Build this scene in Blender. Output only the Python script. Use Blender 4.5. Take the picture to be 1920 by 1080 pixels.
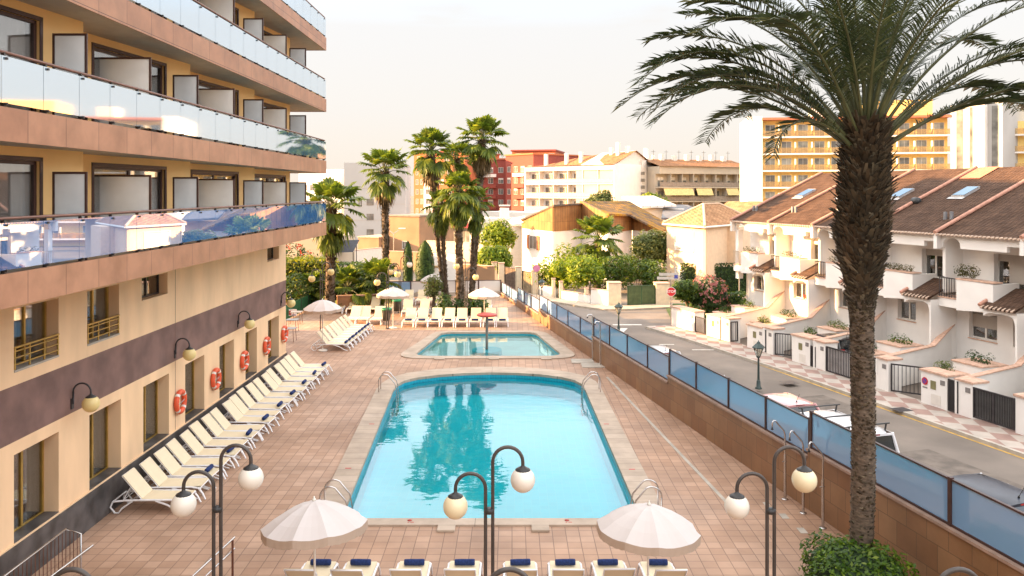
import bpy, bmesh, math, random
from mathutils import Vector, Matrix, noise
R = math.radians
S = bpy.context.scene
for o in list(bpy.data.objects): bpy.data.objects.remove(o)
random.seed(7)
# ---------------------------------------------------------------- camera
CAMZ = 8.3
cam = bpy.data.cameras.new('camera'); camo = bpy.data.objects.new('camera', cam)
S.collection.objects.link(camo); S.camera = camo
camo.location = (0, 0, CAMZ); camo.rotation_euler = (R(90), 0, 0)
cam.sensor_width = 36; cam.lens = 28.125; cam.shift_y = -0.09375
cam.clip_start = 0.1; cam.clip_end = 3000
# ---------------------------------------------------------------- sun and sky
SUN_EL, SUN_AZ, SKYB = 14.5, 181.5, 4.55          # azimuth: direction towards the sun, from +X anticlockwise
W = bpy.data.worlds.new('World'); S.world = W; W.use_nodes = True
nt = W.node_tree; N = nt.nodes; Lk = nt.links; N.clear()
wo = N.new('ShaderNodeOutputWorld'); bg = N.new('ShaderNodeBackground')
sky = N.new('ShaderNodeTexSky'); sky.sky_type = 'NISHITA'; sky.sun_disc = False
sky.sun_elevation = R(SUN_EL); sky.sun_rotation = R(90 - SUN_AZ)
sky.air_density = 0.9; sky.dust_density = 3.0; sky.ozone_density = 1.2; sky.altitude = 0
sky.sun_size = R(0.5)
tc = N.new('ShaderNodeTexCoord'); sx = N.new('ShaderNodeSeparateXYZ'); Lk.new(tc.outputs['Generated'], sx.inputs[0])
def ramp(stops):
    r = N.new('ShaderNodeValToRGB'); e = r.color_ramp.elements; e[0].position = stops[0][0]; e[0].color = (*stops[0][1], 1); e[1].position = stops[-1][0]; e[1].color = (*stops[-1][1], 1)
    for p, c in stops[1:-1]: q = e.new(p); q.color = (*c, 1)
    return r
# thin bright veil of high haze over the clear-sky model: elevation decides how thick it is
hz = ramp([(0.0, (.300, .262, .222)), (.10, (.287, .270, .252)), (.235, (.283, .280, .277)), (.275, (.80, .79, .78)), (.36, (1.0, .98, .96)), (1.0, (1.0, .95, .88))]); Lk.new(sx.outputs[2], hz.inputs[0])
hm = N.new('ShaderNodeMix'); hm.data_type = 'RGBA'; hm.blend_type = 'MULTIPLY'; hm.inputs[0].default_value = 1; hm.inputs[7].default_value = (SKYB, SKYB, SKYB, 1); hm.clamp_result = False
Lk.new(hz.outputs[0], hm.inputs[6])
mp = N.new('ShaderNodeMapping'); mp.inputs['Scale'].default_value = (1.0, 1.6, 5.0); Lk.new(tc.outputs['Generated'], mp.inputs[0])
cn = N.new('ShaderNodeTexNoise'); cn.inputs['Scale'].default_value = 1.6; cn.inputs['Detail'].default_value = 6; cn.inputs['Roughness'].default_value = 0.5
Lk.new(mp.outputs[0], cn.inputs['Vector'])
cr = N.new('ShaderNodeMapRange'); cr.inputs['From Min'].default_value = .40; cr.inputs['From Max'].default_value = .66; cr.inputs['To Min'].default_value = .55; cr.inputs['To Max'].default_value = 1.0
Lk.new(cn.outputs[0], cr.inputs[0])
el = N.new('ShaderNodeMapRange'); el.inputs['From Min'].default_value = .20; el.inputs['From Max'].default_value = .38; el.inputs['To Min'].default_value = .97; Lk.new(sx.outputs[2], el.inputs[0])
el.inputs['To Max'].default_value = 0.0
mxf = N.new('ShaderNodeMath'); mxf.operation = 'MAXIMUM'; Lk.new(cr.outputs[0], mxf.inputs[0]); Lk.new(el.outputs[0], mxf.inputs[1])
cl = N.new('ShaderNodeMix'); cl.data_type = 'RGBA'; Lk.new(mxf.outputs[0], cl.inputs[0]); Lk.new(sky.outputs[0], cl.inputs[6]); Lk.new(hm.outputs[2], cl.inputs[7])
bg.inputs['Strength'].default_value = 0.15
Lk.new(cl.outputs[2], bg.inputs[0]); Lk.new(bg.outputs[0], wo.inputs[0])
sl = bpy.data.lights.new('sun', 'SUN'); so = bpy.data.objects.new('sun', sl); S.collection.objects.link(so)
sl.energy = 4.6; sl.angle = R(0.6); sl.color = (1.0, 0.60, 0.27)
sd = Vector((math.cos(R(SUN_AZ)) * math.cos(R(SUN_EL)), math.sin(R(SUN_AZ)) * math.cos(R(SUN_EL)), math.sin(R(SUN_EL))))
so.rotation_euler = sd.to_track_quat('Z', 'Y').to_euler(); so.location = (-30, 0, 40)
S.view_settings.view_transform = 'Standard'; S.view_settings.look = 'None'; S.view_settings.gamma = 1
S.view_settings.exposure = 2.3
S.cycles.max_bounces = 8; S.cycles.transparent_max_bounces = 16; S.cycles.caustics_reflective = False; S.cycles.caustics_refractive = False
# ---------------------------------------------------------------- helpers
def G(px, py, z=0.0):                 # where the sight line through a photo pixel meets the level z
    Y = 1500 * (CAMZ - z) / (py - 360); return Vector(((px - 960) / 1500 * Y, Y, z))
def D(px, py, Y):                     # the point at depth Y on that sight line
    return Vector(((px - 960) / 1500 * Y, Y, CAMZ - (py - 360) / 1500 * Y))
def lin(c):
    return tuple(((v / 255) / 12.92 if v / 255 <= .04045 else ((v / 255 + .055) / 1.055) ** 2.4) for v in c)
ORD = ['first', 'second', 'third', 'fourth', 'fifth', 'sixth', 'seventh', 'eighth', 'ninth', 'tenth', 'eleventh', 'twelfth', 'thirteenth', 'fourteenth', 'fifteenth', 'sixteenth', 'seventeenth', 'eighteenth', 'nineteenth', 'twentieth']
MATS = {}
def base_mat(name):
    m = bpy.data.materials.new(name); m.use_nodes = True; t = m.node_tree
    return m, t, t.nodes['Principled BSDF'], t.nodes['Material Output']
def mat(name, col, rough=.6, metal=0, var=.12, scale=3.0, bump=0, bscale=30, detail=4, spec=.5, emit=0, stretch=(1, 1, 1), col2=None, coat=0, lo=.35, hi=.65):
    """plain surface with procedural variation; col in linear rgb"""
    if name in MATS: return MATS[name]
    m, t, b, o = base_mat(name); n = t.nodes; l = t.links
    b.inputs['Roughness'].default_value = rough; b.inputs['Metallic'].default_value = metal
    b.inputs['Specular IOR Level'].default_value = spec; b.inputs['Coat Weight'].default_value = coat
    tc = n.new('ShaderNodeTexCoord'); mp = n.new('ShaderNodeMapping'); mp.inputs['Scale'].default_value = stretch
    l.new(tc.outputs['Object'], mp.inputs[0])
    nz = n.new('ShaderNodeTexNoise'); nz.inputs['Scale'].default_value = scale; nz.inputs['Detail'].default_value = detail
    l.new(mp.outputs[0], nz.inputs['Vector'])
    r = n.new('ShaderNodeValToRGB'); l.new(nz.outputs[0], r.inputs[0])
    r.color_ramp.elements[0].position = lo; r.color_ramp.elements[1].position = hi
    c2 = col2 or tuple(min(1, v * (1 + var)) for v in col); c1 = col if col2 else tuple(v * (1 - var) for v in col)
    r.color_ramp.elements[0].color = (*c1, 1); r.color_ramp.elements[1].color = (*c2, 1)
    l.new(r.outputs[0], b.inputs['Base Color'])
    if emit: l.new(r.outputs[0], b.inputs['Emission Color']); b.inputs['Emission Strength'].default_value = emit
    if bump:
        nb = n.new('ShaderNodeTexNoise'); nb.inputs['Scale'].default_value = bscale; nb.inputs['Detail'].default_value = 5
        l.new(mp.outputs[0], nb.inputs['Vector'])
        bp = n.new('ShaderNodeBump'); bp.inputs['Strength'].default_value = bump; bp.inputs['Distance'].default_value = .02
        l.new(nb.outputs[0], bp.inputs['Height']); l.new(bp.outputs[0], b.inputs['Normal'])
    MATS[name] = m; return m
def brick_mat(name, c1, c2, mortar, bw, bh, ms=.01, axes='xy', offset=0.0, rough=.55, bump=.3, stain=.25, stain_scale=.5, freq=2, rot=0, spec=.4, stain_col=None, big=None):
    if name in MATS: return MATS[name]
    m, t, b, o = base_mat(name); n = t.nodes; l = t.links
    tc = n.new('ShaderNodeTexCoord'); sp = n.new('ShaderNodeSeparateXYZ'); cb = n.new('ShaderNodeCombineXYZ')
    l.new(tc.outputs['Object'], sp.inputs[0])
    l.new(sp.outputs['xyz'.index(axes[0])], cb.inputs[0]); l.new(sp.outputs['xyz'.index(axes[1])], cb.inputs[1])
    mp = n.new('ShaderNodeMapping'); mp.inputs['Rotation'].default_value = (0, 0, rot); l.new(cb.outputs[0], mp.inputs[0])
    br = n.new('ShaderNodeTexBrick'); br.offset = offset; br.offset_frequency = freq
    for k, v in (('Color1', c1), ('Color2', c2), ('Mortar', mortar)): br.inputs[k].default_value = (*v, 1)
    br.inputs['Scale'].default_value = 1; br.inputs['Mortar Size'].default_value = ms; br.inputs['Mortar Smooth'].default_value = .2
    br.inputs['Brick Width'].default_value = bw; br.inputs['Row Height'].default_value = bh
    l.new(mp.outputs[0], br.inputs['Vector'])
    nz = n.new('ShaderNodeTexNoise'); nz.inputs['Scale'].default_value = stain_scale; nz.inputs['Detail'].default_value = 6; nz.inputs['Roughness'].default_value = .6
    l.new(tc.outputs['Object'], nz.inputs['Vector'])
    r = n.new('ShaderNodeValToRGB'); l.new(nz.outputs[0], r.inputs[0])
    r.color_ramp.elements[0].position = .3; r.color_ramp.elements[1].position = .62
    sc = stain_col or (1 - stain, 1 - stain * 1.05, 1 - stain * 1.1)
    r.color_ramp.elements[0].color = (*sc, 1); r.color_ramp.elements[1].color = (1, 1, 1, 1)
    mx = n.new('ShaderNodeMix'); mx.data_type = 'RGBA'; mx.blend_type = 'MULTIPLY'; mx.inputs[0].default_value = 1
    l.new(br.outputs[0], mx.inputs[6]); l.new(r.outputs[0], mx.inputs[7]); l.new(mx.outputs[2], b.inputs['Base Color'])
    if big:
        n3 = n.new('ShaderNodeTexNoise'); n3.inputs['Scale'].default_value = .13; n3.inputs['Detail'].default_value = 4; n3.inputs['Distortion'].default_value = .6; l.new(tc.outputs['Object'], n3.inputs['Vector'])
        r3 = n.new('ShaderNodeValToRGB'); l.new(n3.outputs[0], r3.inputs[0]); r3.color_ramp.elements[0].position = .38; r3.color_ramp.elements[1].position = .6
        r3.color_ramp.elements[0].color = (*big, 1); r3.color_ramp.elements[1].color = (1, 1, 1, 1)
        m3 = n.new('ShaderNodeMix'); m3.data_type = 'RGBA'; m3.blend_type = 'MULTIPLY'; m3.inputs[0].default_value = 1; l.new(mx.outputs[2], m3.inputs[6]); l.new(r3.outputs[0], m3.inputs[7]); l.new(m3.outputs[2], b.inputs['Base Color'])
    b.inputs['Roughness'].default_value = rough; b.inputs['Specular IOR Level'].default_value = spec
    rr = n.new('ShaderNodeMapRange'); rr.inputs['To Min'].default_value = rough - .12; rr.inputs['To Max'].default_value = min(1, rough + .18)
    l.new(nz.outputs[0], rr.inputs[0]); l.new(rr.outputs[0], b.inputs['Roughness'])
    bp = n.new('ShaderNodeBump'); bp.inputs['Strength'].default_value = bump; bp.inputs['Distance'].default_value = .01; bp.invert = True
    l.new(br.outputs['Fac'], bp.inputs['Height']); l.new(bp.outputs[0], b.inputs['Normal'])
    MATS[name] = m; return m
def roof_mat(name, c1, c2, period=.22, course=.35, lichen=None):
    """clay tiles: channels run down the slope (local y), courses across; noise blotches"""
    if name in MATS: return MATS[name]
    m, t, b, o = base_mat(name); n = t.nodes; l = t.links
    tc = n.new('ShaderNodeTexCoord')
    br = n.new('ShaderNodeTexBrick'); br.offset = .5
    br.inputs['Color1'].default_value = (*c1, 1); br.inputs['Color2'].default_value = (*c2, 1)
    br.inputs['Mortar'].default_value = (*[v * .45 for v in c1], 1); br.inputs['Scale'].default_value = 1
    br.inputs['Mortar Size'].default_value = .02; br.inputs['Mortar Smooth'].default_value = .6
    br.inputs['Brick Width'].default_value = period; br.inputs['Row Height'].default_value = course
    l.new(tc.outputs['Object'], br.inputs['Vector'])
    nz = n.new('ShaderNodeTexNoise'); nz.inputs['Scale'].default_value = 1.3; nz.inputs['Detail'].default_value = 6; l.new(tc.outputs['Object'], nz.inputs['Vector'])
    r = n.new('ShaderNodeValToRGB'); l.new(nz.outputs[0], r.inputs[0]); r.color_ramp.elements[0].position = .35; r.color_ramp.elements[1].position = .65
    r.color_ramp.elements[0].color = (.7, .68, .66, 1); r.color_ramp.elements[1].color = (1.1, 1.08, 1.05, 1)
    mx = n.new('ShaderNodeMix'); mx.data_type = 'RGBA'; mx.blend_type = 'MULTIPLY'; mx.inputs[0].default_value = 1
    l.new(br.outputs[0], mx.inputs[6]); l.new(r.outputs[0], mx.inputs[7]); outc = mx.outputs[2]
    if lichen:
        n2 = n.new('ShaderNodeTexNoise'); n2.inputs['Scale'].default_value = .8; n2.inputs['Detail'].default_value = 8; n2.inputs['Roughness'].default_value = .75; l.new(tc.outputs['Object'], n2.inputs['Vector'])
        r2 = n.new('ShaderNodeValToRGB'); l.new(n2.outputs[0], r2.inputs[0]); r2.color_ramp.elements[0].position = .45; r2.color_ramp.elements[1].position = .62
        m2 = n.new('ShaderNodeMix'); m2.data_type = 'RGBA'; l.new(r2.outputs[0], m2.inputs[0]); l.new(outc, m2.inputs[6]); m2.inputs[7].default_value = (*lichen, 1); outc = m2.outputs[2]
    l.new(outc, b.inputs['Base Color']); b.inputs['Roughness'].default_value = .9; b.inputs['Specular IOR Level'].default_value = .08
    w = n.new('ShaderNodeTexWave'); w.bands_direction = 'X'; w.inputs['Scale'].default_value = 1 / period * .314; l.new(tc.outputs['Object'], w.inputs['Vector'])
    w2 = n.new('ShaderNodeTexWave'); w2.bands_direction = 'Y'; w2.wave_profile = 'SAW'; w2.inputs['Scale'].default_value = 1 / course * .314; l.new(tc.outputs['Object'], w2.inputs['Vector'])
    ad = n.new('ShaderNodeMath'); ad.operation = 'ADD'; l.new(w.outputs['Fac'], ad.inputs[0]); l.new(w2.outputs['Fac'], ad.inputs[1])
    bp = n.new('ShaderNodeBump'); bp.inputs['Strength'].default_value = .9; bp.inputs['Distance'].default_value = .04
    l.new(ad.outputs[0], bp.inputs['Height']); l.new(bp.outputs[0], b.inputs['Normal'])
    MATS[name] = m; return m
def leaf_mat(name, c1, c2, c3=None, trans=.35, rough=.5, dead=None, tcol=(1.5, 1.5, .6)):
    if name in MATS: return MATS[name]
    m, t, b, o = base_mat(name); n = t.nodes; l = t.links
    g = n.new('ShaderNodeNewGeometry'); r = n.new('ShaderNodeValToRGB'); l.new(g.outputs['Random Per Island'], r.inputs[0])
    r.color_ramp.elements[0].color = (*c1, 1); r.color_ramp.elements[1].color = (*c2, 1)
    if c3: e = r.color_ramp.elements.new(.86); e.color = (*c2, 1); r.color_ramp.elements[2].color = (*c3, 1)
    tc = n.new('ShaderNodeTexCoord'); nz = n.new('ShaderNodeTexNoise'); nz.inputs['Scale'].default_value = 1.1; nz.inputs['Detail'].default_value = 3
    l.new(tc.outputs['Object'], nz.inputs['Vector'])
    r2 = n.new('ShaderNodeValToRGB'); l.new(nz.outputs[0], r2.inputs[0]); r2.color_ramp.elements[0].position = .35; r2.color_ramp.elements[1].position = .65
    r2.color_ramp.elements[0].color = (.62, .68, .6, 1); r2.color_ramp.elements[1].color = (1.2, 1.15, 1.0, 1)
    mx = n.new('ShaderNodeMix'); mx.data_type = 'RGBA'; mx.blend_type = 'MULTIPLY'; mx.inputs[0].default_value = 1
    l.new(r.outputs[0], mx.inputs[6]); l.new(r2.outputs[0], mx.inputs[7]); l.new(mx.outputs[2], b.inputs['Base Color'])
    b.inputs['Roughness'].default_value = rough; b.inputs['Specular IOR Level'].default_value = .35
    tr = n.new('ShaderNodeBsdfTranslucent'); hs = n.new('ShaderNodeMix'); hs.data_type = 'RGBA'; hs.blend_type = 'MULTIPLY'; hs.inputs[0].default_value = 1
    l.new(mx.outputs[2], hs.inputs[6]); hs.inputs[7].default_value = (*tcol, 1); l.new(hs.outputs[2], tr.inputs[0])
    ms = n.new('ShaderNodeMixShader'); ms.inputs[0].default_value = trans
    l.new(b.outputs[0], ms.inputs[1]); l.new(tr.outputs[0], ms.inputs[2]); l.new(ms.outputs[0], o.inputs[0])
    MATS[name] = m; return m
def glass_mat(name, tintc=(.8, .85, .9), refl=1.0, ior=1.45, rough=0.0, bump=0, bscale=1.0, gcol=(1, 1, 1), base=.0, bdist=.05, bst=(1, 1, 1), diff=None, dfac=0):
    """pane: see-through tint mixed with a mirror by fresnel (+ base reflectance for coated glass)"""
    if name in MATS: return MATS[name]
    m, t, b, o = base_mat(name); n = t.nodes; l = t.links; n.remove(b)
    tr = n.new('ShaderNodeBsdfTransparent'); tr.inputs[0].default_value = (*tintc, 1)
    gl = n.new('ShaderNodeBsdfGlossy'); gl.inputs[0].default_value = (*gcol, 1); gl.inputs['Roughness'].default_value = rough
    fr = n.new('ShaderNodeFresnel'); fr.inputs[0].default_value = ior
    mr = n.new('ShaderNodeMapRange'); mr.inputs['To Min'].default_value = base; mr.inputs['To Max'].default_value = refl; l.new(fr.outputs[0], mr.inputs[0])
    ms = n.new('ShaderNodeMixShader'); l.new(mr.outputs[0], ms.inputs[0]); first = tr.outputs[0]
    if diff:
        df = n.new('ShaderNodeBsdfDiffuse'); df.inputs[0].default_value = (*diff, 1); m0 = n.new('ShaderNodeMixShader'); m0.inputs[0].default_value = dfac
        l.new(tr.outputs[0], m0.inputs[1]); l.new(df.outputs[0], m0.inputs[2]); first = m0.outputs[0]
    l.new(first, ms.inputs[1]); l.new(gl.outputs[0], ms.inputs[2]); l.new(ms.outputs[0], o.inputs[0])
    if bump:
        tc = n.new('ShaderNodeTexCoord'); mp = n.new('ShaderNodeMapping'); mp.inputs['Scale'].default_value = bst; l.new(tc.outputs['Object'], mp.inputs[0])
        nz = n.new('ShaderNodeTexNoise'); nz.inputs['Scale'].default_value = bscale; nz.inputs['Detail'].default_value = 2
        l.new(mp.outputs[0], nz.inputs['Vector']); bp = n.new('ShaderNodeBump'); bp.inputs['Strength'].default_value = bump; bp.inputs['Distance'].default_value = bdist
        l.new(nz.outputs[0], bp.inputs['Height']); l.new(bp.outputs[0], gl.inputs['Normal']); l.new(bp.outputs[0], fr.inputs['Normal'])
    MATS[name] = m; return m

def link(o): S.collection.objects.link(o); return o
def root_matrix(o):
    M = Matrix.Identity(4)
    while o: M = Matrix.Translation(o.location) @ o.rotation_euler.to_matrix().to_4x4() @ M; o = o.parent
    return M
def tag(o, label=None, cat=None, group=None, kind=None):
    if label: o['label'] = label
    if cat: o['category'] = cat
    if group: o['group'] = group
    if kind: o['kind'] = kind
    return o
def thing(name, label, cat, loc=(0, 0, 0), rz=0, group=None):
    o = link(bpy.data.objects.new(name, None)); o.empty_display_size = .2
    o.location = loc; o.rotation_euler = (0, 0, rz); return tag(o, label, cat, group)
def dup(o, loc=None, rz=None, label=None, group=None, parent=None):
    c = link(o.copy()); c.parent = parent
    if loc is not None: c.location = loc
    if rz is not None: c.rotation_euler = (0, 0, rz)
    if label: c['label'] = label
    if group: c['group'] = group
    for ch in [x for x in bpy.data.objects if x.parent == o]: dup(ch, parent=c)
    return c
KIDS = {}
class MB:
    def __init__(s, M=None): s.v = []; s.f = []; s.mi = []; s.M = M; s.cur = 0; s.smooth = set()
    def add(s, vs, fs, smooth=False):
        k = len(s.v); s.v += [(s.M @ Vector(p)) if s.M else Vector(p) for p in vs]
        for f in fs:
            if smooth: s.smooth.add(len(s.f))
            s.f.append(tuple(i + k for i in f)); s.mi.append(s.cur)
        return s
    def box(s, x0, x1, y0, y1, z0, z1):
        if x0 > x1: x0, x1 = x1, x0
        if y0 > y1: y0, y1 = y1, y0
        return s.add([(x0, y0, z0), (x1, y0, z0), (x1, y1, z0), (x0, y1, z0), (x0, y0, z1), (x1, y0, z1), (x1, y1, z1), (x0, y1, z1)],
              [(3, 2, 1, 0), (4, 5, 6, 7), (0, 1, 5, 4), (1, 2, 6, 5), (2, 3, 7, 6), (3, 0, 4, 7)])
    def cbox(s, c, sz, M=None):
        old = s.M
        if M is not None: s.M = (old @ M) if old else M
        x, y, z = c; a, b, d = [v / 2 for v in sz]; s.box(x - a, x + a, y - b, y + b, z - d, z + d); s.M = old; return s
    def rbox(s, x0, x1, y0, y1, z0, z1, b=.01):      # box with chamfered vertical and top edges
        p = [(x0 + b, y0), (x1 - b, y0), (x1, y0 + b), (x1, y1 - b), (x1 - b, y1), (x0 + b, y1), (x0, y1 - b), (x0, y0 + b)]
        q = [(x0 + 2 * b, y0 + b), (x1 - 2 * b, y0 + b), (x1 - b, y0 + 2 * b), (x1 - b, y1 - 2 * b), (x1 - 2 * b, y1 - b), (x0 + 2 * b, y1 - b), (x0 + b, y1 - 2 * b), (x0 + b, y0 + 2 * b)]
        v = [(*a, z0) for a in p] + [(*a, z1 - b) for a in p] + [(*a, z1) for a in q]; f = [tuple(range(7, -1, -1)), tuple(range(16, 24))]
        for k in (0, 8):
            for i in range(8): j = (i + 1) % 8; f.append((k + i, k + j, k + 8 + j, k + 8 + i))
        return s.add(v, f)
    def poly(s, pts): return s.add(pts, [tuple(range(len(pts)))])
    def prism(s, pts, z0, z1, axis='z'):
        """pts 2D outline (ccw), extruded; axis z: (x,y); axis y: (x,z) extruded along y; axis x: (y,z)"""
        n = len(pts)
        def P(a, b, c): return (a, b, c) if axis == 'z' else ((a, c, b) if axis == 'y' else (c, a, b))
        v = [P(a, b, z0) for a, b in pts] + [P(a, b, z1) for a, b in pts]
        f = [tuple(range(n - 1, -1, -1)), tuple(range(n, 2 * n))] + [(i, (i + 1) % n, n + (i + 1) % n, n + i) for i in range(n)]
        if axis == 'y': f = [t[::-1] for t in f]
        return s.add(v, f)
    def tube(s, path, r, n=8, cap=True, closed=False):
        path = [Vector(p) for p in path]; m = len(path); rs = r if isinstance(r, (list, tuple)) else [r] * m
        v = []; up = None
        for i, p in enumerate(path):
            if closed: t = path[(i + 1) % m] - path[i - 1]
            else: t = path[min(i + 1, m - 1)] - path[max(i - 1, 0)]
            t.normalize()
            if up is None:
                up = Vector((0, 0, 1)) if abs(t.z) < .9 else Vector((1, 0, 0))
            a = t.cross(up)
            if a.length < 1e-5: up = Vector((0, 1, 0)); a = t.cross(up)
            a.normalize(); b = a.cross(t).normalized(); up = b
            for k in range(n): q = 2 * math.pi * k / n; v.append(p + (a * math.cos(q) + b * math.sin(q)) * rs[i])
        f = []
        for i in range(m if closed else m - 1):
            j = (i + 1) % m
            for k in range(n): f.append((i * n + k, i * n + (k + 1) % n, j * n + (k + 1) % n, j * n + k))
        s.add(v, f, True)
        if cap and not closed: s.add(v[:n], [tuple(range(n - 1, -1, -1))]); s.add(v[-n:], [tuple(range(n))])
        return s
    def lathe(s, prof, c=(0, 0, 0), n=16, smooth=True, ax='z'):
        v = []; f = []
        for r, z in prof:
            for k in range(n):
                q = 2 * math.pi * k / n; a, b = r * math.cos(q), r * math.sin(q)
                v.append((c[0] + a, c[1] + b, c[2] + z) if ax == 'z' else ((c[0] + z, c[1] + a, c[2] + b) if ax == 'x' else (c[0] + b, c[1] + z, c[2] + a)))
        for i in range(len(prof) - 1):
            for k in range(n): f.append((i * n + k, i * n + (k + 1) % n, (i + 1) * n + (k + 1) % n, (i + 1) * n + k))
        if prof[0][0] > 1e-4: f.append(tuple(range(n - 1, -1, -1)))
        if prof[-1][0] > 1e-4: f.append(tuple(range((len(prof) - 1) * n, len(prof) * n)))
        return s.add(v, f, smooth)
    def sphere(s, c, r, n=20, m=12, sz=1):
        return s.lathe([(max(r * math.sin(math.pi * i / m), 1e-5), -r * sz * math.cos(math.pi * i / m)) for i in range(m + 1)], c, n)
    def to(s, name, ms, parent=None, loc=None):
        me = bpy.data.meshes.new(name); inv = root_matrix(parent).inverted() if parent else None
        if loc is not None: inv = Matrix.Translation(-Vector(loc))
        me.from_pydata([inv @ p if inv else p for p in s.v], [], s.f)
        ms = ms if isinstance(ms, (list, tuple)) else [ms]
        for m in ms: me.materials.append(m)
        if len(ms) > 1: me.polygons.foreach_set('material_index', s.mi)
        if s.smooth: me.polygons.foreach_set('use_smooth', [i in s.smooth for i in range(len(s.f))])
        me.update(); o = link(bpy.data.objects.new(name, me)); o.parent = parent
        if loc is not None: o.location = loc
        return o
def facade(mb, u0, u1, w0, w1, holes, P, depth, back=False):
    """flat wall with rectangular holes. P(u,w,d) gives the point, d = distance behind the face; reveals of `depth`"""
    us = sorted({u0, u1, *[a for h in holes for a in h[:2]]}); ws = sorted({w0, w1, *[a for h in holes for a in h[2:4]]})
    us = [u for u in us if u0 <= u <= u1]; ws = [w for w in ws if w0 <= w <= w1]
    ins = lambda u, w: any(h[0] < u < h[1] and h[2] < w < h[3] for h in holes)
    for a, b in zip(us, us[1:]):
        for c, d in zip(ws, ws[1:]):
            if not ins((a + b) / 2, (c + d) / 2): mb.add([P(a, c, 0), P(b, c, 0), P(b, d, 0), P(a, d, 0)], [(0, 1, 2, 3)])
    for a, b, c, d in [h[:4] for h in holes]:
        a, b = max(a, u0), min(b, u1); c0, d0 = max(c, w0), min(d, w1)
        if a >= b or c0 >= d0: continue
        mb.add([P(a, c0, 0), P(a, d0, 0), P(a, d0, depth), P(a, c0, depth)], [(0, 1, 2, 3)])
        mb.add([P(b, c0, 0), P(b, c0, depth), P(b, d0, depth), P(b, d0, 0)], [(0, 1, 2, 3)])
        if c >= w0: mb.add([P(a, c, 0), P(a, c, depth), P(b, c, depth), P(b, c, 0)], [(0, 1, 2, 3)])
        if d <= w1: mb.add([P(a, d, 0), P(b, d, 0), P(b, d, depth), P(a, d, depth)], [(0, 1, 2, 3)])
def fill(outer, holes, z):
    """flat sheet with holes"""
    bm = bmesh.new(); es = []
    for lp in [outer] + holes:
        vs = [bm.verts.new((p[0], p[1], z)) for p in lp]
        es += [bm.edges.new((vs[i], vs[(i + 1) % len(vs)])) for i in range(len(vs))]
    bmesh.ops.triangle_fill(bm, edges=es, use_beauty=True, normal=(0, 0, 1))
    bmesh.ops.recalc_face_normals(bm, faces=bm.faces)
    if bm.faces and sum(f.normal.z for f in bm.faces) < 0: bmesh.ops.reverse_faces(bm, faces=bm.faces)
    bm.verts.ensure_lookup_table(); v = [tuple(q.co) for q in bm.verts]; f = [tuple(q.index for q in fc.verts) for fc in bm.faces]; bm.free(); return v, f
def arc(c, r, a0, a1, n=10, plane='xz'):
    out = []
    for i in range(n + 1):
        q = R(a0 + (a1 - a0) * i / n)
        if plane == 'xz': out.append(Vector((c[0] + r * math.cos(q), c[1], c[2] + r * math.sin(q))))
        elif plane == 'yz': out.append(Vector((c[0], c[1] + r * math.cos(q), c[2] + r * math.sin(q))))
        else: out.append(Vector((c[0] + r * math.cos(q), c[1] + r * math.sin(q), c[2])))
    return out
def mesh_text(txt, size, M, mt, name, parent, bold=0.0, depth=.004):
    cu = bpy.data.curves.new('txt', 'FONT'); cu.body = txt; cu.size = size; cu.align_x = 'CENTER'; cu.align_y = 'CENTER'; cu.extrude = depth; cu.offset = bold
    t = bpy.data.objects.new('txt', cu); S.collection.objects.link(t); dg = bpy.context.evaluated_depsgraph_get()
    me = bpy.data.meshes.new_from_object(t.evaluated_get(dg)); bpy.data.objects.remove(t); bpy.data.curves.remove(cu)
    me.transform(root_matrix(parent).inverted() @ M); me.materials.clear(); me.materials.append(mt); me.name = name
    o = link(bpy.data.objects.new(name, me)); o.parent = parent; return o
# ---------------------------------------------------------------- palette
CREAM = mat('cream_render', (.82, .56, .335), .8, var=.09, scale=1.1, stretch=(1, 1, .35), bump=.15, bscale=60)
YELLOWR = mat('yellow_render', (.88, .56, .23), .8, var=.06, scale=.8, bump=.15, bscale=60)
MAUVE = mat('mauve_band', (.185, .105, .088), .75, var=.22, scale=1.3, bump=.1, bscale=40)
DARKST = mat('dark_stone', (.075, .068, .066), .4, var=.5, scale=2.2, detail=8)
COPPER = brick_mat('copper_panels', (.48, .245, .145), (.42, .205, .12), (.12, .06, .04), 1.2, 3, .008, 'yz', rough=.5, bump=.2, stain=.3, stain_scale=1.6)
SOFFIT = mat('soffit_plaster', (.42, .36, .29), .85, var=.06)
CONC = mat('concrete', (.42, .37, .31), .85, var=.15, scale=2, bump=.2)
BROWN = mat('brown_metal', (.06, .026, .02), .45, metal=.0, var=.2, scale=5)
BRONZE = mat('bronze_rail', (.17, .075, .05), .35, metal=.5, var=.15)
GOLD = mat('gold_frame', (.48, .30, .07), .35, metal=.55, var=.15)
DARKFR = mat('dark_frame', (.035, .03, .028), .45)
STEEL = mat('steel', (.55, .52, .5), .25, metal=.9, var=.1)
IRON = mat('dark_iron', (.045, .04, .042), .45, metal=.3, var=.2)
WHITEP = mat('white_plaster', (.80, .76, .71), .85, var=.04, scale=.9, bump=.12, bscale=40)
WHITEPL = mat('white_plastic', (.82, .80, .80), .35, var=.03)
TERRA = mat('terracotta_cap', (.54, .34, .245), .8, var=.18, scale=6, bump=.3)
CURT = mat('curtain_cloth', (.80, .74, .66), .9, var=.15, scale=8, stretch=(8, 8, .3))
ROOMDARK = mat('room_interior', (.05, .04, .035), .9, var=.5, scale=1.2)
PANE = glass_mat('window_pane', (.72, .74, .75), refl=.7, ior=1.5, base=.06)
PANE2 = glass_mat('upper_window_pane', (.8, .8, .8), refl=.55, ior=1.5, base=.10)
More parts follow.
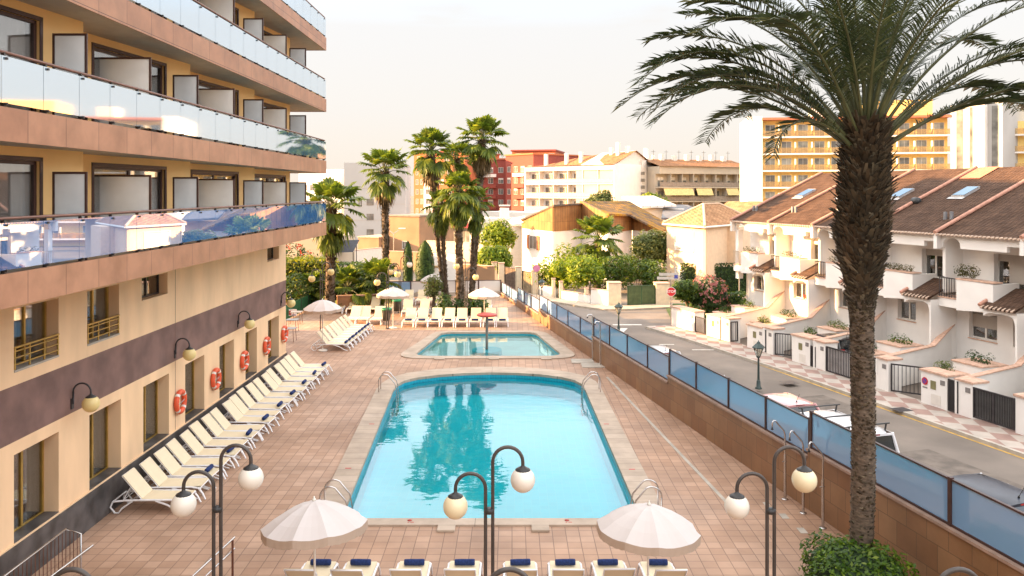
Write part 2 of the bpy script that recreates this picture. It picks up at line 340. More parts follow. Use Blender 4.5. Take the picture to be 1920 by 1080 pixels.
def cloth_mat(name, col, trans, tcol):
    m, t, b, o = base_mat(name); n = t.nodes; tr = n.new('ShaderNodeBsdfTranslucent'); tr.inputs[0].default_value = (*tcol, 1); b.inputs['Roughness'].default_value = .85
    tc = n.new('ShaderNodeTexCoord'); nz = n.new('ShaderNodeTexNoise'); nz.inputs['Scale'].default_value = 3; t.links.new(tc.outputs['Object'], nz.inputs['Vector'])
    r = n.new('ShaderNodeValToRGB'); t.links.new(nz.outputs[0], r.inputs[0]); r.color_ramp.elements[0].color = (*[v * .95 for v in col], 1); r.color_ramp.elements[1].color = (*col, 1); t.links.new(r.outputs[0], b.inputs['Base Color'])
    ms = n.new('ShaderNodeMixShader'); ms.inputs[0].default_value = trans; t.links.new(b.outputs[0], ms.inputs[1]); t.links.new(tr.outputs[0], ms.inputs[2]); t.links.new(ms.outputs[0], o.inputs[0]); return m
# ================================================================ ground, deck, pools
POOL = [(-4.32, 20.24), (3.27, 20.24), (3.06, 33.6), (3.0, 34.4), (2.75, 35.1), (2.2, 35.7), (1.3, 36.2), (.2, 36.5), (-1.0, 36.6), (-2.2, 36.45), (-3.3, 36.1), (-4.2, 35.6), (-4.72, 35.0), (-4.92, 34.3), (-4.95, 33.4)]
COPE = [(-5.02, 19.84), (3.98, 19.84), (3.75, 33.8), (3.66, 34.9), (3.3, 35.9), (2.6, 36.7), (1.5, 37.35), (.3, 37.7), (-1.0, 37.8), (-2.4, 37.65), (-3.7, 37.2), (-4.8, 36.5), (-5.4, 35.6), (-5.62, 34.6), (-5.68, 33.5)]
def rounded(pts, rad, n=5):
    out = []; m = len(pts)
    for i in range(m):
        p = Vector(pts[i]); a = (Vector(pts[i - 1]) - p).normalized(); b = (Vector(pts[(i + 1) % m]) - p).normalized(); r = rad[i] if isinstance(rad, list) else rad
        for k in range(n + 1):
            t = k / n; out.append(tuple((p + a * r) * (1 - t) ** 2 + p * 2 * t * (1 - t) + (p + b * r) * t * t))
    return out
KID = rounded([(-5.0, 40.3), (2.6, 40.3), (1.35, 47.1), (-4.1, 47.1)], [.9, .9, .7, .7])
KIDC = rounded([(-5.9, 39.75), (3.45, 39.75), (1.9, 47.6), (-4.5, 47.6)], [1.5, 1.5, 1.0, 1.0])
def wallx(Y): return 6.96 + (24.85 - Y) * .1995
mb = MB(); mb.box(-900, 900, -200, 1800, -1.6, -.96); tag(mb.to('ground', mat('dry_ground', (.20, .155, .11), .95, var=.3, scale=.08, bump=.3, bscale=3)), kind='structure')
DECKT = brick_mat('deck_tiles', (.52, .34, .24), (.42, .26, .175), (.27, .17, .12), .327, .327, .012, 'xy', rough=.62, bump=.35, stain=.34, stain_scale=.45, big=(.93, .87, .80))
v, f = fill([(wallx(-6) + .1, -6), (wallx(64.2) + .1, 64.2), (-40, 64.2), (-40, -6)], [COPE, KIDC], 0)
mb = MB(); mb.add(v, f)
deck = tag(mb.to('pool_deck', DECKT), kind='structure')
mb = MB(); P4 = [(wallx(-6) + .1, -6), (wallx(64.2) + .1, 64.2), (-40, 64.2), (-40, -6)]
for i in range(4):
    a, b = P4[i], P4[(i + 1) % 4]; mb.poly([(*a, -1.0), (*b, -1.0), (*b, -.004), (*a, -.004)])
tag(mb.to('deck_edge', CONC), kind='structure')
COPM = brick_mat('coping_stone', (.51, .40, .31), (.45, .35, .265), (.25, .2, .16), 5, .5, .01, 'xy', rough=.7, bump=.2, stain=.28, stain_scale=1.2)
POOLW = brick_mat('pool_wall_mosaic', (.006, .27, .38), (.01, .31, .42), (.03, .38, .5), .12, .12, .008, 'xz', rough=.3, bump=.1, stain=.05)
POOLF = brick_mat('pool_floor_mosaic', (.004, .76, .92), (.006, .80, .95), (.03, .80, .93), .25, .25, .008, 'xy', rough=.5, bump=.05, stain=.08, stain_scale=.3)
KIDF = mat('paddling_pool_floor', (.42, .82, .82), .5, var=.08, scale=1)
WATER = glass_mat('pool_water', (.90, 1.0, 1.0), ior=1.65, refl=1.0, base=.0, bump=.16, bscale=1.6, bdist=.03, bst=(.7, 1.1, 1), gcol=(1, 1, 1))
def pool(inner, outer, depth, wl, label, fm, name):
    v, f = fill(outer, [inner], .05); mb = MB(); mb.add(v, f); n = len(outer)
    for lp in (outer,):
        for i in range(len(lp)): a, b = lp[i], lp[(i + 1) % len(lp)]; mb.poly([(*a, -.02), (*b, -.02), (*b, .05), (*a, .05)])
    for i in range(len(inner)): a, b = inner[i], inner[(i + 1) % len(inner)]; mb.poly([(*b, -.06), (*a, -.06), (*a, .05), (*b, .05)])
    t = thing(name, label, 'pool', (sum(p[0] for p in inner) / len(inner), sum(p[1] for p in inner) / len(inner), 0)); t['kind'] = 'structure'
    mb.to('coping', COPM, t)
    mb = MB()
    for i in range(len(inner)): a, b = inner[i], inner[(i + 1) % len(inner)]; mb.poly([(*b, -depth), (*a, -depth), (*a, -.06), (*b, -.06)])
    mb.to('basin_wall', fm, t); mb = MB()
    for i in range(len(inner)): a, b = inner[i], inner[(i + 1) % len(inner)]; c_ = Vector((sum(p[0] for p in inner) / len(inner), sum(p[1] for p in inner) / len(inner))); q = lambda p: tuple(Vector(p) + (c_ - Vector(p)).normalized() * .004); mb.poly([(*q(b), wl - .03), (*q(a), wl - .03), (*q(a), -.058), (*q(b), -.058)])
    mb.to('tile_band', POOLW, t)
    v, f = fill(inner, [], -depth); mb = MB(); mb.add(v, f); mb.to('basin_floor', fm, t)
    v, f = fill(inner, [], wl); mb = MB(); mb.add(v, f); tag(mb.to('water', WATER, t), kind='structure')
    return t
p1 = pool(POOL, COPE, .93, -.2, 'long swimming pool with rounded far end and pale stone coping', POOLF, 'swimming_pool')
p2 = pool(KID, KIDC, .45, -.12, 'small trapezoid paddling pool beyond the long swimming pool', KIDF, 'paddling_pool')
for px, py in ((837, 991), (1013, 991)):
    c = G(px, py); mb = MB(); mb.rbox(c.x - .22, c.x + .22, 19.5, 19.83, 0.004, .06); mb.to('step_stone', COPM, p1)
for x in (-3.6, -.9, 1.7): mb = MB(); mb.rbox(x - .25, x + .25, 39.5, 39.74, 0.004, .06); mb.to('step_stone', COPM, p2)
RED = mat('red_paint', (.45, .03, .02), .5)
for px in (768, 1063):
    c = G(px, 980); mb = MB(); mb.lathe([(.045, 0), (.06, .004), (.0001, .004)], (c.x, 20.1, .051), 14); mb.box(c.x - .04, c.x + .0, 19.97, 20.0, .051, .055); mb.box(c.x + .03, c.x + .12, 19.97, 20.0, .051, .055); mb.to('depth_mark', RED, p1)
for px, py in ((697, 795), (653, 878), (1137, 795), (1185, 880)):
    c = G(px, py, .05); mb = MB(); mb.box(c.x - .09, c.x + .09, c.y - .03, c.y + .03, .051, .055); mb.to('depth_mark', RED, p1)
# pale drain strip and small plates on the deck
mb = MB(); a, b = Vector((4.26, 35.9)), Vector((5.78, 21.0)); d = (b - a).normalized(); nn = Vector((-d.y, d.x)) * .055
mb.prism([tuple(a - nn), tuple(b - nn), tuple(b + nn), tuple(a + nn)][::-1], .0, .006)
tag(mb.to('drain_channel', CONC), kind='structure')
mb = MB()
for px, py in ((1470, 968), (1504, 995)): c = G(px, py); mb.cbox((c.x, c.y, .004), (.18, .32, .006))
c = G(1437, 945); mb.cbox((c.x, c.y, .004), (.14, .22, .006))
tag(mb.to('deck_plates', CONC), kind='structure')
mb = MB()
for px, py in ((1092, 678), (1112, 686)): c = G(px, py); mb.rbox(c.x - .55, c.x + .55, c.y - .45, c.y + .45, .003, .05, .02)
tag(mb.to('shower_base', CONC), 'pale stone shower base slab beside paddling pool at brown wall', 'shower base')

# ================================================================ boundary wall with glass
WTILE = brick_mat('wall_tiles', (.33, .185, .095), (.26, .13, .065), (.14, .085, .05), .62, .55, .008, 'xz', offset=.5, rough=.4, bump=.25, stain=.3, stain_scale=.9)
FENGL = glass_mat('blue_fence_glass', (.30, .42, .60), refl=.8, ior=1.45, base=.10, rough=.06, gcol=(.8, .9, 1), diff=(.24, .42, .66), dfac=.88)
ang = math.atan2(1, -.1995)
segs = [(9.0, 20.95, 2.56, 1.60, [11.1, 16.04, 20.95]), (20.95, 30.25, 2.36, 1.39, [20.95, 23.2, 25.5, 27.9, 30.25]), (30.25, 39.75, 2.08, 1.13, [30.25, 32.5, 34.9, 37.3, 39.75]),
        (39.75, 51.2, 1.72, .83, [39.75, 42.1, 44.5, 46.9, 49.1, 51.2]), (51.2, 58, 1.40, .52, [51.2, 53.5, 55.8, 58]), (58, 64.2, 1.08, .25, [58, 60.2, 62.3, 64.2])]
def wpt(Y, off=0): return Vector((wallx(Y), Y, 0)) + Vector((.9807, .1956, 0)) * off
def wallM(Y): p = wpt(Y); return Matrix.Translation((p.x, p.y, 0)) @ Matrix.Rotation(ang, 4, 'Z')
wt = thing('boundary_wall', 'long stepped brown tiled wall between pool deck and street', 'wall', (wallx(9), 9, 0), ang)
K = 1.01966
for si, (a, b, zt, zc, posts) in enumerate(segs):
    M = wallM(a); L = (b - a) * K
    mb = MB(M); mb.box(0, L, -.22, 0, -1.0, zc - .06); mb.to('tiled_wall_section', WTILE, wt)
    mb = MB(M); mb.box(-.0, L, -.26, .05, zc - .06, zc); mb.to('wall_coping', mat('wall_coping_stone', (.36, .24, .18), .6, var=.15, scale=4), wt)
ft = thing('glass_fence', 'blue glass windscreen in dark red frames along top of brown wall', 'fence', (wallx(9), 9, 1.6), ang)
for si, (a, b, zt, zc, posts) in enumerate(segs):
    M = wallM(a); L = (b - a) * K
    mb = MB(M); mb.box(0, L, -.12, -.06, zt - .04, zt); mb.box(0, L, -.12, -.06, zc + .003, zc + .05); mb.to('frame_rail', BROWN, ft)
    for p in posts:
        w = .06 if si else .09; q = (p - a) * K
        q = min(max(q, w / 2), L - w / 2)
        mb = MB(M); mb.box(q - w / 2, q + w / 2, -.13, -.05, zc + .001, zt + .02); mb.to('fence_post', BROWN, ft)
    ps = posts if si else [9.0] + posts
    for p, q in zip(ps, ps[1:]):
        mb = MB(M); mb.box((p - a) * K + .04, (q - a) * K - .04, -.096, -.084, zc + .05, zt - .04); mb.to('glass_panel', FENGL, ft)
# fence across the far end of the deck
A, B = wpt(64.2), Vector((-9.8, 63.2, 0))
d = (B - A); L = d.length; M = Matrix.Translation(A) @ Matrix.Rotation(math.atan2(d.y, d.x), 4, 'Z')
t = thing('rear_glass_fence', 'glass windscreen on low wall across far end of deck', 'fence', (B.x, B.y, 0))
MB(M).box(0, L, -.2, 0, -.9, .3).to('low_wall', CONC, t)
WHGL = glass_mat('milky_fence_glass', (.8, .8, .8), refl=.8, ior=1.45, base=.12, rough=.05, gcol=(1, 1, 1), diff=(.8, .79, .77), dfac=.85)
nP = 5
for i in range(nP):
    a0, a1 = L * i / nP + .05, L * (i + 1) / nP - .05
    MB(M).box(a0, a1, -.12, -.1, .35, 1.18).to('glass_panel', FENGL if i == nP - 1 else WHGL, t)
    MB(M).box(a0 - .1, a0, -.15, -.07, .3, 1.25).to('fence_post', BROWN, t)
MB(M).box(0, L, -.14, -.08, 1.19, 1.24).to('frame_rail', BROWN, t)

# ================================================================ street
WLP = [(26.6, 5), (23.5, 15), (19.0, 30.2), (15.7, 41.3), (12.9, 49.4), (10.8, 54.8)]
def offs(pts, d):
    out = []
    for i, p in enumerate(pts):
        a = Vector(pts[max(i - 1, 0)]); b = Vector(pts[min(i + 1, len(pts) - 1)]); t = (b - a).normalized(); out.append((p[0] + t.y * d, p[1] - t.x * d))
    return out
def wl(px, pts=WLP):
    k = (px - 960) / 1500
    for (x0, y0), (x1, y1) in zip(pts, pts[1:]):
        f0, f1 = x0 - k * y0, x1 - k * y1
        if f0 * f1 <= 0: t = f0 / (f0 - f1); return Vector((x0 + (x1 - x0) * t, y0 + (y1 - y0) * t, -.9))
    (x0, y0), (x1, y1) = pts[-2:]; f0, f1 = x0 - k * y0, x1 - k * y1; t = f0 / (f0 - f1); return Vector((x0 + (x1 - x0) * t, y0 + (y1 - y0) * t, -.9))
def strip(a, b, z, zb=None, name='x', m=None):
    mb = MB(); n = len(a)
    for i in range(n - 1): mb.poly([(*a[i], z), (*b[i], z), (*b[i + 1], z), (*a[i + 1], z)])
    if zb is not None:
        for i in range(n - 1): mb.poly([(*a[i], zb), (*a[i], z), (*a[i + 1], z), (*a[i + 1], zb)]); mb.poly([(*b[i], z), (*b[i], zb), (*b[i + 1], zb), (*b[i + 1], z)])
    return mb.to(name, m)
ASPH = mat('asphalt', (.18, .145, .118), .85, var=.22, scale=.35, bump=.35, bscale=50, detail=8)
mb = MB(); mb.poly([(7, 2, -.93), (40, 2, -.93), (22, 56, -.93), (40, 66.5, -.93), (11, 66.5, -.93), (-4, 78, -.93), (-30, 78, -.93), (-30, 66, -.93), (-1, 66, -.93)])
tag(mb.to('road', ASPH), kind='structure')
CHECK = mat('pavement_slabs', (.5, .42, .36), .8)
m, tt, bb, oo = base_mat('pavement_check'); n = tt.nodes
tc = n.new('ShaderNodeTexCoord'); mp = n.new('ShaderNodeMapping'); mp.inputs['Rotation'].default_value = (0, 0, R(-17)); tt.links.new(tc.outputs['Object'], mp.inputs[0])
ck = n.new('ShaderNodeTexBrick'); ck.offset = .5; ck.inputs['Scale'].default_value = 1; ck.inputs['Brick Width'].default_value = .85; ck.inputs['Row Height'].default_value = .62; ck.inputs['Mortar Size'].default_value = .008; ck.inputs['Bias'].default_value = -.1
tt.links.new(mp.outputs[0], ck.inputs['Vector']); ck.inputs['Color1'].default_value = (.50, .42, .35, 1); ck.inputs['Color2'].default_value = (.50, .42, .35, 1); ck.inputs['Mortar'].default_value = (.3, .22, .18, 1)
c2 = n.new('ShaderNodeTexChecker'); c2.inputs['Scale'].default_value = 1.0; ms = n.new('ShaderNodeMapping'); ms.inputs['Rotation'].default_value = (0, 0, R(17)); ms.inputs['Scale'].default_value = (1.55, 1.1, 1); tt.links.new(tc.outputs['Object'], ms.inputs[0])
vm = n.new('ShaderNodeVectorMath'); vm.operation = 'MULTIPLY'; vm.inputs[1].default_value = (1, 1, 0); tt.links.new(ms.outputs[0], vm.inputs[0]); va = n.new('ShaderNodeVectorMath'); va.inputs[1].default_value = (100.01, 100.01, .5); tt.links.new(vm.outputs[0], va.inputs[0]); tt.links.new(va.outputs[0], c2.inputs['Vector'])
c2.inputs['Color1'].default_value = (.47, .40, .34, 1); c2.inputs['Color2'].default_value = (.34, .215, .175, 1)
nz = n.new('ShaderNodeTexNoise'); nz.inputs['Scale'].default_value = 2.0; nz.inputs['Detail'].default_value = 6; tt.links.new(tc.outputs['Object'], nz.inputs['Vector'])
r = n.new('ShaderNodeValToRGB'); tt.links.new(nz.outputs[0], r.inputs[0]); r.color_ramp.elements[0].position = .3; r.color_ramp.elements[0].color = (.75, .75, .75, 1); r.color_ramp.elements[1].position = .7
mx = n.new('ShaderNodeMix'); mx.data_type = 'RGBA'; mx.blend_type = 'MULTIPLY'; mx.inputs[0].default_value = 1; tt.links.new(c2.outputs[0], mx.inputs[6]); tt.links.new(r.outputs[0], mx.inputs[7]); tt.links.new(mx.outputs[2], bb.inputs['Base Color']); bb.inputs['Roughness'].default_value = .8
PAVE = m
k0, k1, k2 = offs(WLP, -1.75), offs(WLP, -1.9), WLP
kk = lambda z: z
k0 = offs(WLP, 1.0); 
# pavement lies on the street side of the garden walls
side = -1 if offs(WLP, 1)[2][0] > WLP[2][0] else 1
pin, pk, pe = offs(WLP, side * -.25), offs(WLP, side * 1.75), offs(WLP, side * 1.9)
tag(strip(pin, pk, -.79, -.94, 'pavement', PAVE), kind='structure')
tag(strip(pk, pe, -.786, -.94, 'kerb', CONC), kind='structure')
YL = [(24.35, 5), (21.5, 15), (17.55, 28.5), (12.6, 45.1), (9.5, 53.6)]
tag(strip(YL, offs(YL, side * .13), -.925, None, 'yellow_line', mat('yellow_marking', (.55, .33, .07), .8, var=.2, scale=3)), kind='structure')
n1 = [(wallx(y) + .0, y) for y in (5, 20, 35, 50, 64.5)]; n2 = [(wallx(y) + 1.6, y) for y in (5, 20, 35, 50, 64.5)]; n3 = [(wallx(y) + 1.75, y) for y in (5, 20, 35, 50, 64.5)]
tag(strip(n1, n2, -.80, -.94, 'near_pavement', CONC), kind='structure'); tag(strip(n2, n3, -.796, -.94, 'near_kerb', CONC), kind='structure')
WMARK = mat('white_marking_and_sun_streak', (.62, .58, .52), .8, var=.15, scale=4)
mb = MB(); c = G(1176, 609, -.93); mb.cbox((c.x, c.y, -.924), (2.0, .35, .004)); c = G(1250, 646, -.93); mb.cbox((c.x, c.y, -.924), (.9, .14, .004)); c = G(1320, 656, -.93); mb.cbox((c.x, c.y, -.924), (1.4, .14, .004), None)  # last bar paints a streak of sunlight lying on the road
c = G(1165, 618, -.93); mb.prism([(c.x - .5, c.y + .5), (c.x + .5, c.y + .5), (c.x, c.y - 1)][::-1], -.926, -.922)
tag(mb.to('road_marking_and_sun_streak', WMARK), kind='structure')
mb = MB()
for px, py, sx, sy in ((1560, 760, 1.6, 3.2), (1330, 640, 1.2, 2.6), (1800, 880, 1.3, 4.0)):
    c = G(px, py, -.93); mb.cbox((c.x, c.y, -.928), (sx, sy, .003), Matrix.Translation((c.x, c.y, 0)) @ Matrix.Rotation(R(17), 4, 'Z') @ Matrix.Translation((-c.x, -c.y, 0)))
tag(mb.to('asphalt_patch', mat('asphalt_patch', (.145, .116, .094), .9, var=.25, scale=2, bump=.3, bscale=60)), kind='structure')
for px, py, lb in ((1690, 768, 'dark drain grate in pavement before wide bar gate drive'), (1480, 717, 'dark drain grate in pavement behind street lantern')):
    c = G(px, py, -.79); t = thing('drain_grate', lb, 'drain', (c.x, c.y, -.79), R(17)); M = Matrix.Translation((c.x, c.y, 0)) @ Matrix.Rotation(R(17), 4, 'Z'); MB(M).box(-.35, .35, -.3, .3, -.789, -.783).to('cover', IRON, t)
# far pavement in front of the villa walls
VW = [G(1262, 571, -.9), G(1180, 575, -.9), G(1140, 575, -.9), G(1108, 571, -.9), G(1053, 562, -.9), G(1009, 554.6, -.9), G(975, 546, -.9), G(930, 537, -.9)]
vp = [(p.x, p.y) for p in VW]; vq = [(p.x - .6, p.y - 2.0) for p in VW]
tag(strip(vp, vq, -.8, -.94, 'villa_pavement', mat('villa_pavement_slabs', (.42, .35, .27), .8, var=.15, scale=2)), kind='structure')
# ================================================================ hotel
HX = -10.46; BX = -8.47; YE = 37.0; BE = 36.5
H = thing('hotel_building', 'cream hotel with long glass balconies along left of the pool', 'hotel', (HX, 20, 0))
GW = [(16.8, 18.46), (19.8, 21.4), (22.7, 24.4), (25.6, 27.2), (28.6, 30.1), (31.4, 32.8), (34.3, 35.9)]
GW = [(10.9, 12.5), (13.9, 15.5)] + GW
holes = [(a, b, .9, 2.77) for a, b in GW]
UW = [(16.8, 18.46), (19.7, 21.3)] ; UW = [(13.8, 15.4), (10.8, 12.4)] + UW
up = [(a, b, 4.53, 5.85) for a, b in UW]; sm = [(22.6, 24.3, 5.22, 5.86), (34.2, 35.9, 5.31, 5.88)]
Pf = lambda u, w, d: (HX - d, u, w)
mb = MB(); facade(mb, 2, YE, .9, 3.05, holes, Pf, .36); facade(mb, 2, YE, 4.23, 6.36, up + sm, Pf, .3)
mb.poly([(HX, YE, .9), (HX - 7, YE, .9), (HX - 7, YE, 3.05), (HX, YE, 3.05)]); mb.poly([(HX, YE, 4.23), (HX - 7, YE, 4.23), (HX - 7, YE, 6.36), (HX, YE, 6.36)])
mb.to('lower_wall', CREAM, H)
mb = MB(); mb.poly([(HX, 2, 3.05), (HX, YE, 3.05), (HX, YE, 4.23), (HX, 2, 4.23)]); mb.poly([(HX, YE, 3.05), (HX - 7, YE, 3.05), (HX - 7, YE, 4.23), (HX, YE, 4.23)]); mb.to('mauve_band', MAUVE, H)
mb = MB(); mb.box(HX - 7, HX + .06, 2, YE + .06, 0, .88)
mb.to('plinth', DARKST, H)
mb = MB(); mb.box(HX - .0, HX + .035, 2, YE + .02, .881, .915); mb.to('plinth_trim', CREAM, H)
# interior darkness behind the ground-floor glass and the solid mass of the hotel
mb = MB(); mb.box(-30, HX - 2.6, -20, YE - .3, 0, 21.5); mb.box(-30, -18.5, YE - .3, 47.5, 0, 20.5); mb.box(HX - 7, HX - .01, YE - .06, YE - .001, .0, 6.3); mb.to('rear_block_with_added_wing', CREAM, H)  # second box: unseen wing added to set where the hotel's shadow ends
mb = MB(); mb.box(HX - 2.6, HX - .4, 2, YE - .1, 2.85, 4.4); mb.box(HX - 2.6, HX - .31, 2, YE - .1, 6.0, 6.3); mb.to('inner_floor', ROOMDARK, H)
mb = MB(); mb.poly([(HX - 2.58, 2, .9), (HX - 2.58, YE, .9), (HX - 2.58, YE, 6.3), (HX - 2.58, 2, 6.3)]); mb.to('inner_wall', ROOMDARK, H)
def pleats(mb, X, y0, y1, z0, z1, amp=.04, n=14):
    pts = [(X + amp * math.sin(i * 2.3) + amp * .5 * math.sin(i * 5.1), y0 + (y1 - y0) * i / n) for i in range(n + 1)]
    for a, b in zip(pts, pts[1:]): mb.add([(a[0], a[1], z0), (b[0], b[1], z0), (b[0], b[1], z1), (a[0], a[1], z1)], [(0, 1, 2, 3)], True)
def hwin(a, b, c, d, X, fm, rail=False, cur=1, name='window', fw=.05, pane=None, mull=True, parent=None):
    mb = MB(); x0, x1 = X - .06, X
    mb.box(x0, x1, a, a + fw, c, d); mb.box(x0, x1, b - fw, b, c, d); mb.box(x0, x1, a + fw, b - fw, c, c + fw); mb.box(x0, x1, a + fw, b - fw, d - fw, d)
    if mull: m_ = (a + b) / 2; mb.box(x0 - .004, x1 + .004, m_ - fw * .6, m_ + fw * .6, c + fw, d - fw)
    w = mb.to(name, fm, parent or H)
    mb = MB(); mb.box(X - .035, X - .025, a + fw, b - fw, c + fw, d - fw); mb.to('pane', pane or PANE, w)
    if cur:
        mb = MB(); wdt = (b - a)
        pleats(mb, X - .14, a + .03, a + wdt * (.2 if cur == 1 else .42), c + .02, d); pleats(mb, X - .14, b - wdt * (.28 if cur == 1 else .4), b - .03, c + .02, d); mb.to('curtain', CURT, w)
    return w
for i, (a, b) in enumerate(GW):
    hwin(a, b, .9, 2.77, HX - .34, GOLD, cur=1 + (i % 2), fw=.055)
    mb = MB(); mb.box(HX - .33, HX + .01, a + .004, b - .004, .885, .93); mb.to('window_sill', DARKST, H)
for i, (a, b) in enumerate(UW):
    hwin(a, b, 4.53, 5.85, HX - .28, GOLD, cur=2)
    mb = MB(); mb.box(HX - .27, HX + .015, a + .004, b - .004, 4.50, 4.545); mb.to('window_sill', CONC, H)
    mb = MB()
    for z in (4.66, 4.80, 4.94, 5.02): mb.tube([(HX + .0, a - .0, z), (HX + .0, b, z)], .016 if z < 5 else .026, 6)
    for q in (a + .03, a + (b - a) * .33, a + (b - a) * .66, b - .03): mb.box(HX - .012, HX + .012, q - .02, q + .02, 4.56, 5.02)
    mb.to('window_guard', GOLD, H)
for (a, b, c, d) in sm: hwin(a, b, c, d, HX - .26, DARKFR, cur=0)
for Y in (24.85,): MB().box(HX + .001, HX + .004, Y - .012, Y + .012, .92, 6.3).to('render_joint', MAUVE, H)
MB().box(HX + .001, HX + .003, 2, 36.9, 5.98, 5.995).to('render_joint', CONC, H)
# balcony storeys
FROST = mat('frosted_screen_glass', (.80, .82, .82), .25, var=.12, scale=.9, spec=.5)
BALG = glass_mat('balcony_glass', (.30, .42, .58), refl=1.0, ior=1.5, base=.72, rough=.035, gcol=(.95, .98, 1), diff=(.20, .42, .62), dfac=.85)
BALG_T = glass_mat('balcony_glass_low', (.30, .42, .58), refl=1.0, ior=1.5, base=.50, rough=.012, gcol=(.80, .88, 1), diff=(.08, .26, .62), dfac=.9)
Z0, PER = 18.1, 5.74
LEV = [6.35 + 2.8 * k for k in range(5)]
for li, zb in enumerate(LEV):
    mb = MB(); mb.box(HX - 3, BX - .03, 2, BE - .03, zb + .02, zb + .54); mb.to('balcony_slab', SOFFIT, H)
    mb = MB(); mb.box(BX - .03, BX, 2, BE, zb, zb + .56); mb.box(HX + .1, BX - .03, BE - .03, BE, zb, zb + .56); mb.box(BX - .12, BX, 2, BE, zb + .56, zb + .575); fa = mb.to('fascia', COPPER, H)
    if li == len(LEV) - 1: continue
    zf = zb + .56
    # sawtooth facade
    mb = MB(); ws = []
    for k in range(-3, 3):
        a = Z0 + PER * k; pts = [(-9.85, a), (-9.25, a + 4.9), (-9.85, a + PER)]
        if k == 2: pts = [(-9.85, a), (-9.35, 33.7), (-13.2, 33.7)]
        if a + PER < 2: continue
        (xa, ya), (xb, yb) = pts[0], pts[1]; dv = Vector((xb - xa, yb - ya, 0)); LL = dv.length; dv.normalize(); nv = Vector((-dv.y, dv.x, 0))
        P = lambda u, w, d, A=(xa, ya), dv=dv, nv=nv: (A[0] + dv.x * u + nv.x * d, A[1] + dv.y * u + nv.y * d, w)
        hole = (.6, 3.6, zf, zf + 2.0) if LL > 4 else (.6, LL - 1.0, zf, zf + 2.0)
        facade(mb, 0, LL, zf, zb + 2.82, [hole], P, .14)
        (xc, yc) = pts[2]; mb.poly([(xb, yb, zf), (xc, yc, zf), (xc, yc, zb + 2.82), (xb, yb, zb + 2.82)])
        ws.append((P, hole))
    mb.to('upper_wall', YELLOWR, H)
    for wi, (P, h) in enumerate(ws):
        a, b, c, d = h; M = Matrix(((0, 0, 0, 0),) * 4); o0 = Vector(P(0, 0, 0)); du = Vector(P(1, 0, 0)) - o0; dd = Vector(P(0, 0, 1)) - o0
        M = Matrix(((du.x, dd.x, 0, o0.x), (du.y, dd.y, 0, o0.y), (0, 0, 1, 0), (0, 0, 0, 1)))
        mb = MB(M)
        mb.box(a, a + .07, .06, .13, c, d); mb.box(b - .07, b, .06, .13, c, d); mb.box(a, b, .06, .13, d - .07, d); mb.box(a, b, .06, .13, c, c + .09)
        mid = (a + b) / 2; mb.box(mid - .04, mid + .04, .07, .12, c, d)
        mb.box(a - .08, a, -.02, .03, c, d + .08); mb.box(b, b + .08, -.02, .03, c, d + .08); mb.box(a - .08, b + .08, -.02, .03, d, d + .08)
        w = mb.to('balcony_door', BROWN, H)
        mb = MB(M); mb.box(a + .07, b - .07, .09, .10, c + .09, d - .07); mb.to('pane', PANE2, w)
        mb = MB(M); 
        n = 16; c0, c1 = (a + .1, a + (b - a) * .45) if (wi + li) % 3 == 1 else (a + .1, b - .1)
        pp = [(c0 + (c1 - c0) * i / n, .2 + .04 * math.sin(i * 2.4)) for i in range(n + 1)]
        for p, q in zip(pp, pp[1:]): mb.add([(p[0], p[1], c), (q[0], q[1], c), (q[0], q[1], d), (p[0], p[1], d)], [(0, 1, 2, 3)], True)
        mb.to('curtain', CURT, w)
    # railing
    mb = MB(); mb.tube([(BX - .07, 2, zb + 1.5), (BX - .07, BE - .05, zb + 1.5)], .032, 8); mb.tube([(BX - .07, BE - .05, zb + 1.5), (-9.9, BE - .05, zb + 1.5)], .032, 8)
    mb.box(BX - .09, BX - .05, 2, BE, zb + 1.40, zb + 1.425)
    mb.to('handrail', BRONZE, H)
    y = 2.5
    while y < BE - .2:
        y1 = min(y + 1.2, BE); mb = MB(); mb.box(BX - .034, BX - .022, y + .006, y1 - .006, zb + .64, zb + 1.43)
        mb.cur = 1; mb.box(BX - .1, BX - .04, y + .1, y + .14, zb + .575, zb + 1.5); mb.box(BX - .04, BX + .01, y + .10, y + .14, zb + .60, zb + .65); mb.box(BX - .04, BX + .01, y + .10, y + .14, zb + 1.37, zb + 1.41)
        mb.to('glass_panel', [BALG if li else BALG_T, DARKFR], H); y = y1
    mb = MB(); mb.box(-9.9, BX - .06, BE - .034, BE - .022, zb + .64, zb + 1.43); mb.to('end_glass_panel', BALG if li else BALG_T, H)
    # screens between balconies
    for k in range(-2, 7):
        Yd = 16.2 + 2.87 * k; wide = k % 2
        x0, x1 = (-9.98 if wide else -9.30), -8.6
        zt = zf + 1.80
        mb = MB(); fw = .045
        mb.box(x0, x0 + fw, Yd - .02, Yd + .02, zf, zt); mb.box(x1 - fw, x1, Yd - .02, Yd + .02, zf, zt); mb.box(x0 + fw, x1 - fw, Yd - .02, Yd + .02, zt - fw, zt); mb.box(x0 + fw, x1 - fw, Yd - .02, Yd + .02, zf + .04, zf + .04 + fw)
        s = mb.to('balcony_screen', BROWN, H); mb = MB(); mb.box(x0 + fw, x1 - fw, Yd - .006, Yd + .006, zf + .085, zt - fw); mb.to('frosted_pane', FROST, s)
mb = MB(); mb.box(HX - 3, BX, -6, BE, LEV[-1] + .56, LEV[-1] + .9); mb.to('roof_parapet', COPPER, H)
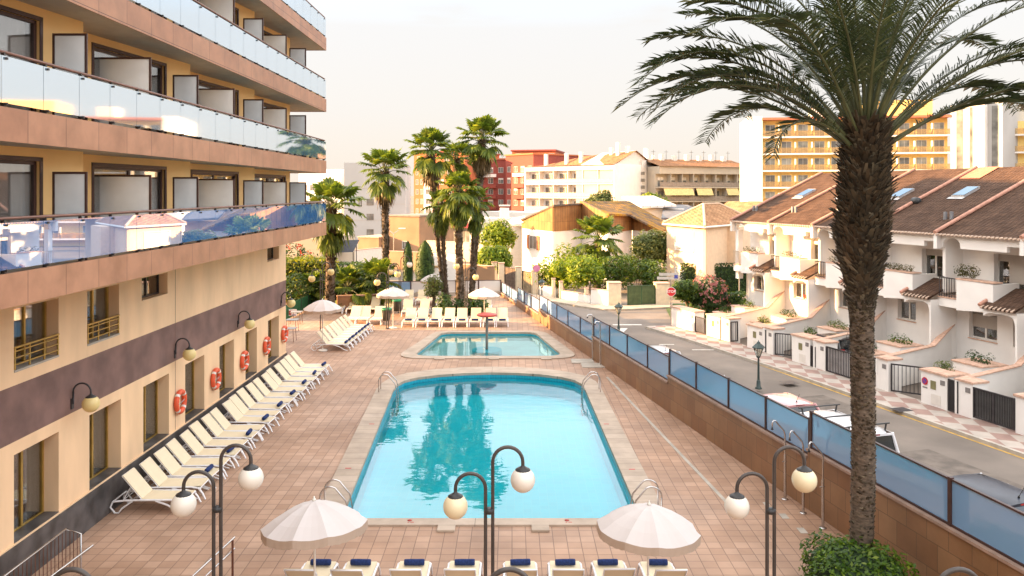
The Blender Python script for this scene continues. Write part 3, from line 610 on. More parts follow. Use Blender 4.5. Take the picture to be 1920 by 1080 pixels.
# ================================================================ vegetation builders
L_HEDGE = leaf_mat('hedge_leaves', (.035, .075, .012), (.10, .16, .02), (.20, .24, .03))
L_YEL = leaf_mat('yellow_green_leaves', (.09, .16, .012), (.24, .31, .015), (.42, .42, .03))
L_DARK = leaf_mat('dark_green_leaves', (.018, .045, .012), (.045, .09, .02), (.08, .13, .03))
L_OLIVE = leaf_mat('olive_leaves', (.09, .12, .035), (.18, .21, .07), (.25, .27, .10))
L_BUSH = leaf_mat('clipped_bush_leaves', (.035, .09, .006), (.11, .19, .012), (.24, .30, .03), rough=.4)
L_PALM = leaf_mat('fan_palm_leaves', (.06, .10, .02), (.16, .21, .035), (.30, .32, .06), trans=.38)
L_BIG = leaf_mat('date_palm_leaflets', (.032, .050, .024), (.065, .085, .038), (.19, .20, .11), trans=.15, rough=.36)
L_CYP = leaf_mat('cypress_leaves', (.03, .07, .012), (.05, .10, .015), (.07, .125, .02), trans=.15)
L_DEAD = leaf_mat('dry_leaves', (.14, .09, .045), (.25, .17, .09), None, trans=.15)
FLOW = leaf_mat('pink_flowers', (.38, .12, .15), (.55, .24, .27), None)
FLOWR = leaf_mat('red_flowers', (.45, .05, .04), (.6, .12, .08), None)
BARK = mat('bark', (.12, .085, .06), .9, var=.4, scale=6, bump=.8, bscale=12, stretch=(1, 1, .35))
PBARK = mat('palm_bark', (.12, .085, .058), .92, var=.45, scale=7, bump=1.0, bscale=16, stretch=(1, 1, 2.6), lo=.3, hi=.7)
BOOT = leaf_mat('palm_boots', (.045, .032, .022), (.12, .088, .060), (.24, .19, .14), trans=0.02, rough=.85)
PETI = mat('palm_petiole', (.09, .095, .035), .5, var=.3, scale=2)
rnd = random.random
def ru(a, b): return a + (b - a) * rnd()
def leaf(mb, p, nrm, s, asp=.5):
    """one diamond-shaped leaf"""
    a = nrm.cross(Vector((ru(-1, 1), ru(-1, 1), ru(-1, 1))));
    if a.length < 1e-3: a = Vector((1, 0, 0))
    a.normalize(); b = nrm.cross(a).normalized(); k = len(mb.v)
    mb.v += [p - a * s, p + b * s * asp, p + a * s, p - b * s * asp]; mb.f.append((k, k + 1, k + 2, k + 3)); mb.mi.append(mb.cur)
def blob_leaves(mb, c, r, n, s, shell=.65, up=.4, lump=.3, seed=0):
    """leaves through an uneven ellipsoid crown, clumped"""
    c = Vector(c); r = Vector(r); i = 0
    while i < n:
        d = Vector((random.gauss(0, 1), random.gauss(0, 1), random.gauss(0, 1))).normalized()
        nv = noise.noise(d * 2.3 + Vector((seed * 7.1, seed, 3))) + .5 * noise.noise(d * 6.1 + Vector((seed, 9, seed * 3)))
        if nv < -.28 and rnd() < .6: continue
        rad = (shell + (1 - shell) * rnd() ** .6) * (1 + lump * nv)
        p = c + Vector((d.x * r.x, d.y * r.y, d.z * r.z)) * rad
        nn = (d + Vector((ru(-.9, .9), ru(-.9, .9), ru(-.5, .9) + up))).normalized()
        leaf(mb, p, nn, s * ru(.6, 1.3)); i += 1
def box_leaves(mb, x0, x1, y0, y1, z0, z1, n, s, rag=.12, M=None):
    """leaves over the faces of a clipped hedge"""
    ax, ay, az = x1 - x0, y1 - y0, z1 - z0; ar = [ay * az, ay * az, ax * az, ax * az, ax * ay]; tot = sum(ar)
    for _ in range(n):
        q = rnd() * tot; k = 0
        while q > ar[k]: q -= ar[k]; k += 1
        x, y, z = ru(x0, x1), ru(y0, y1), ru(z0, z1); nn = Vector((0, 0, 1))
        if k == 0: x = x0; nn = Vector((-1, 0, 0))
        elif k == 1: x = x1; nn = Vector((1, 0, 0))
        elif k == 2: y = y0; nn = Vector((0, -1, 0))
        elif k == 3: y = y1; nn = Vector((0, 1, 0))
        else: z = z1
        nv = noise.noise(Vector((x, y, z)) * .9) + .6 * noise.noise(Vector((x, y, z)) * 2.7)
        p = Vector((x, y, z)) + nn * (nv * rag * 2 + ru(-rag, rag)); 
        if M: p = M @ p
        leaf(mb, p, (nn + Vector((ru(-.8, .8), ru(-.8, .8), ru(-.3, 1)))).normalized(), s * ru(.6, 1.3))
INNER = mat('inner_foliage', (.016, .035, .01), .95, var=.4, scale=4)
def hedge(name, label, cat, x0, x1, y0, y1, z0, z1, n, s, lm, rz=0, rag=.12, flowers=None):
    cx, cy = (x0 + x1) / 2, (y0 + y1) / 2; t = thing(name, label, cat, (cx, cy, z0), rz); M = Matrix.Translation((cx, cy, 0)) @ Matrix.Rotation(rz, 4, 'Z')
    a, b = (x1 - x0) / 2, (y1 - y0) / 2
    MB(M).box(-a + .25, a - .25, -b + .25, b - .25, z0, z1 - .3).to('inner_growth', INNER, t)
    mb = MB(); box_leaves(mb, -a, a, -b, b, z0, z1, n, s, rag, M); mb.to('foliage', lm, t)
    if flowers:
        mb = MB(); 
        for _ in range(flowers[1]):
            p = M @ Vector((ru(-a, a), -b - ru(0, .2), ru(z0 + (z1 - z0) * .4, z1 + .15))); 
            for _ in range(4): leaf(mb, p + Vector((ru(-.1, .1), ru(-.1, .1), ru(-.1, .1))), Vector((ru(-1, 1), -1, ru(0, 1))).normalized(), .09)
        mb.to('flowers', flowers[0], t)
    return t
def shrub(name, label, c, r, n, s, lm, cat='bush', stem=True, flowers=None, lump=.3, group=None, clumps=1):
    c = Vector(c); t = thing(name, label, cat, (c.x, c.y, c.z), 0, group); mb = MB(); r = Vector(r); sd = rnd() * 50
    if clumps == 1: blob_leaves(mb, c + Vector((0, 0, r.z)), r, n, s, seed=sd, lump=lump)
    else:
        for i in range(clumps):
            d = Vector((ru(-1, 1), ru(-1, 1), ru(-.5, 1))); q = ru(.35, .55)
            blob_leaves(mb, c + Vector((d.x * r.x * .6, d.y * r.y * .6, r.z * (1 + d.z * .55))), r * q * 1.15, n // clumps, s, seed=sd + i, lump=lump)
    if flowers:
        mb.cur = 1
        for _ in range(flowers[1]):
            d = Vector((random.gauss(0, 1), random.gauss(0, 1) - .5, random.gauss(0, 1) + .4)).normalized(); p = c + Vector((d.x * r.x, d.y * r.y, r.z + d.z * r.z))
            for _ in range(5): leaf(mb, p + Vector((ru(-.14, .14), ru(-.14, .14), ru(-.14, .14))), (d + Vector((ru(-.6, .6), ru(-.6, .6), ru(-.6, .6)))).normalized(), .09, .8)
    mb.to('foliage', [lm, flowers[0]] if flowers else lm, t)
    mb = MB()
    for k in range(3): mb.tube([c + Vector((ru(-.05, .05), ru(-.05, .05), -.02)), c + Vector((ru(-.3, .3) * r.x, ru(-.3, .3) * r.y, r.z * .7)), c + Vector((ru(-.7, .7) * r.x, ru(-.7, .7) * r.y, r.z * 1.3))], [.05 * min(1, r.z), .035 * min(1, r.z), .012], 5)
    mb.to('stem', BARK, t)
    return t
def broad_tree(name, label, base, h, r, n, s, lm, group=None, clumps=9):
    base = Vector(base); t = thing(name, label, 'tree', base, 0, group); mb = MB(); top = base + Vector((0, 0, h - r.z * .9))
    mb.tube([base - Vector((0, 0, .05)), base + Vector((.08, .05, (h - r.z * 2) * .6 + .3)), top], [.16, .12, .08], 8)
    cc = base + Vector((0, 0, h - r.z)); cl = MB(); sd = rnd() * 60; n = int(n * 1.7)
    blob_leaves(cl, cc, r * .8, n // 4, s, seed=sd + 30, shell=.4)
    for i in range(clumps):
        d = Vector((random.gauss(0, 1), random.gauss(0, 1), random.gauss(0, .9))).normalized() * ru(.35, .72); p = cc + Vector((d.x * r.x, d.y * r.y, d.z * r.z))
        mb.tube([base + Vector((0, 0, max(.3, h - r.z * 2))), (cc + p) / 2 - Vector((0, 0, .2)), p], [.07, .045, .015], 5)
        blob_leaves(cl, p, r * ru(.38, .55), n // clumps, s, seed=sd + i)
    mb.to('trunk', BARK, t); cl.to('crown', lm, t); return t
def cypress(label, base, h, r):
    base = Vector(base); t = thing('cypress_tree', label, 'tree', base, 0, 'cypresses behind the rear fence'); mb = MB()
    n = int(7000 * r * h / 6)
    for _ in range(n):
        u = rnd(); prof = r * min(1, (u + .03) * 6) ** .5 * (1 - max(0, (u - .55) / .45) ** 2.6) ** .7; q = rnd() * 6.283; rr = prof * (ru(.8, 1.03) + .10 * noise.noise(Vector((q * 1.5, u * 6, r))))
        p = base + Vector((rr * math.cos(q), rr * math.sin(q), .1 + u * h)); leaf(mb, p, Vector((math.cos(q), math.sin(q), ru(-.1, .5))).normalized(), .10 * ru(.7, 1.3), .4)
    mb.to('foliage', L_CYP, t)
    MB().lathe([(r * .35, .1), (r * .86, h * .3), (r * .84, h * .6), (r * .5, h * .85), (.02, h * .96)], base, 10).to('inner_growth', INNER, t)
    MB().tube([base - Vector((0, 0, .05)), base + Vector((0, 0, .5))], .09, 7).to('trunk', BARK, t); return t
def fan_leaf(mb, pm, o, az, el, pet, fr, droop, seg=18, spread=250):
    """petiole and folded fan blade with drooping finger tips"""
    d = Vector((math.cos(az) * math.cos(el), math.sin(az) * math.cos(el), math.sin(el))); side = Vector((-math.sin(az), math.cos(az), 0)); p1 = o + d * pet * .5 + Vector((0, 0, .06 * pet))
    hub = o + d * pet - Vector((0, 0, droop * .25 * pet)); pm.tube([o, p1, hub], [.035, .025, .018], 4, cap=False)
    d2 = (hub - p1).normalized(); d2 = (d2 - Vector((0, 0, droop * .5))).normalized(); nrm = side.cross(d2).normalized()
    for i in range(seg):
        a = R(-spread / 2 + spread * (i + .5) / seg); dirv = d2 * math.cos(a) + side * math.sin(a); ln = fr * (1 - .25 * abs(a) / R(spread / 2)) * ru(.88, 1.08)
        w = fr * R(spread) / seg * .42; sv = -d2 * math.sin(a) + side * math.cos(a); mid = hub + dirv * ln * .6 - Vector((0, 0, droop * ln * .06)) + nrm * (.05 * (i % 2))
        tip = hub + dirv * ln * .93 - Vector((0, 0, ln * (.14 + droop * .42) * ru(.7, 1.3))); k = len(mb.v)
        mb.v += [hub, mid - sv * w, tip, mid + sv * w]; mb.f.append((k, k + 1, k + 2, k + 3)); mb.mi.append(mb.cur)
def fan_palm(name, label, base, top, tr, cr_, n=34, group=None, skirt=12, rough=.06, sag=1.0, young=False, thick=.18):
    base, top = Vector(base), Vector(top); t = thing(name, label, 'palm tree', base, 0, group)
    mb = MB(); m = 26; pts = []; rs = []
    for i in range(m + 1):
        u = i / m; p = base.lerp(top, u); p.x += math.sin(u * 3.1) * (top.x - base.x) * .12 ; pts.append(p); rs.append(tr * (1.25 - .35 * min(1, u * 4) + thick * max(0, u - .5) * 2) * (1 + ru(-.05, .05)))
    mb.tube(pts, rs, 12)
    mb.cur = 1
    L = (top - base).length; nb = int(90 * L)
    for i in range(nb):
        u = rnd() ** .7; p = base.lerp(top, u); p.x += math.sin(u * 3.1) * (top.x - base.x) * .12; q = rnd() * 6.283; d = Vector((math.cos(q), math.sin(q), 0)); r0 = tr * (1.25 - .35 * min(1, u * 4) + thick * max(0, u - .5) * 2) * .96
        w = tr * .30; k = len(mb.v); c = p + d * r0; sdv = Vector((-d.y, d.x, 0)); o = rough * ru(.5, 1.4) * (1 + u)
        mb.v += [c - sdv * w, c + sdv * w, c + d * o + Vector((0, 0, .16)) + sdv * w * .3, c + d * o + Vector((0, 0, .16)) - sdv * w * .3]; mb.f.append((k, k + 1, k + 2, k + 3)); mb.mi.append(1)
    mb.to('trunk', [PBARK, BOOT], t)
    cw, pe = MB(), MB()
    for i in range(n):
        u = (i + .5) / n; el = R(84) * (1 - u) ** .65 + R(-55) * u ** 1.8; az = i * 2.39996 + ru(-.2, .2); sc = (.75 + .35 * math.sin(u * 3.0)) * ru(.85, 1.1)
        fan_leaf(cw, pe, top + Vector((0, 0, -.25 * u)), az, el + R(ru(-6, 6)), cr_ * .56 * sc, cr_ * .46 * sc, (.05 + .8 * u * u) * sag)
    cw.to('crown', L_PALM, t); pe.to('leaf_stalks', PETI, t)
    if skirt:
        dk, dp = MB(), MB()
        for i in range(skirt): fan_leaf(dk, dp, top + Vector((0, 0, -.35 - .5 * rnd())), i * 2.4, R(ru(-75, -55)), cr_ * .35, cr_ * .42, .9, seg=12, spread=170)
        dk.to('dead_skirt', L_DEAD if young is False else L_PALM, t)
    return t
def pinnate(o, az, el, L, droop, npair=56, ll=.52, up=.35, roll=0, r0=.035, bare=.24):
    """feather leaf; returns leaflets mesh and stalk mesh"""
    lf, st = MB(), MB(); m = 22; pts = []; p = Vector(o); e = el; h = L / m
    hd = Vector((math.cos(az), math.sin(az), 0)); side0 = Vector((-math.sin(az), math.cos(az), 0)); tang = []
    for i in range(m + 1):
        d = hd * math.cos(e) + Vector((0, 0, 1)) * math.sin(e); d = (d + side0 * roll * (i / m) ** 1.5 * .3).normalized(); pts.append(p.copy()); tang.append(d); p = p + d * h; e -= droop / m * (.35 + 1.5 * i / m)
    st.tube(pts, [r0 * (1 - .85 * i / m) + .004 for i in range(m + 1)], 5)
    for k in range(npair):
        u = bare + (1 - bare) * (k + .5) / npair; x = u * m; i = min(int(x), m - 1); f = x - i; c = pts[i].lerp(pts[i + 1], f); d = tang[i]; sv = d.cross(Vector((0, 0, 1))).normalized(); nv = sv.cross(d).normalized()
        ln = ll * (math.sin(math.pi * min(1, max(.02, (u - bare) / (1 - bare) * .86 + .06))) ** .5 + .1)
        for sg in (-1, 1):
            fw = ru(.55, .85); dv = (sv * sg * ru(.8, 1) + d * fw + nv * (up * ru(.3, 1.4))).normalized(); l2 = ln * ru(.8, 1.15); w = .012 + .007 * rnd(); wv = dv.cross(nv).normalized() * w; k0 = len(lf.v)
            mid = c + dv * l2 * .5; tip = c + dv * l2 - Vector((0, 0, l2 * ru(.05, .28)))
            lf.v += [c - wv * .4, c + wv * .4, mid + wv, tip, mid - wv]; lf.f.append((k0, k0 + 1, k0 + 2, k0 + 3, k0 + 4)); lf.mi.append(0)
    return lf, st
# ---------------------------------------------------------------- the big palm and its bush
BP = Vector((7.38, 17.0, 0)); PT = Vector((7.52, 17.0, 9.4))
t = thing('date_palm', 'tall shaggy-trunked feather palm in foreground growing out of round bush', 'palm tree', BP)
mb = MB(); zs = [i * .1 for i in range(99)]
PR = [(0, .245), (1, .235), (5.4, .232), (6.2, .262), (6.7, .36), (7.4, .44), (8.4, .40), (9.3, .35), (12, .2)]
def prad(z):
    for (a, p), (b, q) in zip(PR, PR[1:]):
        if z <= b: t = (z - a) / (b - a); t = t * t * (3 - 2 * t); return p + (q - p) * t
    return .2
def pcx(z): return BP.x + .14 * (z / 9.2) + .05 * math.sin(z * .7)
nn_ = 28; v = []; f = []
for zi, z in enumerate(zs):
    for k in range(nn_):
        q = 6.2832 * k / nn_; nv = noise.noise(Vector((math.cos(q) * 2.2, math.sin(q) * 2.2, z * 3.2))) + .6 * noise.noise(Vector((math.cos(q) * 6, math.sin(q) * 6, z * 8)))
        r = prad(z) * (1 + .05 * nv) + .012 * math.sin(z * 42 + 2 * math.sin(q * 2)); v.append((pcx(z) + r * math.cos(q), BP.y + r * math.sin(q), z))
for zi in range(len(zs) - 1):
    for k in range(nn_): a = zi * nn_; f.append((a + k, a + (k + 1) % nn_, a + nn_ + (k + 1) % nn_, a + nn_ + k))
mb.add(v, f, True); mb.to('trunk', PBARK, t)
mb = MB()
for i in range(5200):       # old leaf bases and fibre, thin at the foot and thick under the crown
    u = rnd(); z = 9.75 * u ** .5
    big = max(0, min(1, (z - 5.7) / 1.0)); q = rnd() * 6.283; d = Vector((math.cos(q), math.sin(q), 0)); c = Vector((pcx(z), BP.y, z)) + d * prad(z) * .97; sv = Vector((-d.y, d.x, 0))
    kk = 1 if rnd() < .8 else 1.7; ln = (.03 + .13 * big * ru(.3, 1.3) * kk); out = (.012 + .12 * big * ru(.1, 1.4) * kk); w = (.03 + .03 * big) * ru(.7, 1.3); th = .02 + .02 * big; tw = ru(-.12, .12) * big
    a = c - sv * w; b = c + sv * w; tip = c + d * out + Vector((0, 0, ln if z > 5.6 or rnd() > .4 else -ln * .6)) + sv * tw; a2, b2 = tip - sv * w * .45, tip + sv * w * .45; k = len(mb.v)
    mb.v += [a, b, b2, a2, a - d * .0 - Vector((0, 0, th)), b - Vector((0, 0, th)), b2 + d * .02, a2 + d * .02]
    for ff in ((0, 1, 2, 3), (5, 4, 7, 6), (3, 2, 6, 7), (1, 5, 6, 2), (4, 0, 3, 7)): mb.f.append(tuple(k + q_ for q_ in ff)); mb.mi.append(0)
mb.to('leaf_bases', BOOT, t)
fr = []
NF = 50
for i in range(NF):
    u = (i + .5) / NF; fr.append((i * 2.39996 + ru(-.12, .12), R(86) * (1 - u) + R(34) * u, ru(4.7, 5.4) * (.95 if u < .2 else 1), R(52) + R(34) * u * ru(.6, 1.2), u))
# fronds the photo shows clearly on the left and right
fr += [(R(183), R(52), 5.5, R(100), .8), (R(172), R(42), 5.4, R(84), .8), (R(192), R(44), 5.0, R(96), .8), (R(2), R(46), 5.5, R(88), .7), (R(-8), R(34), 5.3, R(70), .9), (R(8), R(30), 5.0, R(60), .9), (R(200), R(64), 5.0, R(100), .6), (R(205), R(40), 2.7, R(120), 1.0), (R(-50), R(26), 2.6, R(140), 1.0)]
for az, el, L, dr, u in fr:
    if math.sin(az) < -.75 and u > .5: continue
    o = PT + Vector((math.cos(az), math.sin(az), 0)) * .30 * (.3 + u) + Vector((0, 0, .5 - .7 * u)); lf, st = pinnate(o, az, el, L, dr, npair=78 if L > 4 else 40, ll=.60 if L > 4 else .4, roll=ru(-1, 1), r0=.036, bare=.18)
    s_ = st.to('frond', PETI, t); lf.to('leaflets', L_BIG, s_)
c = G(1592, 1100); t = thing('round_bush', 'round clipped green bush at foot of tall foreground palm', 'bush', (7.15, 16.6, 0))
mb = MB(); 
for i in range(16):
    q = i * 2.4; rr = .72 * math.sqrt(i / 16); blob_leaves(mb, (7.1 + rr * 1.15 * math.cos(q), 16.5 + rr * math.sin(q), .50 + .12 * ru(-1, 1)), (.46, .50, .50), 520, .058, shell=.7, seed=i)
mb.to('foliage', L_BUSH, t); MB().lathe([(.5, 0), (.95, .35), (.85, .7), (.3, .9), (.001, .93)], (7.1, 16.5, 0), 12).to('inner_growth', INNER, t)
# ================================================================ pool furniture
SLING = mat('cream_sling', (.72, .60, .41), .7, var=.05, scale=2, bump=.1, bscale=120)
NAVY = mat('navy_towel', (.010, .026, .11), .95, var=.3, scale=20, bump=.5, bscale=90)
def make_lounger(label, group, loc, rz, recl=50):
    """length along local y: foot at y=0, head at y=1.9; seat .38 high"""
    t = thing('sun_lounger', label, 'sun lounger', (0, 0, 0), 0, group); w = .34
    for sx in (-1, 1):
        mb = MB(); x = sx * w; P = [(x, -.02, .30), (x, .25, .345), (x, .7, .34), (x, 1.15, .34), (x, 1.55, .33), (x, 1.86, .30)]
        mb.tube(P, .026, 6)
        mb.to('side_rail', WHITEPL, t)
        MB().tube([(x, .06, .33), (x * 1.03, -.06, .18), (x * 1.05, -.14, .02)], [.03, .027, .022], 6).to('leg', WHITEPL, t)
        MB().tube([(x, .75, .32), (x * 1.02, .45, .22), (x * 1.04, .16, .06), (x * 1.05, .02, .02)], [.028, .026, .024, .02], 6).to('leg_brace', WHITEPL, t)
        MB().tube([(x, 1.35, .32), (x * 1.03, 1.62, .13), (x * 1.05, 1.70, .02), (x * 1.05, 1.80, .02), (x * 1.03, 1.92, .16), (x, 1.86, .30)], .024, 6).to('leg', WHITEPL, t)
    for y in (.0, 1.12, 1.86): MB().tube([(-w, y, .325 if y < 1.8 else .30), (w, y, .325 if y < 1.8 else .30)], .02, 6).to('cross_bar', WHITEPL, t)
    n = 8; mb = MB(); pts = [(-.01 + 1.13 * i / n, .365 - .02 * math.sin(math.pi * i / n)) for i in range(n + 1)]
    for a, b in zip(pts, pts[1:]): mb.add([(-.315, a[0], a[1]), (.315, a[0], a[1]), (.315, b[0], b[1]), (-.315, b[0], b[1])], [(0, 1, 2, 3)], True)
    for a, b in zip(pts, pts[1:]): mb.add([(-.315, b[0], b[1] - .02), (.315, b[0], b[1] - .02), (.315, a[0], a[1] - .02), (-.315, a[0], a[1] - .02)], [(0, 1, 2, 3)], True)
    mb.add([(-.315, pts[0][0], pts[0][1]), (.315, pts[0][0], pts[0][1]), (.315, pts[0][0], pts[0][1] - .02), (-.315, pts[0][0], pts[0][1] - .02)], [(3, 2, 1, 0)])
    mb.to('seat', SLING, t)
    a = R(recl); L = .78; c, s = math.cos(a), math.sin(a); Mb = Matrix.Translation((0, 1.12, .365)) @ Matrix.Rotation(a, 4, 'X')
    mb = MB(Mb); mb.rbox(-.31, .31, .0, L, -.012, .012, .006); b = mb.to('backrest', SLING, t)
    mb = MB(Mb); mb.tube([(-.3, 0, -.02), (-.3, L, -.02), (.3, L, -.02), (.3, 0, -.02)], .018, 6); mb.to('backrest_frame', WHITEPL, b)
    mb = MB(); e = Vector((0, 1.12 + .45 * c, .35 + .45 * s))
    for sx in (-.27, .27): mb.tube([(sx, e.y, e.z), (sx, 1.62, .32)], .013, 5)
    mb.tube([(-.27, 1.62, .32), (.27, 1.62, .32)], .013, 5); mb.to('backrest_strut', WHITEPL, t)
    t.location = loc; t.rotation_euler = (0, 0, rz); return t
def make_towel(label, group, loc, rz):
    t = thing('rolled_towel', label, 'towel', (0, 0, 0), 0, group); v = []
    mb = MB(); prof = []; n = 30
    mb.lathe([(.001, -.212), (.05, -.215), (.062, -.20), (.066, -.05), (.064, .05), (.066, .15), (.062, .205), (.05, .215), (.001, .212)], (0, 0, .062), 12, ax='x')
    mb.to('towel_roll', NAVY, t); mb = MB(); mb.tube([(x, .06, .035) for x in (-.2, -.1, 0, .1, .2)], .012, 5); mb.to('loose_fold', NAVY, t)
    t.location = loc; t.rotation_euler = (0, 0, rz); return t
LG = make_lounger('cream sun lounger nearest the stairs in row along dark plinth of hotel', 'sun loungers along the hotel wall', (-8.45, 21.0, 0), R(90))
TW = None
def ordn(i, n): return ORD[i] if i < n else ORD[i]
def place_towel(x, y, rz, label, group):
    global TW
    if TW is None: TW = make_towel(label, group, (x, y, .372), rz); return TW
    return dup(TW, (x, y, .372), rz + ru(-.08, .08), label, group)
for i in range(19):
    y = 21.0 + .868 * i
    if i: dup(LG, (-8.45 + ru(-.05, .06), y + ru(-.05, .05), 0), R(90) + ru(-.045, .045), 'cream sun lounger, %s from the near end of long row along hotel wall' % ORD[i], 'sun loungers along the hotel wall')
    if i >= 2 and i % 2 == 0: place_towel(-8.62, y + .03, R(90), 'rolled navy towel on %s lounger of row along hotel wall' % ORD[i], 'navy towels on the loungers along the hotel wall')
for i in range(8):
    y = 42.1 + .80 * i; dup(LG, (-8.55 + .02 * i + ru(-.04, .04), y, 0), R(90) + ru(-.03, .03), 'cream sun lounger, %s from near end of short row left of paddling pool' % ORD[i], 'sun loungers left of the paddling pool')
    place_towel(-8.72 + .02 * i, y, R(90), 'rolled navy towel on %s lounger of short row left of paddling pool' % ORD[i], 'navy towels left of the paddling pool')
FX = [-4.09, -3.21, -2.09, -1.01, .17, 1.13, 2.06, 3.07]
for i, x in enumerate(FX):
    dup(LG, (x, 17.2 + ru(-.03, .03), 0), R(180) + ru(-.03, .03), 'sun lounger at bottom edge of photo, %s from left in front row, seen from behind' % ORD[i], 'sun loungers in the front row')
    place_towel(x + ru(-.03, .03), 17.0, 0, 'rolled navy towel on %s lounger from left in front row' % ORD[i], 'navy towels in the front row')
for i, px in enumerate([765.7, 791, 815, 840, 866.5, 890.6, 918, 942]):
    x = (px - 960) / 1500 * 49.3; dup(LG, (x + ru(-.05, .05), 49.1 + ru(-.06, .06), 0), ru(-.05, .05), 'sun lounger facing pool behind paddling pool, %s from left in its row' % ORD[i], 'sun loungers behind the paddling pool')
    place_towel(x, 49.3, 0, 'rolled navy towel on %s lounger from left behind paddling pool' % ORD[i], 'navy towels behind the paddling pool')
BK = [(655.7, 50.0, 'second row, left, nearest the umbrella pole by hotel corner'), (678, 50.0, 'second row, middle of three left of the dark bin'), (703.8, 49.8, 'second row, right of three beside the dark bin'),
      (632, 54.5, 'rear row under left palm, first from left'), (659, 54.5, 'rear row under left palm, second from left'), (694.7, 54.5, 'rear row left part, third from left'), (721, 54.5, 'rear row left part, fourth, behind lamp post'),
      (763, 53.2, 'right behind the first lounger with towel'), (791, 53.2, 'right behind the second lounger with towel'), (765, 58.5, 'far row by the glass screen, left one'), (788, 58.5, 'far row by the glass screen, middle one'), (809, 58.5, 'far row by the glass screen, right one beside shrub'), (911, 55.0, 'standing alone below right far umbrella')]
for px, y, d in BK: dup(LG, ((px - 960) / 1500 * y, y, 0), ru(-.1, .1), 'cream sun lounger, ' + d, 'loungers at the far end of the deck')
# umbrellas
CANV = mat('white_canvas', (.78, .72, .70), .85, var=.03, scale=3)
CANVL = cloth_mat('white_canvas_translucent', (.77, .72, .70), .3, (.77, .72, .69))
VAL = cloth_mat('canvas_valance', (.52, .40, .31), .25, (.55, .42, .32))
WPOLE = mat('white_pole', (.75, .70, .62), .4, var=.05)
def make_umbrella(label, loc, tilt=(0, 0), zt=2.5, r=.98, drop=.44, group='white umbrellas', rz=0):
    t = thing('pool_umbrella', label, 'umbrella', (0, 0, 0), 0, group); Mt = Matrix.Translation((0, 0, zt - drop)) @ Matrix.Rotation(tilt[0], 4, 'X') @ Matrix.Rotation(tilt[1], 4, 'Y') @ Matrix.Rotation(rz, 4, 'Z')
    n = 10; rings = [(.0, drop), (.25, drop * .90), (.5, drop * .68), (.75, drop * .38), (1.0, 0)]; mb = MB(Mt)
    for k in range(n):      # each panel sags between its two ribs
        q0, q1 = 6.2832 * k / n, 6.2832 * (k + 1) / n; rows = []
        for u, z in rings:
            row = []
            for j in range(5):
                s_ = j / 4; sag = math.sin(math.pi * s_) * .035 * u; x = (math.cos(q0) * (1 - s_) + math.cos(q1) * s_) * r * u; y = (math.sin(q0) * (1 - s_) + math.sin(q1) * s_) * r * u; row.append((x, y, z - sag))
            rows.append(row)
        for a, b in zip(rows, rows[1:]):
            for j in range(4): mb.add([a[j], b[j], b[j + 1], a[j + 1]] if a[0][0] or a[0][1] else [a[0], b[j], b[j + 1]], [(0, 1, 2, 3)] if a[0][0] or a[0][1] else [(0, 1, 2)], True)
    cp = mb.to('canopy', CANVL, t); mb = MB(Mt)
    for k in range(n):
        q0, q1 = 6.2832 * k / n, 6.2832 * (k + 1) / n
        for j in range(8):
            s0, s1 = j / 8, (j + 1) / 8
            def V(s_, z, e): x = (math.cos(q0) * (1 - s_) + math.cos(q1) * s_) * (r + e); y = (math.sin(q0) * (1 - s_) + math.sin(q1) * s_) * (r + e); return (x, y, z)
            sg = lambda s_: math.sin(math.pi * s_) * .035
            mb.add([V(s0, -.14 - sg(s0) - .01 * (j % 2), .008 * (j % 2)), V(s1, -.14 - sg(s1) - .01 * ((j + 1) % 2), .008 * ((j + 1) % 2)), V(s1, -sg(s1), 0), V(s0, -sg(s0), 0)], [(0, 1, 2, 3)])
    mb.to('valance', VAL, cp)
    for k in range(n):
        q = 6.2832 * k / n; MB(Mt).tube([(.03 * math.cos(q), .03 * math.sin(q), drop * .93), (r * .5 * math.cos(q), r * .5 * math.sin(q), drop * .64), (r * .985 * math.cos(q), r * .985 * math.sin(q), -.012)], .006, 4).to('rib', WPOLE, t)
    mb = MB(); tp = Mt @ Vector((0, 0, drop)); mb.tube([(0, 0, .08), (0, 0, zt - drop - .35), tuple(tp)], .021, 8); mb.to('pole', WPOLE, t)
    MB(Mt).lathe([(.04, drop - .01), (.035, drop + .03), (.014, drop + .05), (.018, drop + .07), (.001, drop + .085)], (0, 0, 0), 10).to('finial', WPOLE, t)
    MB().lathe([(.25, 0), (.25, .05), (.2, .075), (.035, .085), (.035, .16)], (0, 0, 0.002), 16).to('base', WPOLE, t)
    MB().cbox((.0, -.03, 1.0), (.04, .05, .05)).to('tilt_knob', WPOLE, t)
    t.location = loc; return t
make_umbrella('white fringed umbrella tilted over left front loungers', (-3.7, 15.0, 0), tilt=(R(-7), R(-3)), zt=2.50, rz=R(9), drop=.43)
make_umbrella('white fringed umbrella over right front loungers beside big palm', (2.55, 15.0, 0), tilt=(R(-3), R(3)), zt=2.43, r=.97, rz=R(20), drop=.42)
for px, Y, zt, lb in ((605, 41.8, 2.67, 'white umbrella near the hotel corner beside short lounger row'), (737, 48.7, 2.5, 'white umbrella beside dark bins at far end of deck'), (814, 57.5, 2.42, 'white umbrella farthest away, partly behind palm trunks'), (908, 49.8, 2.33, 'white umbrella right of palm cluster near blue glass fence')):
    make_umbrella(lb, ((px - 960) / 1500 * Y, Y, 0), tilt=(R(ru(-2, 2)), R(ru(-2, 2))), zt=zt, r=1.0, drop=.45, rz=rnd())
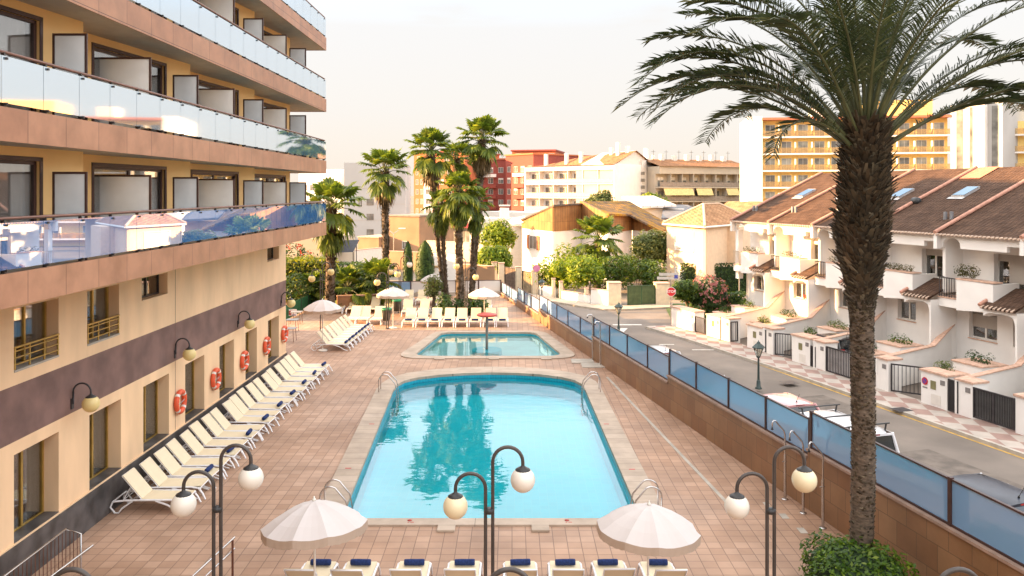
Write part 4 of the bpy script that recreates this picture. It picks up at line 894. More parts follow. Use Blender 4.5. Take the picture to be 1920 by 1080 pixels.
# twin globe lamps
GLOBE = mat('globe_glass_white', (.80, .74, .64), .25, var=.05, scale=1.5, spec=.6)
GLOBEC = mat('globe_glass_cream', (.80, .68, .44), .25, var=.05, scale=1.5, spec=.6)
GLOBEY = mat('globe_glass_yellowed', (.72, .56, .24), .3, var=.1, scale=2)
CAPM = mat('lamp_cap', (.03, .028, .027), .4)
LPOST = mat('lamp_post_grey', (.075, .062, .055), .4, metal=.3, var=.15)
def globe(t, p, r, m):
    g = MB().sphere(p, r, 24, 14).to('globe', m, t)
    MB().lathe([(r * .62, r * .78), (r * .60, r * .86), (r * .35, r * 1.0), (r * .16, r * 1.12), (.025, r * 1.3)], p, 16).to('lamp_cap', CAPM, g)
def twin_lamp(label, x, y, zt, zs, r=.205, gm=(GLOBE, GLOBE), flip=1, rz=0, arm=.25, group='twin globe lamps on the deck'):
    t = thing('globe_lamp', label, 'lamp post', (0, 0, 0), 0, group); a = arm
    for sx, z, m, dx in ((flip, zt, gm[0], .06), (-flip, zs, gm[1], -.06)):
        x0 = dx * flip; top = arc((x0 + sx * a, 0, z - a), a, 180 if sx > 0 else 0, 0 if sx > 0 else 180, 14)
        xe = x0 + sx * 2 * a; path = [Vector((x0, 0, .02))] + top + [Vector((xe, 0, z - a - .06))]
        MB().tube(path, .03, 10).to('pole', LPOST, t); globe(t, (xe, 0, z - a - .06 - r * 1.15), r, m)
    MB().lathe([(.05, -.05), (.085, -.03), (.085, .03), (.05, .05)], (0, 0, zs - .62), 14).to('collar', CAPM, t)
    MB().lathe([(.16, 0), (.16, .03), (.09, .06)], (0, 0, .002), 14).to('base_plate', LPOST, t)
    t.location = (x, y, 0); t.rotation_euler = (0, 0, rz); return t
twin_lamp('twin curved lamp with white globes in front of pool, centre of photo', -.38, 13.3, 4.06, 3.62, gm=(GLOBE, GLOBEC))
twin_lamp('twin curved lamp with white globes left, near stair handrail', -4.90, 13.3, 4.09, 3.65)
twin_lamp('twin curved lamp with white globes right, left of big palm', 4.30, 13.3, 4.06, 3.62, gm=(GLOBEC, GLOBE))
for x, s in ((-5.06, 'lower left corner'), (-.03, 'bottom centre'), (5.14, 'lower right corner')):
    twin_lamp('nearest twin lamp, only its grey arch top shows at %s of photo' % s, x - .31, 9.2, 3.96, 3.5)
twin_lamp('twin yellow globe lamp before left palm and hedge', -11.2, 47, 4.15, 3.75, gm=(GLOBEY, GLOBEY))
twin_lamp('twin yellow globe lamp above umbrella beside dark bins', -7.55, 48.5, 3.9, 3.4, gm=(GLOBEY, GLOBEY), arm=.28)
twin_lamp('twin globe lamp with white globe left of the cypresses', -7.7, 55, 3.9, 3.4, gm=(GLOBE, GLOBEY), arm=.3)
twin_lamp('twin globe lamp among the palm cluster trunks', -2.95, 51.5, 4.1, 3.4, gm=(GLOBEY, GLOBEY), flip=-1, arm=.28)
# wall lamps
for i, Y in enumerate((19.0, 24.8, 30.5, 36.2)):
    t = thing('wall_lamp', 'curved black wall lamp with yellowed globe, %s from near end of mauve band' % ORD[i], 'wall lamp', (HX, Y, 3.3), 0, 'globe lamps on the hotel wall')
    z = 3.55; mb = MB(); mb.tube([Vector((HX + .04, Y, z - .28))] + [Vector((HX + .04, Y, z))] + arc((HX + .25, Y, z), .21, 180, 0, 12) + [Vector((HX + .46, Y, z - .05))], .022, 8)
    mb.box(HX + .002, HX + .03, Y - .05, Y + .05, z - .4, z - .15); mb.to('bracket', IRON, t); globe(t, (HX + .46, Y, z - .28), .2, GLOBEY)
# life buoys
BUOY = mat('orange_buoy', (.72, .10, .035), .5, var=.1); BW = mat('buoy_white_band', (.7, .66, .6), .6)
for i, px in enumerate((335, 402, 456, 498, 532)):
    Y = (-HX) * 1500 / (960 - px) ; Y = min(Y, 36.6) ; Y -= .06; z = CAMZ - ({335: 753, 402: 710, 456: 676, 498: 648, 532: 626}[px] - 360) / 1500 * Y
    t = thing('life_buoy', 'orange ring buoy on hotel wall, %s from near end' % ORD[i], 'life buoy', (HX + .08, Y, z), 0, 'ring buoys on the hotel wall')
    ring = [Vector((HX + .085, Y + .31 * math.cos(q), z + .31 * math.sin(q))) for q in [6.2832 * k / 28 for k in range(28)]]
    MB().tube(ring, .078, 8, closed=True).to('ring', BUOY, t)
    for k in range(4):
        q0 = .785 + 1.5708 * k; MB().tube([Vector((HX + .085, Y + .31 * math.cos(q0 + e), z + .31 * math.sin(q0 + e))) for e in (-.12, -.04, .04, .12)], .082, 8).to('band', BW, t)
    MB().tube([(HX + .02, Y, z - .1), (HX + .1, Y + .1, z - .02), (HX + .12, Y + .4, z + .06)], .012, 5).to('hook', STEEL, t)
# pool ladders
def ladder(label, x, y, rz):
    t = thing('pool_ladder', label, 'pool ladder', (x, y, .05), rz, 'pool ladders'); M = Matrix.Translation((x, y, 0)) @ Matrix.Rotation(rz, 4, 'Z')
    for sy in (-.25, .25):
        mb = MB(M); mb.tube([Vector((-.56, sy, .06)), Vector((-.56, sy, .52))] + arc((-.30, sy, .52), .26, 180, 60, 8) + [Vector((.10, sy, .42)), Vector((.17, sy, .1)), Vector((.17, sy, -.95))], .021, 7); mb.to('rail', STEEL, t)
    for z in (-.35, -.6, -.85): mb = MB(M); mb.box(.13, .21, -.25, .25, z, z + .03); mb.to('step', STEEL, t)
ladder('steel pool ladder at far left corner of long pool', -4.93, 33.2, 0)
ladder('steel pool ladder at far right corner of long pool', 3.08, 33.2, R(180))
ladder('steel pool ladder at near left corner behind left umbrella', -4.34, 20.65, 0)
ladder('steel pool ladder at near right corner beside right umbrella', 3.26, 20.65, R(180))
# paddling pool mushroom
X, Y = -1.35, 43.0; t = thing('water_mushroom', 'red water mushroom on grey pole standing in paddling pool', 'pool feature', (X, Y, -.45))
MB().tube([(X, Y, -.44), (X, Y, 1.66)], .075, 10).to('pole', mat('mushroom_pole', (.2, .18, .16), .5), t)
MB().lathe([(.05, -.02), (.50, -.06), (.56, -.02), (.50, .05), (.28, .10), (.001, .12)], (X, Y, 1.7), 24).to('cap', mat('mushroom_cap', (.50, .055, .03), .4, var=.15), t)
MB().lathe([(.80, 0), (.80, .28), (.78, .30), (.001, .30)], (X, Y, -.45), 24).to('base', POOLF, t)
# showers by the wall
for i, (px, py) in enumerate(((1472, 936), (1506, 962), (1543, 990))):
    p = G(px, py); a = R(190); t = thing('pool_shower', 'steel shower pole against brown wall, %s from left of three' % ORD[i], 'shower', (p.x, p.y, 0), 0, 'steel showers by the brown wall')
    q = lambda d, z: Vector((p.x + math.cos(a) * d, p.y + math.sin(a) * d, z))
    MB().tube([q(0, .02), q(0, 1.2)], .036, 10).to('lower_pole', STEEL, t)
    MB().tube([q(0, 1.2), q(0, 1.75), q(.03, 1.85), q(.27, 2.12), q(.33, 2.14), q(.37, 2.08), q(.375, 1.98)], .022, 8).to('riser', STEEL, t)
    MB().lathe([(.015, .1), (.02, .04), (.04, .0), (.001, -.005)], q(.375, 1.9), 10).to('shower_head', DARKFR, t)
    MB().lathe([(.09, 0), (.09, .012), (.04, .02)], (p.x, p.y, .001), 12).to('base_plate', STEEL, t)
    mb = MB(); mb.tube([q(-.05, 1.02), q(.08, 1.02)], .018, 6); mb.to('tap', STEEL, t)
for i, (px, py, h) in enumerate(((1111, 676, 2.25), (1125.5, 686, 2.1))):
    p = G(px, py); t = thing('pool_shower', ('taller' if i == 0 else 'shorter') + ' grey shower pole on stone slab beside paddling pool', 'shower', (p.x, p.y, 0), 0, 'shower poles by the paddling pool')
    MB().tube([(p.x, p.y, .05), (p.x, p.y, h - .1), (p.x - .05, p.y, h), (p.x - .22, p.y - .05, h + .02), (p.x - .26, p.y - .06, h - .08)], .032, 8).to('riser', STEEL, t)
    MB().lathe([(.015, .08), (.045, 0), (.001, -.005)], (p.x - .26, p.y - .06, h - .15), 10).to('shower_head', DARKFR, t)
# stair railing bottom left and handrails
t = thing('stair_railing', 'steel bar railing beside hotel plinth in lower left corner', 'railing', (-9.7, 17.4, 0))
mb = MB(); mb.tube([(-9.72, 10, .95), (-9.72, 17.45, .95), (-9.27, 17.2, .95), (-9.27, 17.2, .02)], .022, 8); mb.tube([(-9.72, 10, .1), (-9.72, 17.45, .1), (-9.27, 17.2, .1)], .014, 6); mb.to('handrail', STEEL, t)
for i in range(52):
    y = 17.43 - i * .14; MB().tube([(-9.72, y, .1), (-9.72, y, .95)], .008, 5).to('bar', BRONZE, t)
for i in range(1, 4): f_ = i / 4; MB().tube([(-9.72 + .45 * f_, 17.45 - .25 * f_, .1), (-9.72 + .45 * f_, 17.45 - .25 * f_, .95)], .008, 5).to('bar', BRONZE, t)
t = thing('handrail', 'single pale steel handrail right of bar railing in lower left corner', 'handrail', (-8.8, 16.7, 0))
MB().tube([(-8.78, 16.75, .9), (-8.95, 14.2, .9), (-9.05, 12.6, .9)], .022, 8).to('rail', STEEL, t)
for y, x in ((14.6, -8.92), (12.8, -9.04)): MB().tube([(x, y, .02), (x, y, .9)], .018, 6).to('post', BRONZE, t)
t = thing('handrail', 'double steel handrail with brown post below left twin lamp', 'handrail', (-5.9, 17.0, 0))
for z in (.92, .68): MB().tube([(-5.93, 17.1, z), (-6.13, 15.4, z), (-6.35, 13.5, z)], .02, 8).to('rail', STEEL, t)
for y, x in ((16.95, -5.92), (15.2, -6.14)): MB().tube([(x, y, .02), (x, y, .92)], .024, 6).to('post', BRONZE, t)
# bins, sign, green fence, tables
BIN = mat('bin_dark', (.03, .035, .035), .6, var=.2); GRN = mat('green_plastic', (.01, .20, .09), .5)
for px, Y, lb in ((724.5, 50.0, 'dark litter bin with green liner beside loungers, nearer one'), (744, 54.0, 'dark litter bin with green liner beside umbrella pole, farther one')):
    X = (px - 960) / 1500 * Y; t = thing('litter_bin', lb, 'litter bin', (X, Y, 0), 0, 'litter bins'); MB().lathe([(.24, .28), (.30, .95), (.31, .97)], (X, Y, 0), 14).to('bin_body', BIN, t)
    MB().lathe([(.32, .93), (.33, 1.02), (.29, 1.04), (.27, .95)], (X, Y, 0), 14).to('liner', GRN, t)
    for k in range(4): q = .785 + 1.57 * k; MB().tube([(X + .26 * math.cos(q), Y + .26 * math.sin(q), .9), (X + .30 * math.cos(q), Y + .30 * math.sin(q), .003)], .015, 5).to('leg', STEEL, t)
A_, B_ = Vector((-14.6, 51.5, 0)), Vector((-14.3, 60, 0)); d = (B_ - A_); L = d.length; M = Matrix.Translation(A_) @ Matrix.Rotation(math.atan2(d.y, d.x), 4, 'Z')
t = thing('green_mesh_fence', 'low green mesh barrier beyond hotel corner', 'fence', A_)
MB(M).box(0, L, -.01, .01, .05, 1.0).to('mesh_panel', mat('green_mesh', (.015, .11, .04), .8, var=.3, scale=6), t)
for i in range(6): MB(M).box(L * i / 5 - .03, L * i / 5 + .03, -.035, -.012, 0.0, 1.05).to('post', IRON, t)
p = Vector((-14.3, 51.6, 0)); p = D(549, 586, 52.0); t = thing('notice_board', 'small white notice with red and blue marks on green barrier', 'sign', (p.x, p.y, p.z - .25))
MB().box(p.x - .26, p.x + .26, p.y - .01, p.y + .01, p.z - .22, p.z + .22).to('panel', WHITEPL, t); MB().box(p.x - .25, p.x - .12, p.y - .014, p.y - .011, p.z - .16, p.z + .12).to('red_mark', RED, t)
MB().box(p.x - .05, p.x + .2, p.y - .014, p.y - .011, p.z - .19, p.z - .13).to('blue_mark', mat('blue_paint', (.02, .08, .3), .5), t); MB().box(p.x - .03, p.x + .18, p.y - .014, p.y - .011, p.z - .02, p.z + .02).to('grey_line', CONC, t)
for i, (px, py) in enumerate(((548, 622), (556, 606), (543, 640))):
    p = G(px, py); t = thing('cafe_table', 'small metal table beside hotel corner, %s from camera' % ['second', 'third', 'nearest'][i], 'table', p, 0, 'metal tables by the hotel corner')
    MB().rbox(p.x - .35, p.x + .35, p.y - .35, p.y + .35, .71, .74).to('table_top', mat('table_grey', (.25, .22, .2), .4), t)
    for a, b in ((-.3, -.3), (.3, -.3), (.3, .3), (-.3, .3)): MB().tube([(p.x + a, p.y + b, .002), (p.x + a * .85, p.y + b * .85, .71)], .014, 5).to('leg', BRONZE, t)
# ================================================================ palms, hedges and trees of the place
def at(px, Y, z=0.0): return Vector(((px - 960) / 1500 * Y, Y, z))
fan_palm('fan_palm', 'thick fan palm with ragged green crown beside hotel corner, leftmost', at(618, 55), D(621, 392, 55), .34, 2.75, 30, skirt=10, rough=.11, sag=1.0, young=True)
fan_palm('fan_palm', 'single fan palm standing between leftmost palm and cluster, before white block', at(724, 66, -.9), D(722, 322, 66), .28, 2.6, 32, skirt=10, rough=.09, sag=.8)
CG = None
fan_palm('fan_palm', 'tall fan palm of cluster leaning left, its crown second highest', at(836, 57), D(808, 282, 57), .155, 2.15, 34, skirt=16, rough=.08, sag=.7, thick=.9)
fan_palm('fan_palm', 'tallest fan palm of cluster, leaning right with its crown on top', at(883, 57.5), D(904, 262, 57.5), .155, 2.2, 36, skirt=16, rough=.08, sag=.7, thick=.9)
fan_palm('fan_palm', 'thick-trunked fan palm in middle of cluster with hanging leaves', at(862, 53.8), D(860, 360, 53.8), .24, 1.9, 36, skirt=26, rough=.07, sag=1.4, young=True)
fan_palm('fan_palm', 'slim lower fan palm of cluster, left of the thick trunk', at(840, 55.5), D(828, 386, 55.5), .14, 1.55, 26, skirt=14, rough=.07, sag=1.2, young=True)
fan_palm('fan_palm', 'slim lower fan palm of cluster, right of the thick trunk', at(881, 55.5), D(890, 380, 55.5), .14, 1.6, 26, skirt=14, rough=.07, sag=1.2, young=True)
fan_palm('fan_palm', 'tall fan palm of cluster behind the others, crown between the two highest', at(868, 61), D(856, 298, 61), .16, 1.9, 28, skirt=14, rough=.08, sag=.8, thick=.8)
SOIL = mat('soil', (.09, .06, .04), .95, var=.3, bump=.5)
t = thing('planting_bed', 'low kerbed bed around foot of palm cluster', 'planting bed', at(862, 54.5)); c = at(862, 54.5)
MB().lathe([(2.2, 0), (2.2, .14), (2.02, .14), (2.02, .1), (.001, .12)], c, 24).to('kerb', CONC, t); MB().lathe([(2.0, .101), (.001, .125)], c + Vector((0, 0, .01)), 20).to('soil', SOIL, t)
for px, Y, r, h, lm, lb in ((833, 53.4, .55, .75, L_CYP, 'cone-shaped green bush left in palm bed'), (848, 53.0, .75, .6, L_DARK, 'dark green bush before thick palm trunk'), (886, 53.6, .8, .65, L_DARK, 'dark leafy bush right in palm bed'), (900, 54.2, .6, .5, L_HEDGE, 'loose green bush at right edge of palm bed')):
    p = at(px, Y, .12); shrub('garden_bush', lb, p, (r, r, h), 420, .11, lm)
broad_tree('olive_tree', 'small grey-green olive tree left of palm bed', at(812, 55.5), 2.6, Vector((.9, .9, .8)), 700, .09, L_OLIVE, clumps=7)
hedge('hedge', 'tall clipped hedge with sunlit yellow-green top behind green mesh barrier', 'hedge', -18.5, -13.7, 60.2, 62.2, 0, 3.2, 3600, .13, leaf_mat('sunlight_tinted_hedge_leaves', (.07, .12, .01), (.32, .33, .015), (.5, .42, .03)), flowers=None)  # sunlight on the hedge is put into its leaf colours as yellow
hedge('hedge', 'dark green hedge between leftmost palm and the rear glass screen', 'hedge', -13.3, -9.6, 60.6, 62.4, 0, 2.7, 2600, .13, L_HEDGE)
shrub('flowering_shrub', 'bush with red blossoms above hedge beside hotel corner', at(546, 64, 1.2), (2.0, 1.2, 1.5), 700, .14, L_DARK, flowers=(FLOWR, 40))
for px, Y, rx, rz_, lb in ((560, 57.5, 1.6, 1.25, 'round dark shrub in front of hedge, left of globe lamps'), (600, 58, 1.5, 1.2, 'round dark shrub behind globe lamps and leftmost palm'), (640, 58.5, 1.4, 1.4, 'olive-green shrub right of leftmost palm'), (675, 59.5, 1.5, 1.55, 'feathery grey-green shrub behind low fan palms')):
    shrub('garden_shrub', lb, at(px, Y, .0), (rx, 1.1, rz_), 1500, .11, L_DARK if px < 620 or px > 700 else L_HEDGE, group=None)
for px, Y, z, r_, lb in ((652, 56.8, 1.5, 2.1, 'low fan palm with wide leaves right of leftmost palm trunk'), (708, 57.2, 1.9, 2.3, 'low fan palm above brown planter wall'), (590, 58, 1.4, 1.7, 'low fan palm left of leftmost palm trunk')):
    fan_palm('low_fan_palm', lb, at(px, Y, 0), at(px, Y, z), .17, r_, 24, skirt=0, sag=.9)
A_ = at(632, 55.6); B_ = at(716, 56.6)
t = thing('planter_wall', 'low brown planter wall behind rear loungers', 'wall', A_); d = B_ - A_; M = Matrix.Translation(A_) @ Matrix.Rotation(math.atan2(d.y, d.x), 4, 'Z')
MB(M).box(0, d.length, -.12, .12, 0, 1.05).to('wall_body', mat('ochre_wall', (.30, .15, .075), .8, var=.15), t); MB(M).box(-.03, d.length + .03, -.16, .16, 1.05, 1.11).to('wall_cap', TERRA, t)
cypress('slim dark cypress left of wider cypress behind rear glass screen', at(765, 66, -.9), 5.0, .44)
cypress('wide rounded cypress behind rear glass screen', at(797, 65, -.9), 5.1, .80)
broad_tree('lemon_tree', 'bright yellow-green tree beyond end of blue glass fence', at(926, 80, -.9), 4.1, Vector((1.9, 1.6, 1.6)), 4200, .16, L_YEL, clumps=12)
broad_tree('lemon_tree', 'yellow-green tree behind the brighter one near white chimney', at(936, 90, -.9), 6.0, Vector((2.2, 1.6, 1.7)), 2400, .17, L_YEL, clumps=12)
shrub('garden_shrub', 'yellow-green shrub left of the bright lemon tree', at(902, 81, -.9), (1.1, 1, 1.6), 900, .15, L_YEL)
# villa garden
for px, Y, rx, rz_, lm, n, lb, cl in ((1022, 71.5, 1.5, 1.5, L_YEL, 1600, 'sunlit yellow-green shrub at left end of villa garden wall', 5), (1062, 71, 2.0, 1.75, L_YEL, 2600, 'sunlit yellow-green shrub spilling above white garden wall', 7), (1108, 69.5, 2.1, 1.8, L_YEL, 3000, 'bright arching bush left of white gate pillar', 8),
      (1155, 72, 2.2, 1.9, L_HEDGE, 2600, 'dark green bush behind villa gate, left part', 7), (1196, 74, 1.9, 1.7, L_HEDGE, 2200, 'dark green bush behind villa gate, right part', 6), (1085, 76, 2.2, 2.2, L_YEL, 2400, 'tall yellow-green bush under garden palm', 7), (1230, 72, 1.4, 1.6, L_HEDGE, 1400, 'dark bush by yellow villa corner', 5)):
    shrub('garden_shrub', lb, at(px, Y, -.9), (rx, 1.5, rz_), n, .14, lm, clumps=cl)
fan_palm('fan_palm', 'bright fan palm standing in villa garden before wooden house', at(1120, 77, -.9), D(1122, 450, 77), .3, 3.1, 34, skirt=8, sag=.7, young=True)
broad_tree('olive_tree', 'large olive tree left of yellow villa', at(1222, 79, -.9), 5.9, Vector((2.4, 1.8, 2.3)), 4200, .14, L_OLIVE, clumps=14)
broad_tree('garden_tree', 'green tree behind street corner wall beside stop sign', at(1287, 58.5, -.9), 3.1, Vector((1.35, 1.2, 1.05)), 1800, .12, L_HEDGE, clumps=10)
shrub('oleander', 'oleander bush full of pink blossoms at street corner', at(1328, 59, -.9), (1.55, 1.3, 1.5), 2200, .12, L_DARK, flowers=(FLOW, 110), clumps=1)
M_ = at(1388, 60.0); hedge('hedge', 'clipped green hedge left of the white terraced houses', 'hedge', 13.4, 17.2, 58.8, 60.0, -.9, .85, 2600, .10, L_HEDGE, rag=.06)
hedge('hedge', 'dark tall hedge screen behind clipped hedge and oleander', 'hedge', 15.5, 23.5, 72.5, 73.6, -.9, 1.75, 2400, .13, L_DARK, rag=.05)
shrub('garden_shrub', 'small round bush behind iron gate at street corner', at(1308, 56.5, -.9), (.6, .6, .6), 400, .09, L_HEDGE)
mb = MB(); mb.poly([(11.2, 55.4, -.9), (17.5, 57.9, -.9), (19.5, 66, -.9), (12.5, 66, -.9)]); tag(mb.to('lawn', mat('lawn_grass', (.06, .10, .02), .95, var=.3, scale=3, bump=.4)), kind='structure')

# ================================================================ far buildings
def frame(p0, p1):
    d = Vector(p1) - Vector(p0); return Matrix.Translation((p0[0], p0[1], 0)) @ Matrix.Rotation(math.atan2(d.y, d.x), 4, 'Z'), Vector((d.x, d.y, 0)).length, math.atan2(d.y, d.x)
WGL = mat('far_window_glass', (.17, .165, .15), .12, var=.5, scale=.5, spec=.8)
WFR = mat('far_window_frame', (.70, .66, .60), .6)
CURTF = mat('far_blind', (.55, .50, .42), .8, var=.2, scale=1)
SHAD = mat('roller_shutter', (.75, .68, .58), .7, var=.06)
def window(M, x, y, z, w, h, parent, glass=WGL, frame_=WFR, blind=.0, name='window', side='y', ft=.05):
    """window unit set in the wall plane y; glass 3 cm behind the face of its frame"""
    mb = MB(M); mb.box(x, x + ft, y - .05, y + .02, z, z + h); mb.box(x + w - ft, x + w, y - .05, y + .02, z, z + h); mb.box(x + ft, x + w - ft, y - .05, y + .02, z, z + ft); mb.box(x + ft, x + w - ft, y - .05, y + .02, z + h - ft, z + h)
    mb.box(x + w / 2 - ft * .5, x + w / 2 + ft * .5, y - .045, y + .02, z + ft, z + h - ft); mb.cur = 1
    mb.box(x + ft, x + w / 2 - ft * .5, y - .02, y + .01, z + ft, z + h - ft); mb.box(x + w / 2 + ft * .5, x + w - ft, y - .02, y + .01, z + ft, z + h - ft); mb.cur = 2
    if blind: mb.box(x + ft, x + w - ft, y - .035, y - .022, z + h * (1 - blind), z + h - ft)
    return mb.to(name, [frame_, glass, SHAD], parent)
def shell(t, M, L, dep, z0, z1, m, name='wall'): return MB(M).box(0, L, 0, dep, z0, z1).to(name, m, t)
RED_LIT = mat('red_render_lit_tone', (.46, .14, .055), .85, var=.08); RED_SHADE = mat('red_render_shade_tone', (.27, .06, .042), .85, var=.1)  # one red render: orange tone paints sunlit fronts, dark tone the shaded ones
OFFW = mat('off_white_render', (.70, .65, .58), .85, var=.05); BEIGE = mat('beige_render', (.50, .42, .32), .85, var=.08, scale=.3); GREYW = mat('grey_white_render', (.46, .445, .42), .85, var=.06, scale=.15)
RTILE = roof_mat('far_roof_tiles', (.36, .19, .10), (.30, .15, .08), .3, .5)
TANR = mat('tan_plaster', (.33, .19, .105), .85, var=.15, scale=.4)
YEL = mat('yellow_hotel_render', (.92, .64, .22), .85, var=.05)
def rail_part(M, x0, x1, y, z, h, parent, m, name='balcony_rail', bars=False):
    mb = MB(M); mb.box(x0, x1, y - .03, y, z + .08, z + h - .05); mb.box(x0, x1, y - .05, y + .02, z + h - .05, z + h); return mb.to(name, m, parent)
# plain white block left
M, L, az = frame((at(645, 150).x, 150), (at(760, 151).x, 151)); t = thing('white_block', 'plain white windowless-looking block of flats behind the single fan palm', 'building', (M.translation.x, 150, -.9), az)
shell(t, M, L, 26, -.9, 13.8, GREYW)
for col, px in enumerate((695,)):
    for k, py in enumerate((380, 408, 437)): p = D(px, py, 150); window(M, p.x - M.translation.x - .8, 0, p.z - .5, 1.3, 1.2, t, frame_=mat('brown_window_frame', (.2, .15, .1), .6))
p = D(674, 381, 150); window(M, p.x - M.translation.x - .3, 0, p.z - .7, .8, 1.5, t)
for z in (3, 6, 9): MB(M).box(0, L, -.03, 0, z, z + .05).to('string_course', BEIGE, t)
for (a, b, c, d_) in ((-10, 0, 12.8, 13.1),): pass
M, L, az = frame((at(560, 175).x, 175), (at(640, 172).x, 172)); t = thing('white_block', 'bright white low block seen between hotel balconies and leftmost palm', 'building', (M.translation.x, 175, -.9), az)
shell(t, M, L, 14, -.9, 13.2, WHITEP); 
for i in range(5):
    for k in range(3): window(M, 1 + i * 1.8, 0, 2 + k * 3.3, 1.1, 1.3, t)
# red building
M, L, az = frame((at(776, 204).x, 204), (at(872, 198).x, 198)); t = thing('red_apartment_block', 'sunlit orange-red apartment tower with white window bays behind palm cluster', 'building', (M.translation.x, 204, -.9), az)
shell(t, M, L, 20, -.9, 18.2, RED_LIT)
MB(M).box(L * .22, L * .42, -.6, -.004, 2.5, 14.8).to('white_bay', WHITEP, t)
for k in range(5):
    z = 2.8 + k * 2.45
    for x in (.6, 1.9, 2.75 + .0): window(M, x if x < 2.5 else L * .26, 0 if x < 2.5 else -.62, z, .75 if x < 2.5 else 1.6, 1.3, t)
    for x in (L * .5, L * .66, L * .82): window(M, x, 0, z, 1.3, 1.3, t, blind=.4 * (k % 2))
for x in (1.0, L * .3, L * .6): window(M, x, 0, 15.6, 1.4, 1.7, t)
MB(M).box(-.3, L + .3, -.3, 20.3, 18.2, 18.6).to('roof_slab', RED_SHADE, t)
for (pa, ya, pb, yb, zt, lb, m_) in ((872, 205, 950, 205, 16.6, 'shaded dark red apartment block right of palm cluster crowns', RED_SHADE), (948, 200, 1000, 192, 17.3, 'shaded dark red apartment block with pale terraces left of white flats', RED_SHADE)):
    M, L, az = frame((at(pa, ya).x, ya), (at(pb, yb).x, yb)); t = thing('red_apartment_block', lb, 'building', (M.translation.x, ya, -.9), az); shell(t, M, L, 20, -.9, zt, m_)
    nc = int(L / 2.6)
    for k in range(5):
        for c in range(nc): window(M, .7 + c * 2.6, 0, 2.2 + k * 2.75, 1.3, 1.4, t, blind=.3 * ((c + k) % 3 == 0))
        if k: MB(M).box(L * .35, L * .75, -.9, -.004, .9 + k * 2.75 + .2, 1.9 + k * 2.75).to('balcony', WHITEP if k == 4 else m_, t)
    MB(M).box(-.2, L + .2, -.3, 20, zt, zt + .35).to('roof_slab', RED_LIT, t)
M, L, az = frame((at(960, 215).x, 215), (at(1052, 212).x, 212)); t = thing('red_apartment_block', 'penthouse storey of red block with sunlit orange front above white flats', 'building', (M.translation.x, 215, -.9), az)
shell(t, M, L * .88, 14, -.9, 19.2, RED_LIT); MB(M).box(L * .96, L * 1.04, 2, 4, -.9, 18.0).to('chimney', RED_SHADE, t); MB(M).box(-.3, L * .9, -.4, 14.4, 19.2, 19.6).to('roof_slab', RED_SHADE, t)
for i in range(4): window(M, 1 + i * 3, 0, 16.8, 1.5, 1.8, t)
# white balcony flats
M, L, az = frame((at(985, 182).x, 182), (at(1150, 166).x, 166)); t = thing('balcony_apartments', 'sunlit white flats with three rows of balconies beyond wooden house', 'building', (M.translation.x, 182, -.9), az)
FL = [1.2, 4.2, 7.2, 10.2]
mb = MB(M); mb.box(0, L, 1.6, 16, -.9, 14.0); mb.box(-.25, 0, 0, 16, -.9, 14.0); mb.box(L, L + .3, 0, 16, -.9, 14.2); mb.box(0, L, 0, 1.6, 13.0, 14.0); mb.to('wall', WHITEP, t)
for k, z in enumerate(FL):
    MB(M).box(0, L, 0, 1.6, z - .25, z).to('balcony_slab', WHITEP, t); rail_part(M, .1, L - .1, .06, z, .95, t, mat('pink_balcony_panel', (.62, .42, .32), .7, var=.1))
    for c in range(6):
        x = L * c / 6 + .3; window(M, x + .3, 1.6, z + .05, 1.6, 2.1, t); MB(M).box(x + 2.1, x + 2.9, 1.5, 1.597, z, z + 2.1).to('orange_panel', mat('orange_panel_paint', (.55, .25, .12), .8), t)
        if c: MB(M).box(L * c / 6 - .07, L * c / 6 + .07, .1, 1.6, z, z + 2.75).to('balcony_divider', OFFW, t)
for i, x in enumerate((L * .12, L * .5, L * .95)): pass
rf = MB(M); rf.add([(-.6, -.5, 14.02), (L + .5, -.5, 14.02), (L + .5, 8, 17.2), (L * .45, 8, 16.4), (-.6, 8, 14.6)], [(0, 1, 2, 3, 4)]); rf.add([(-.6, 16, 14.0), (L + .5, 16, 14.0), (L + .5, 8, 17.2), (-.6, 8, 14.6)], [(1, 0, 3, 2)]); rf.to('roof', RTILE, t)
for x, y, h in ((L * .5, 5, 1.6), (L * .88, 6, 3.4), (L * .78, 7, 2.4), (L * .3, 6, 1.4), (L * .05, 6, 1.5)): MB(M).box(x - .35, x + .35, y - .35, y + .35, 14.1, 15.6 + h).to('chimney', OFFW, t)
M2, L2, az2 = frame((at(1150, 166.2).x + .35, 166.2), (at(1240, 180.5).x, 180.5)); t = thing('apartment_side_wing', 'shaded beige stair wing joined to right end of white balcony flats', 'building', (M2.translation.x, 166, -.9), az2)
shell(t, M2, L2, 10, -.9, 14.0, BEIGE)
MB(M2).add([(0, 0, 14.001), (L2 * .9, 0, 14.001), (L2 * .45, 0, 17.3), (0, 9, 14.001), (L2 * .9, 9, 14.001), (L2 * .45, 9, 17.0)], [(0, 1, 2), (0, 2, 5, 3), (1, 4, 5, 2)]).to('gable', OFFW, t)
MB(M2).box(L2 * .52, L2 * .62, -.5, -.004, -.9, 15.2).to('stair_tower', OFFW, t)
for k in range(7): MB(M2).box(L2 * .5 + .0, L2 * .5 + 1.4, -.56, -.504, 3 + k * 1.5, 3.7 + k * 1.5).to('stair_louvre', mat('louvre_grey', (.25, .23, .2), .6), t)
for k in range(3): window(M2, L2 * .38, 0, 4 + k * 3.2, .9, 1.5, t)
for x, h in ((L2 * .35, 4.2), (L2 * .75, 4.0), (L2 * .9, 2.6)): MB(M2).box(x, x + .8, 1, 1.8, 14.0, 14 + h).to('chimney', WHITEP, t)
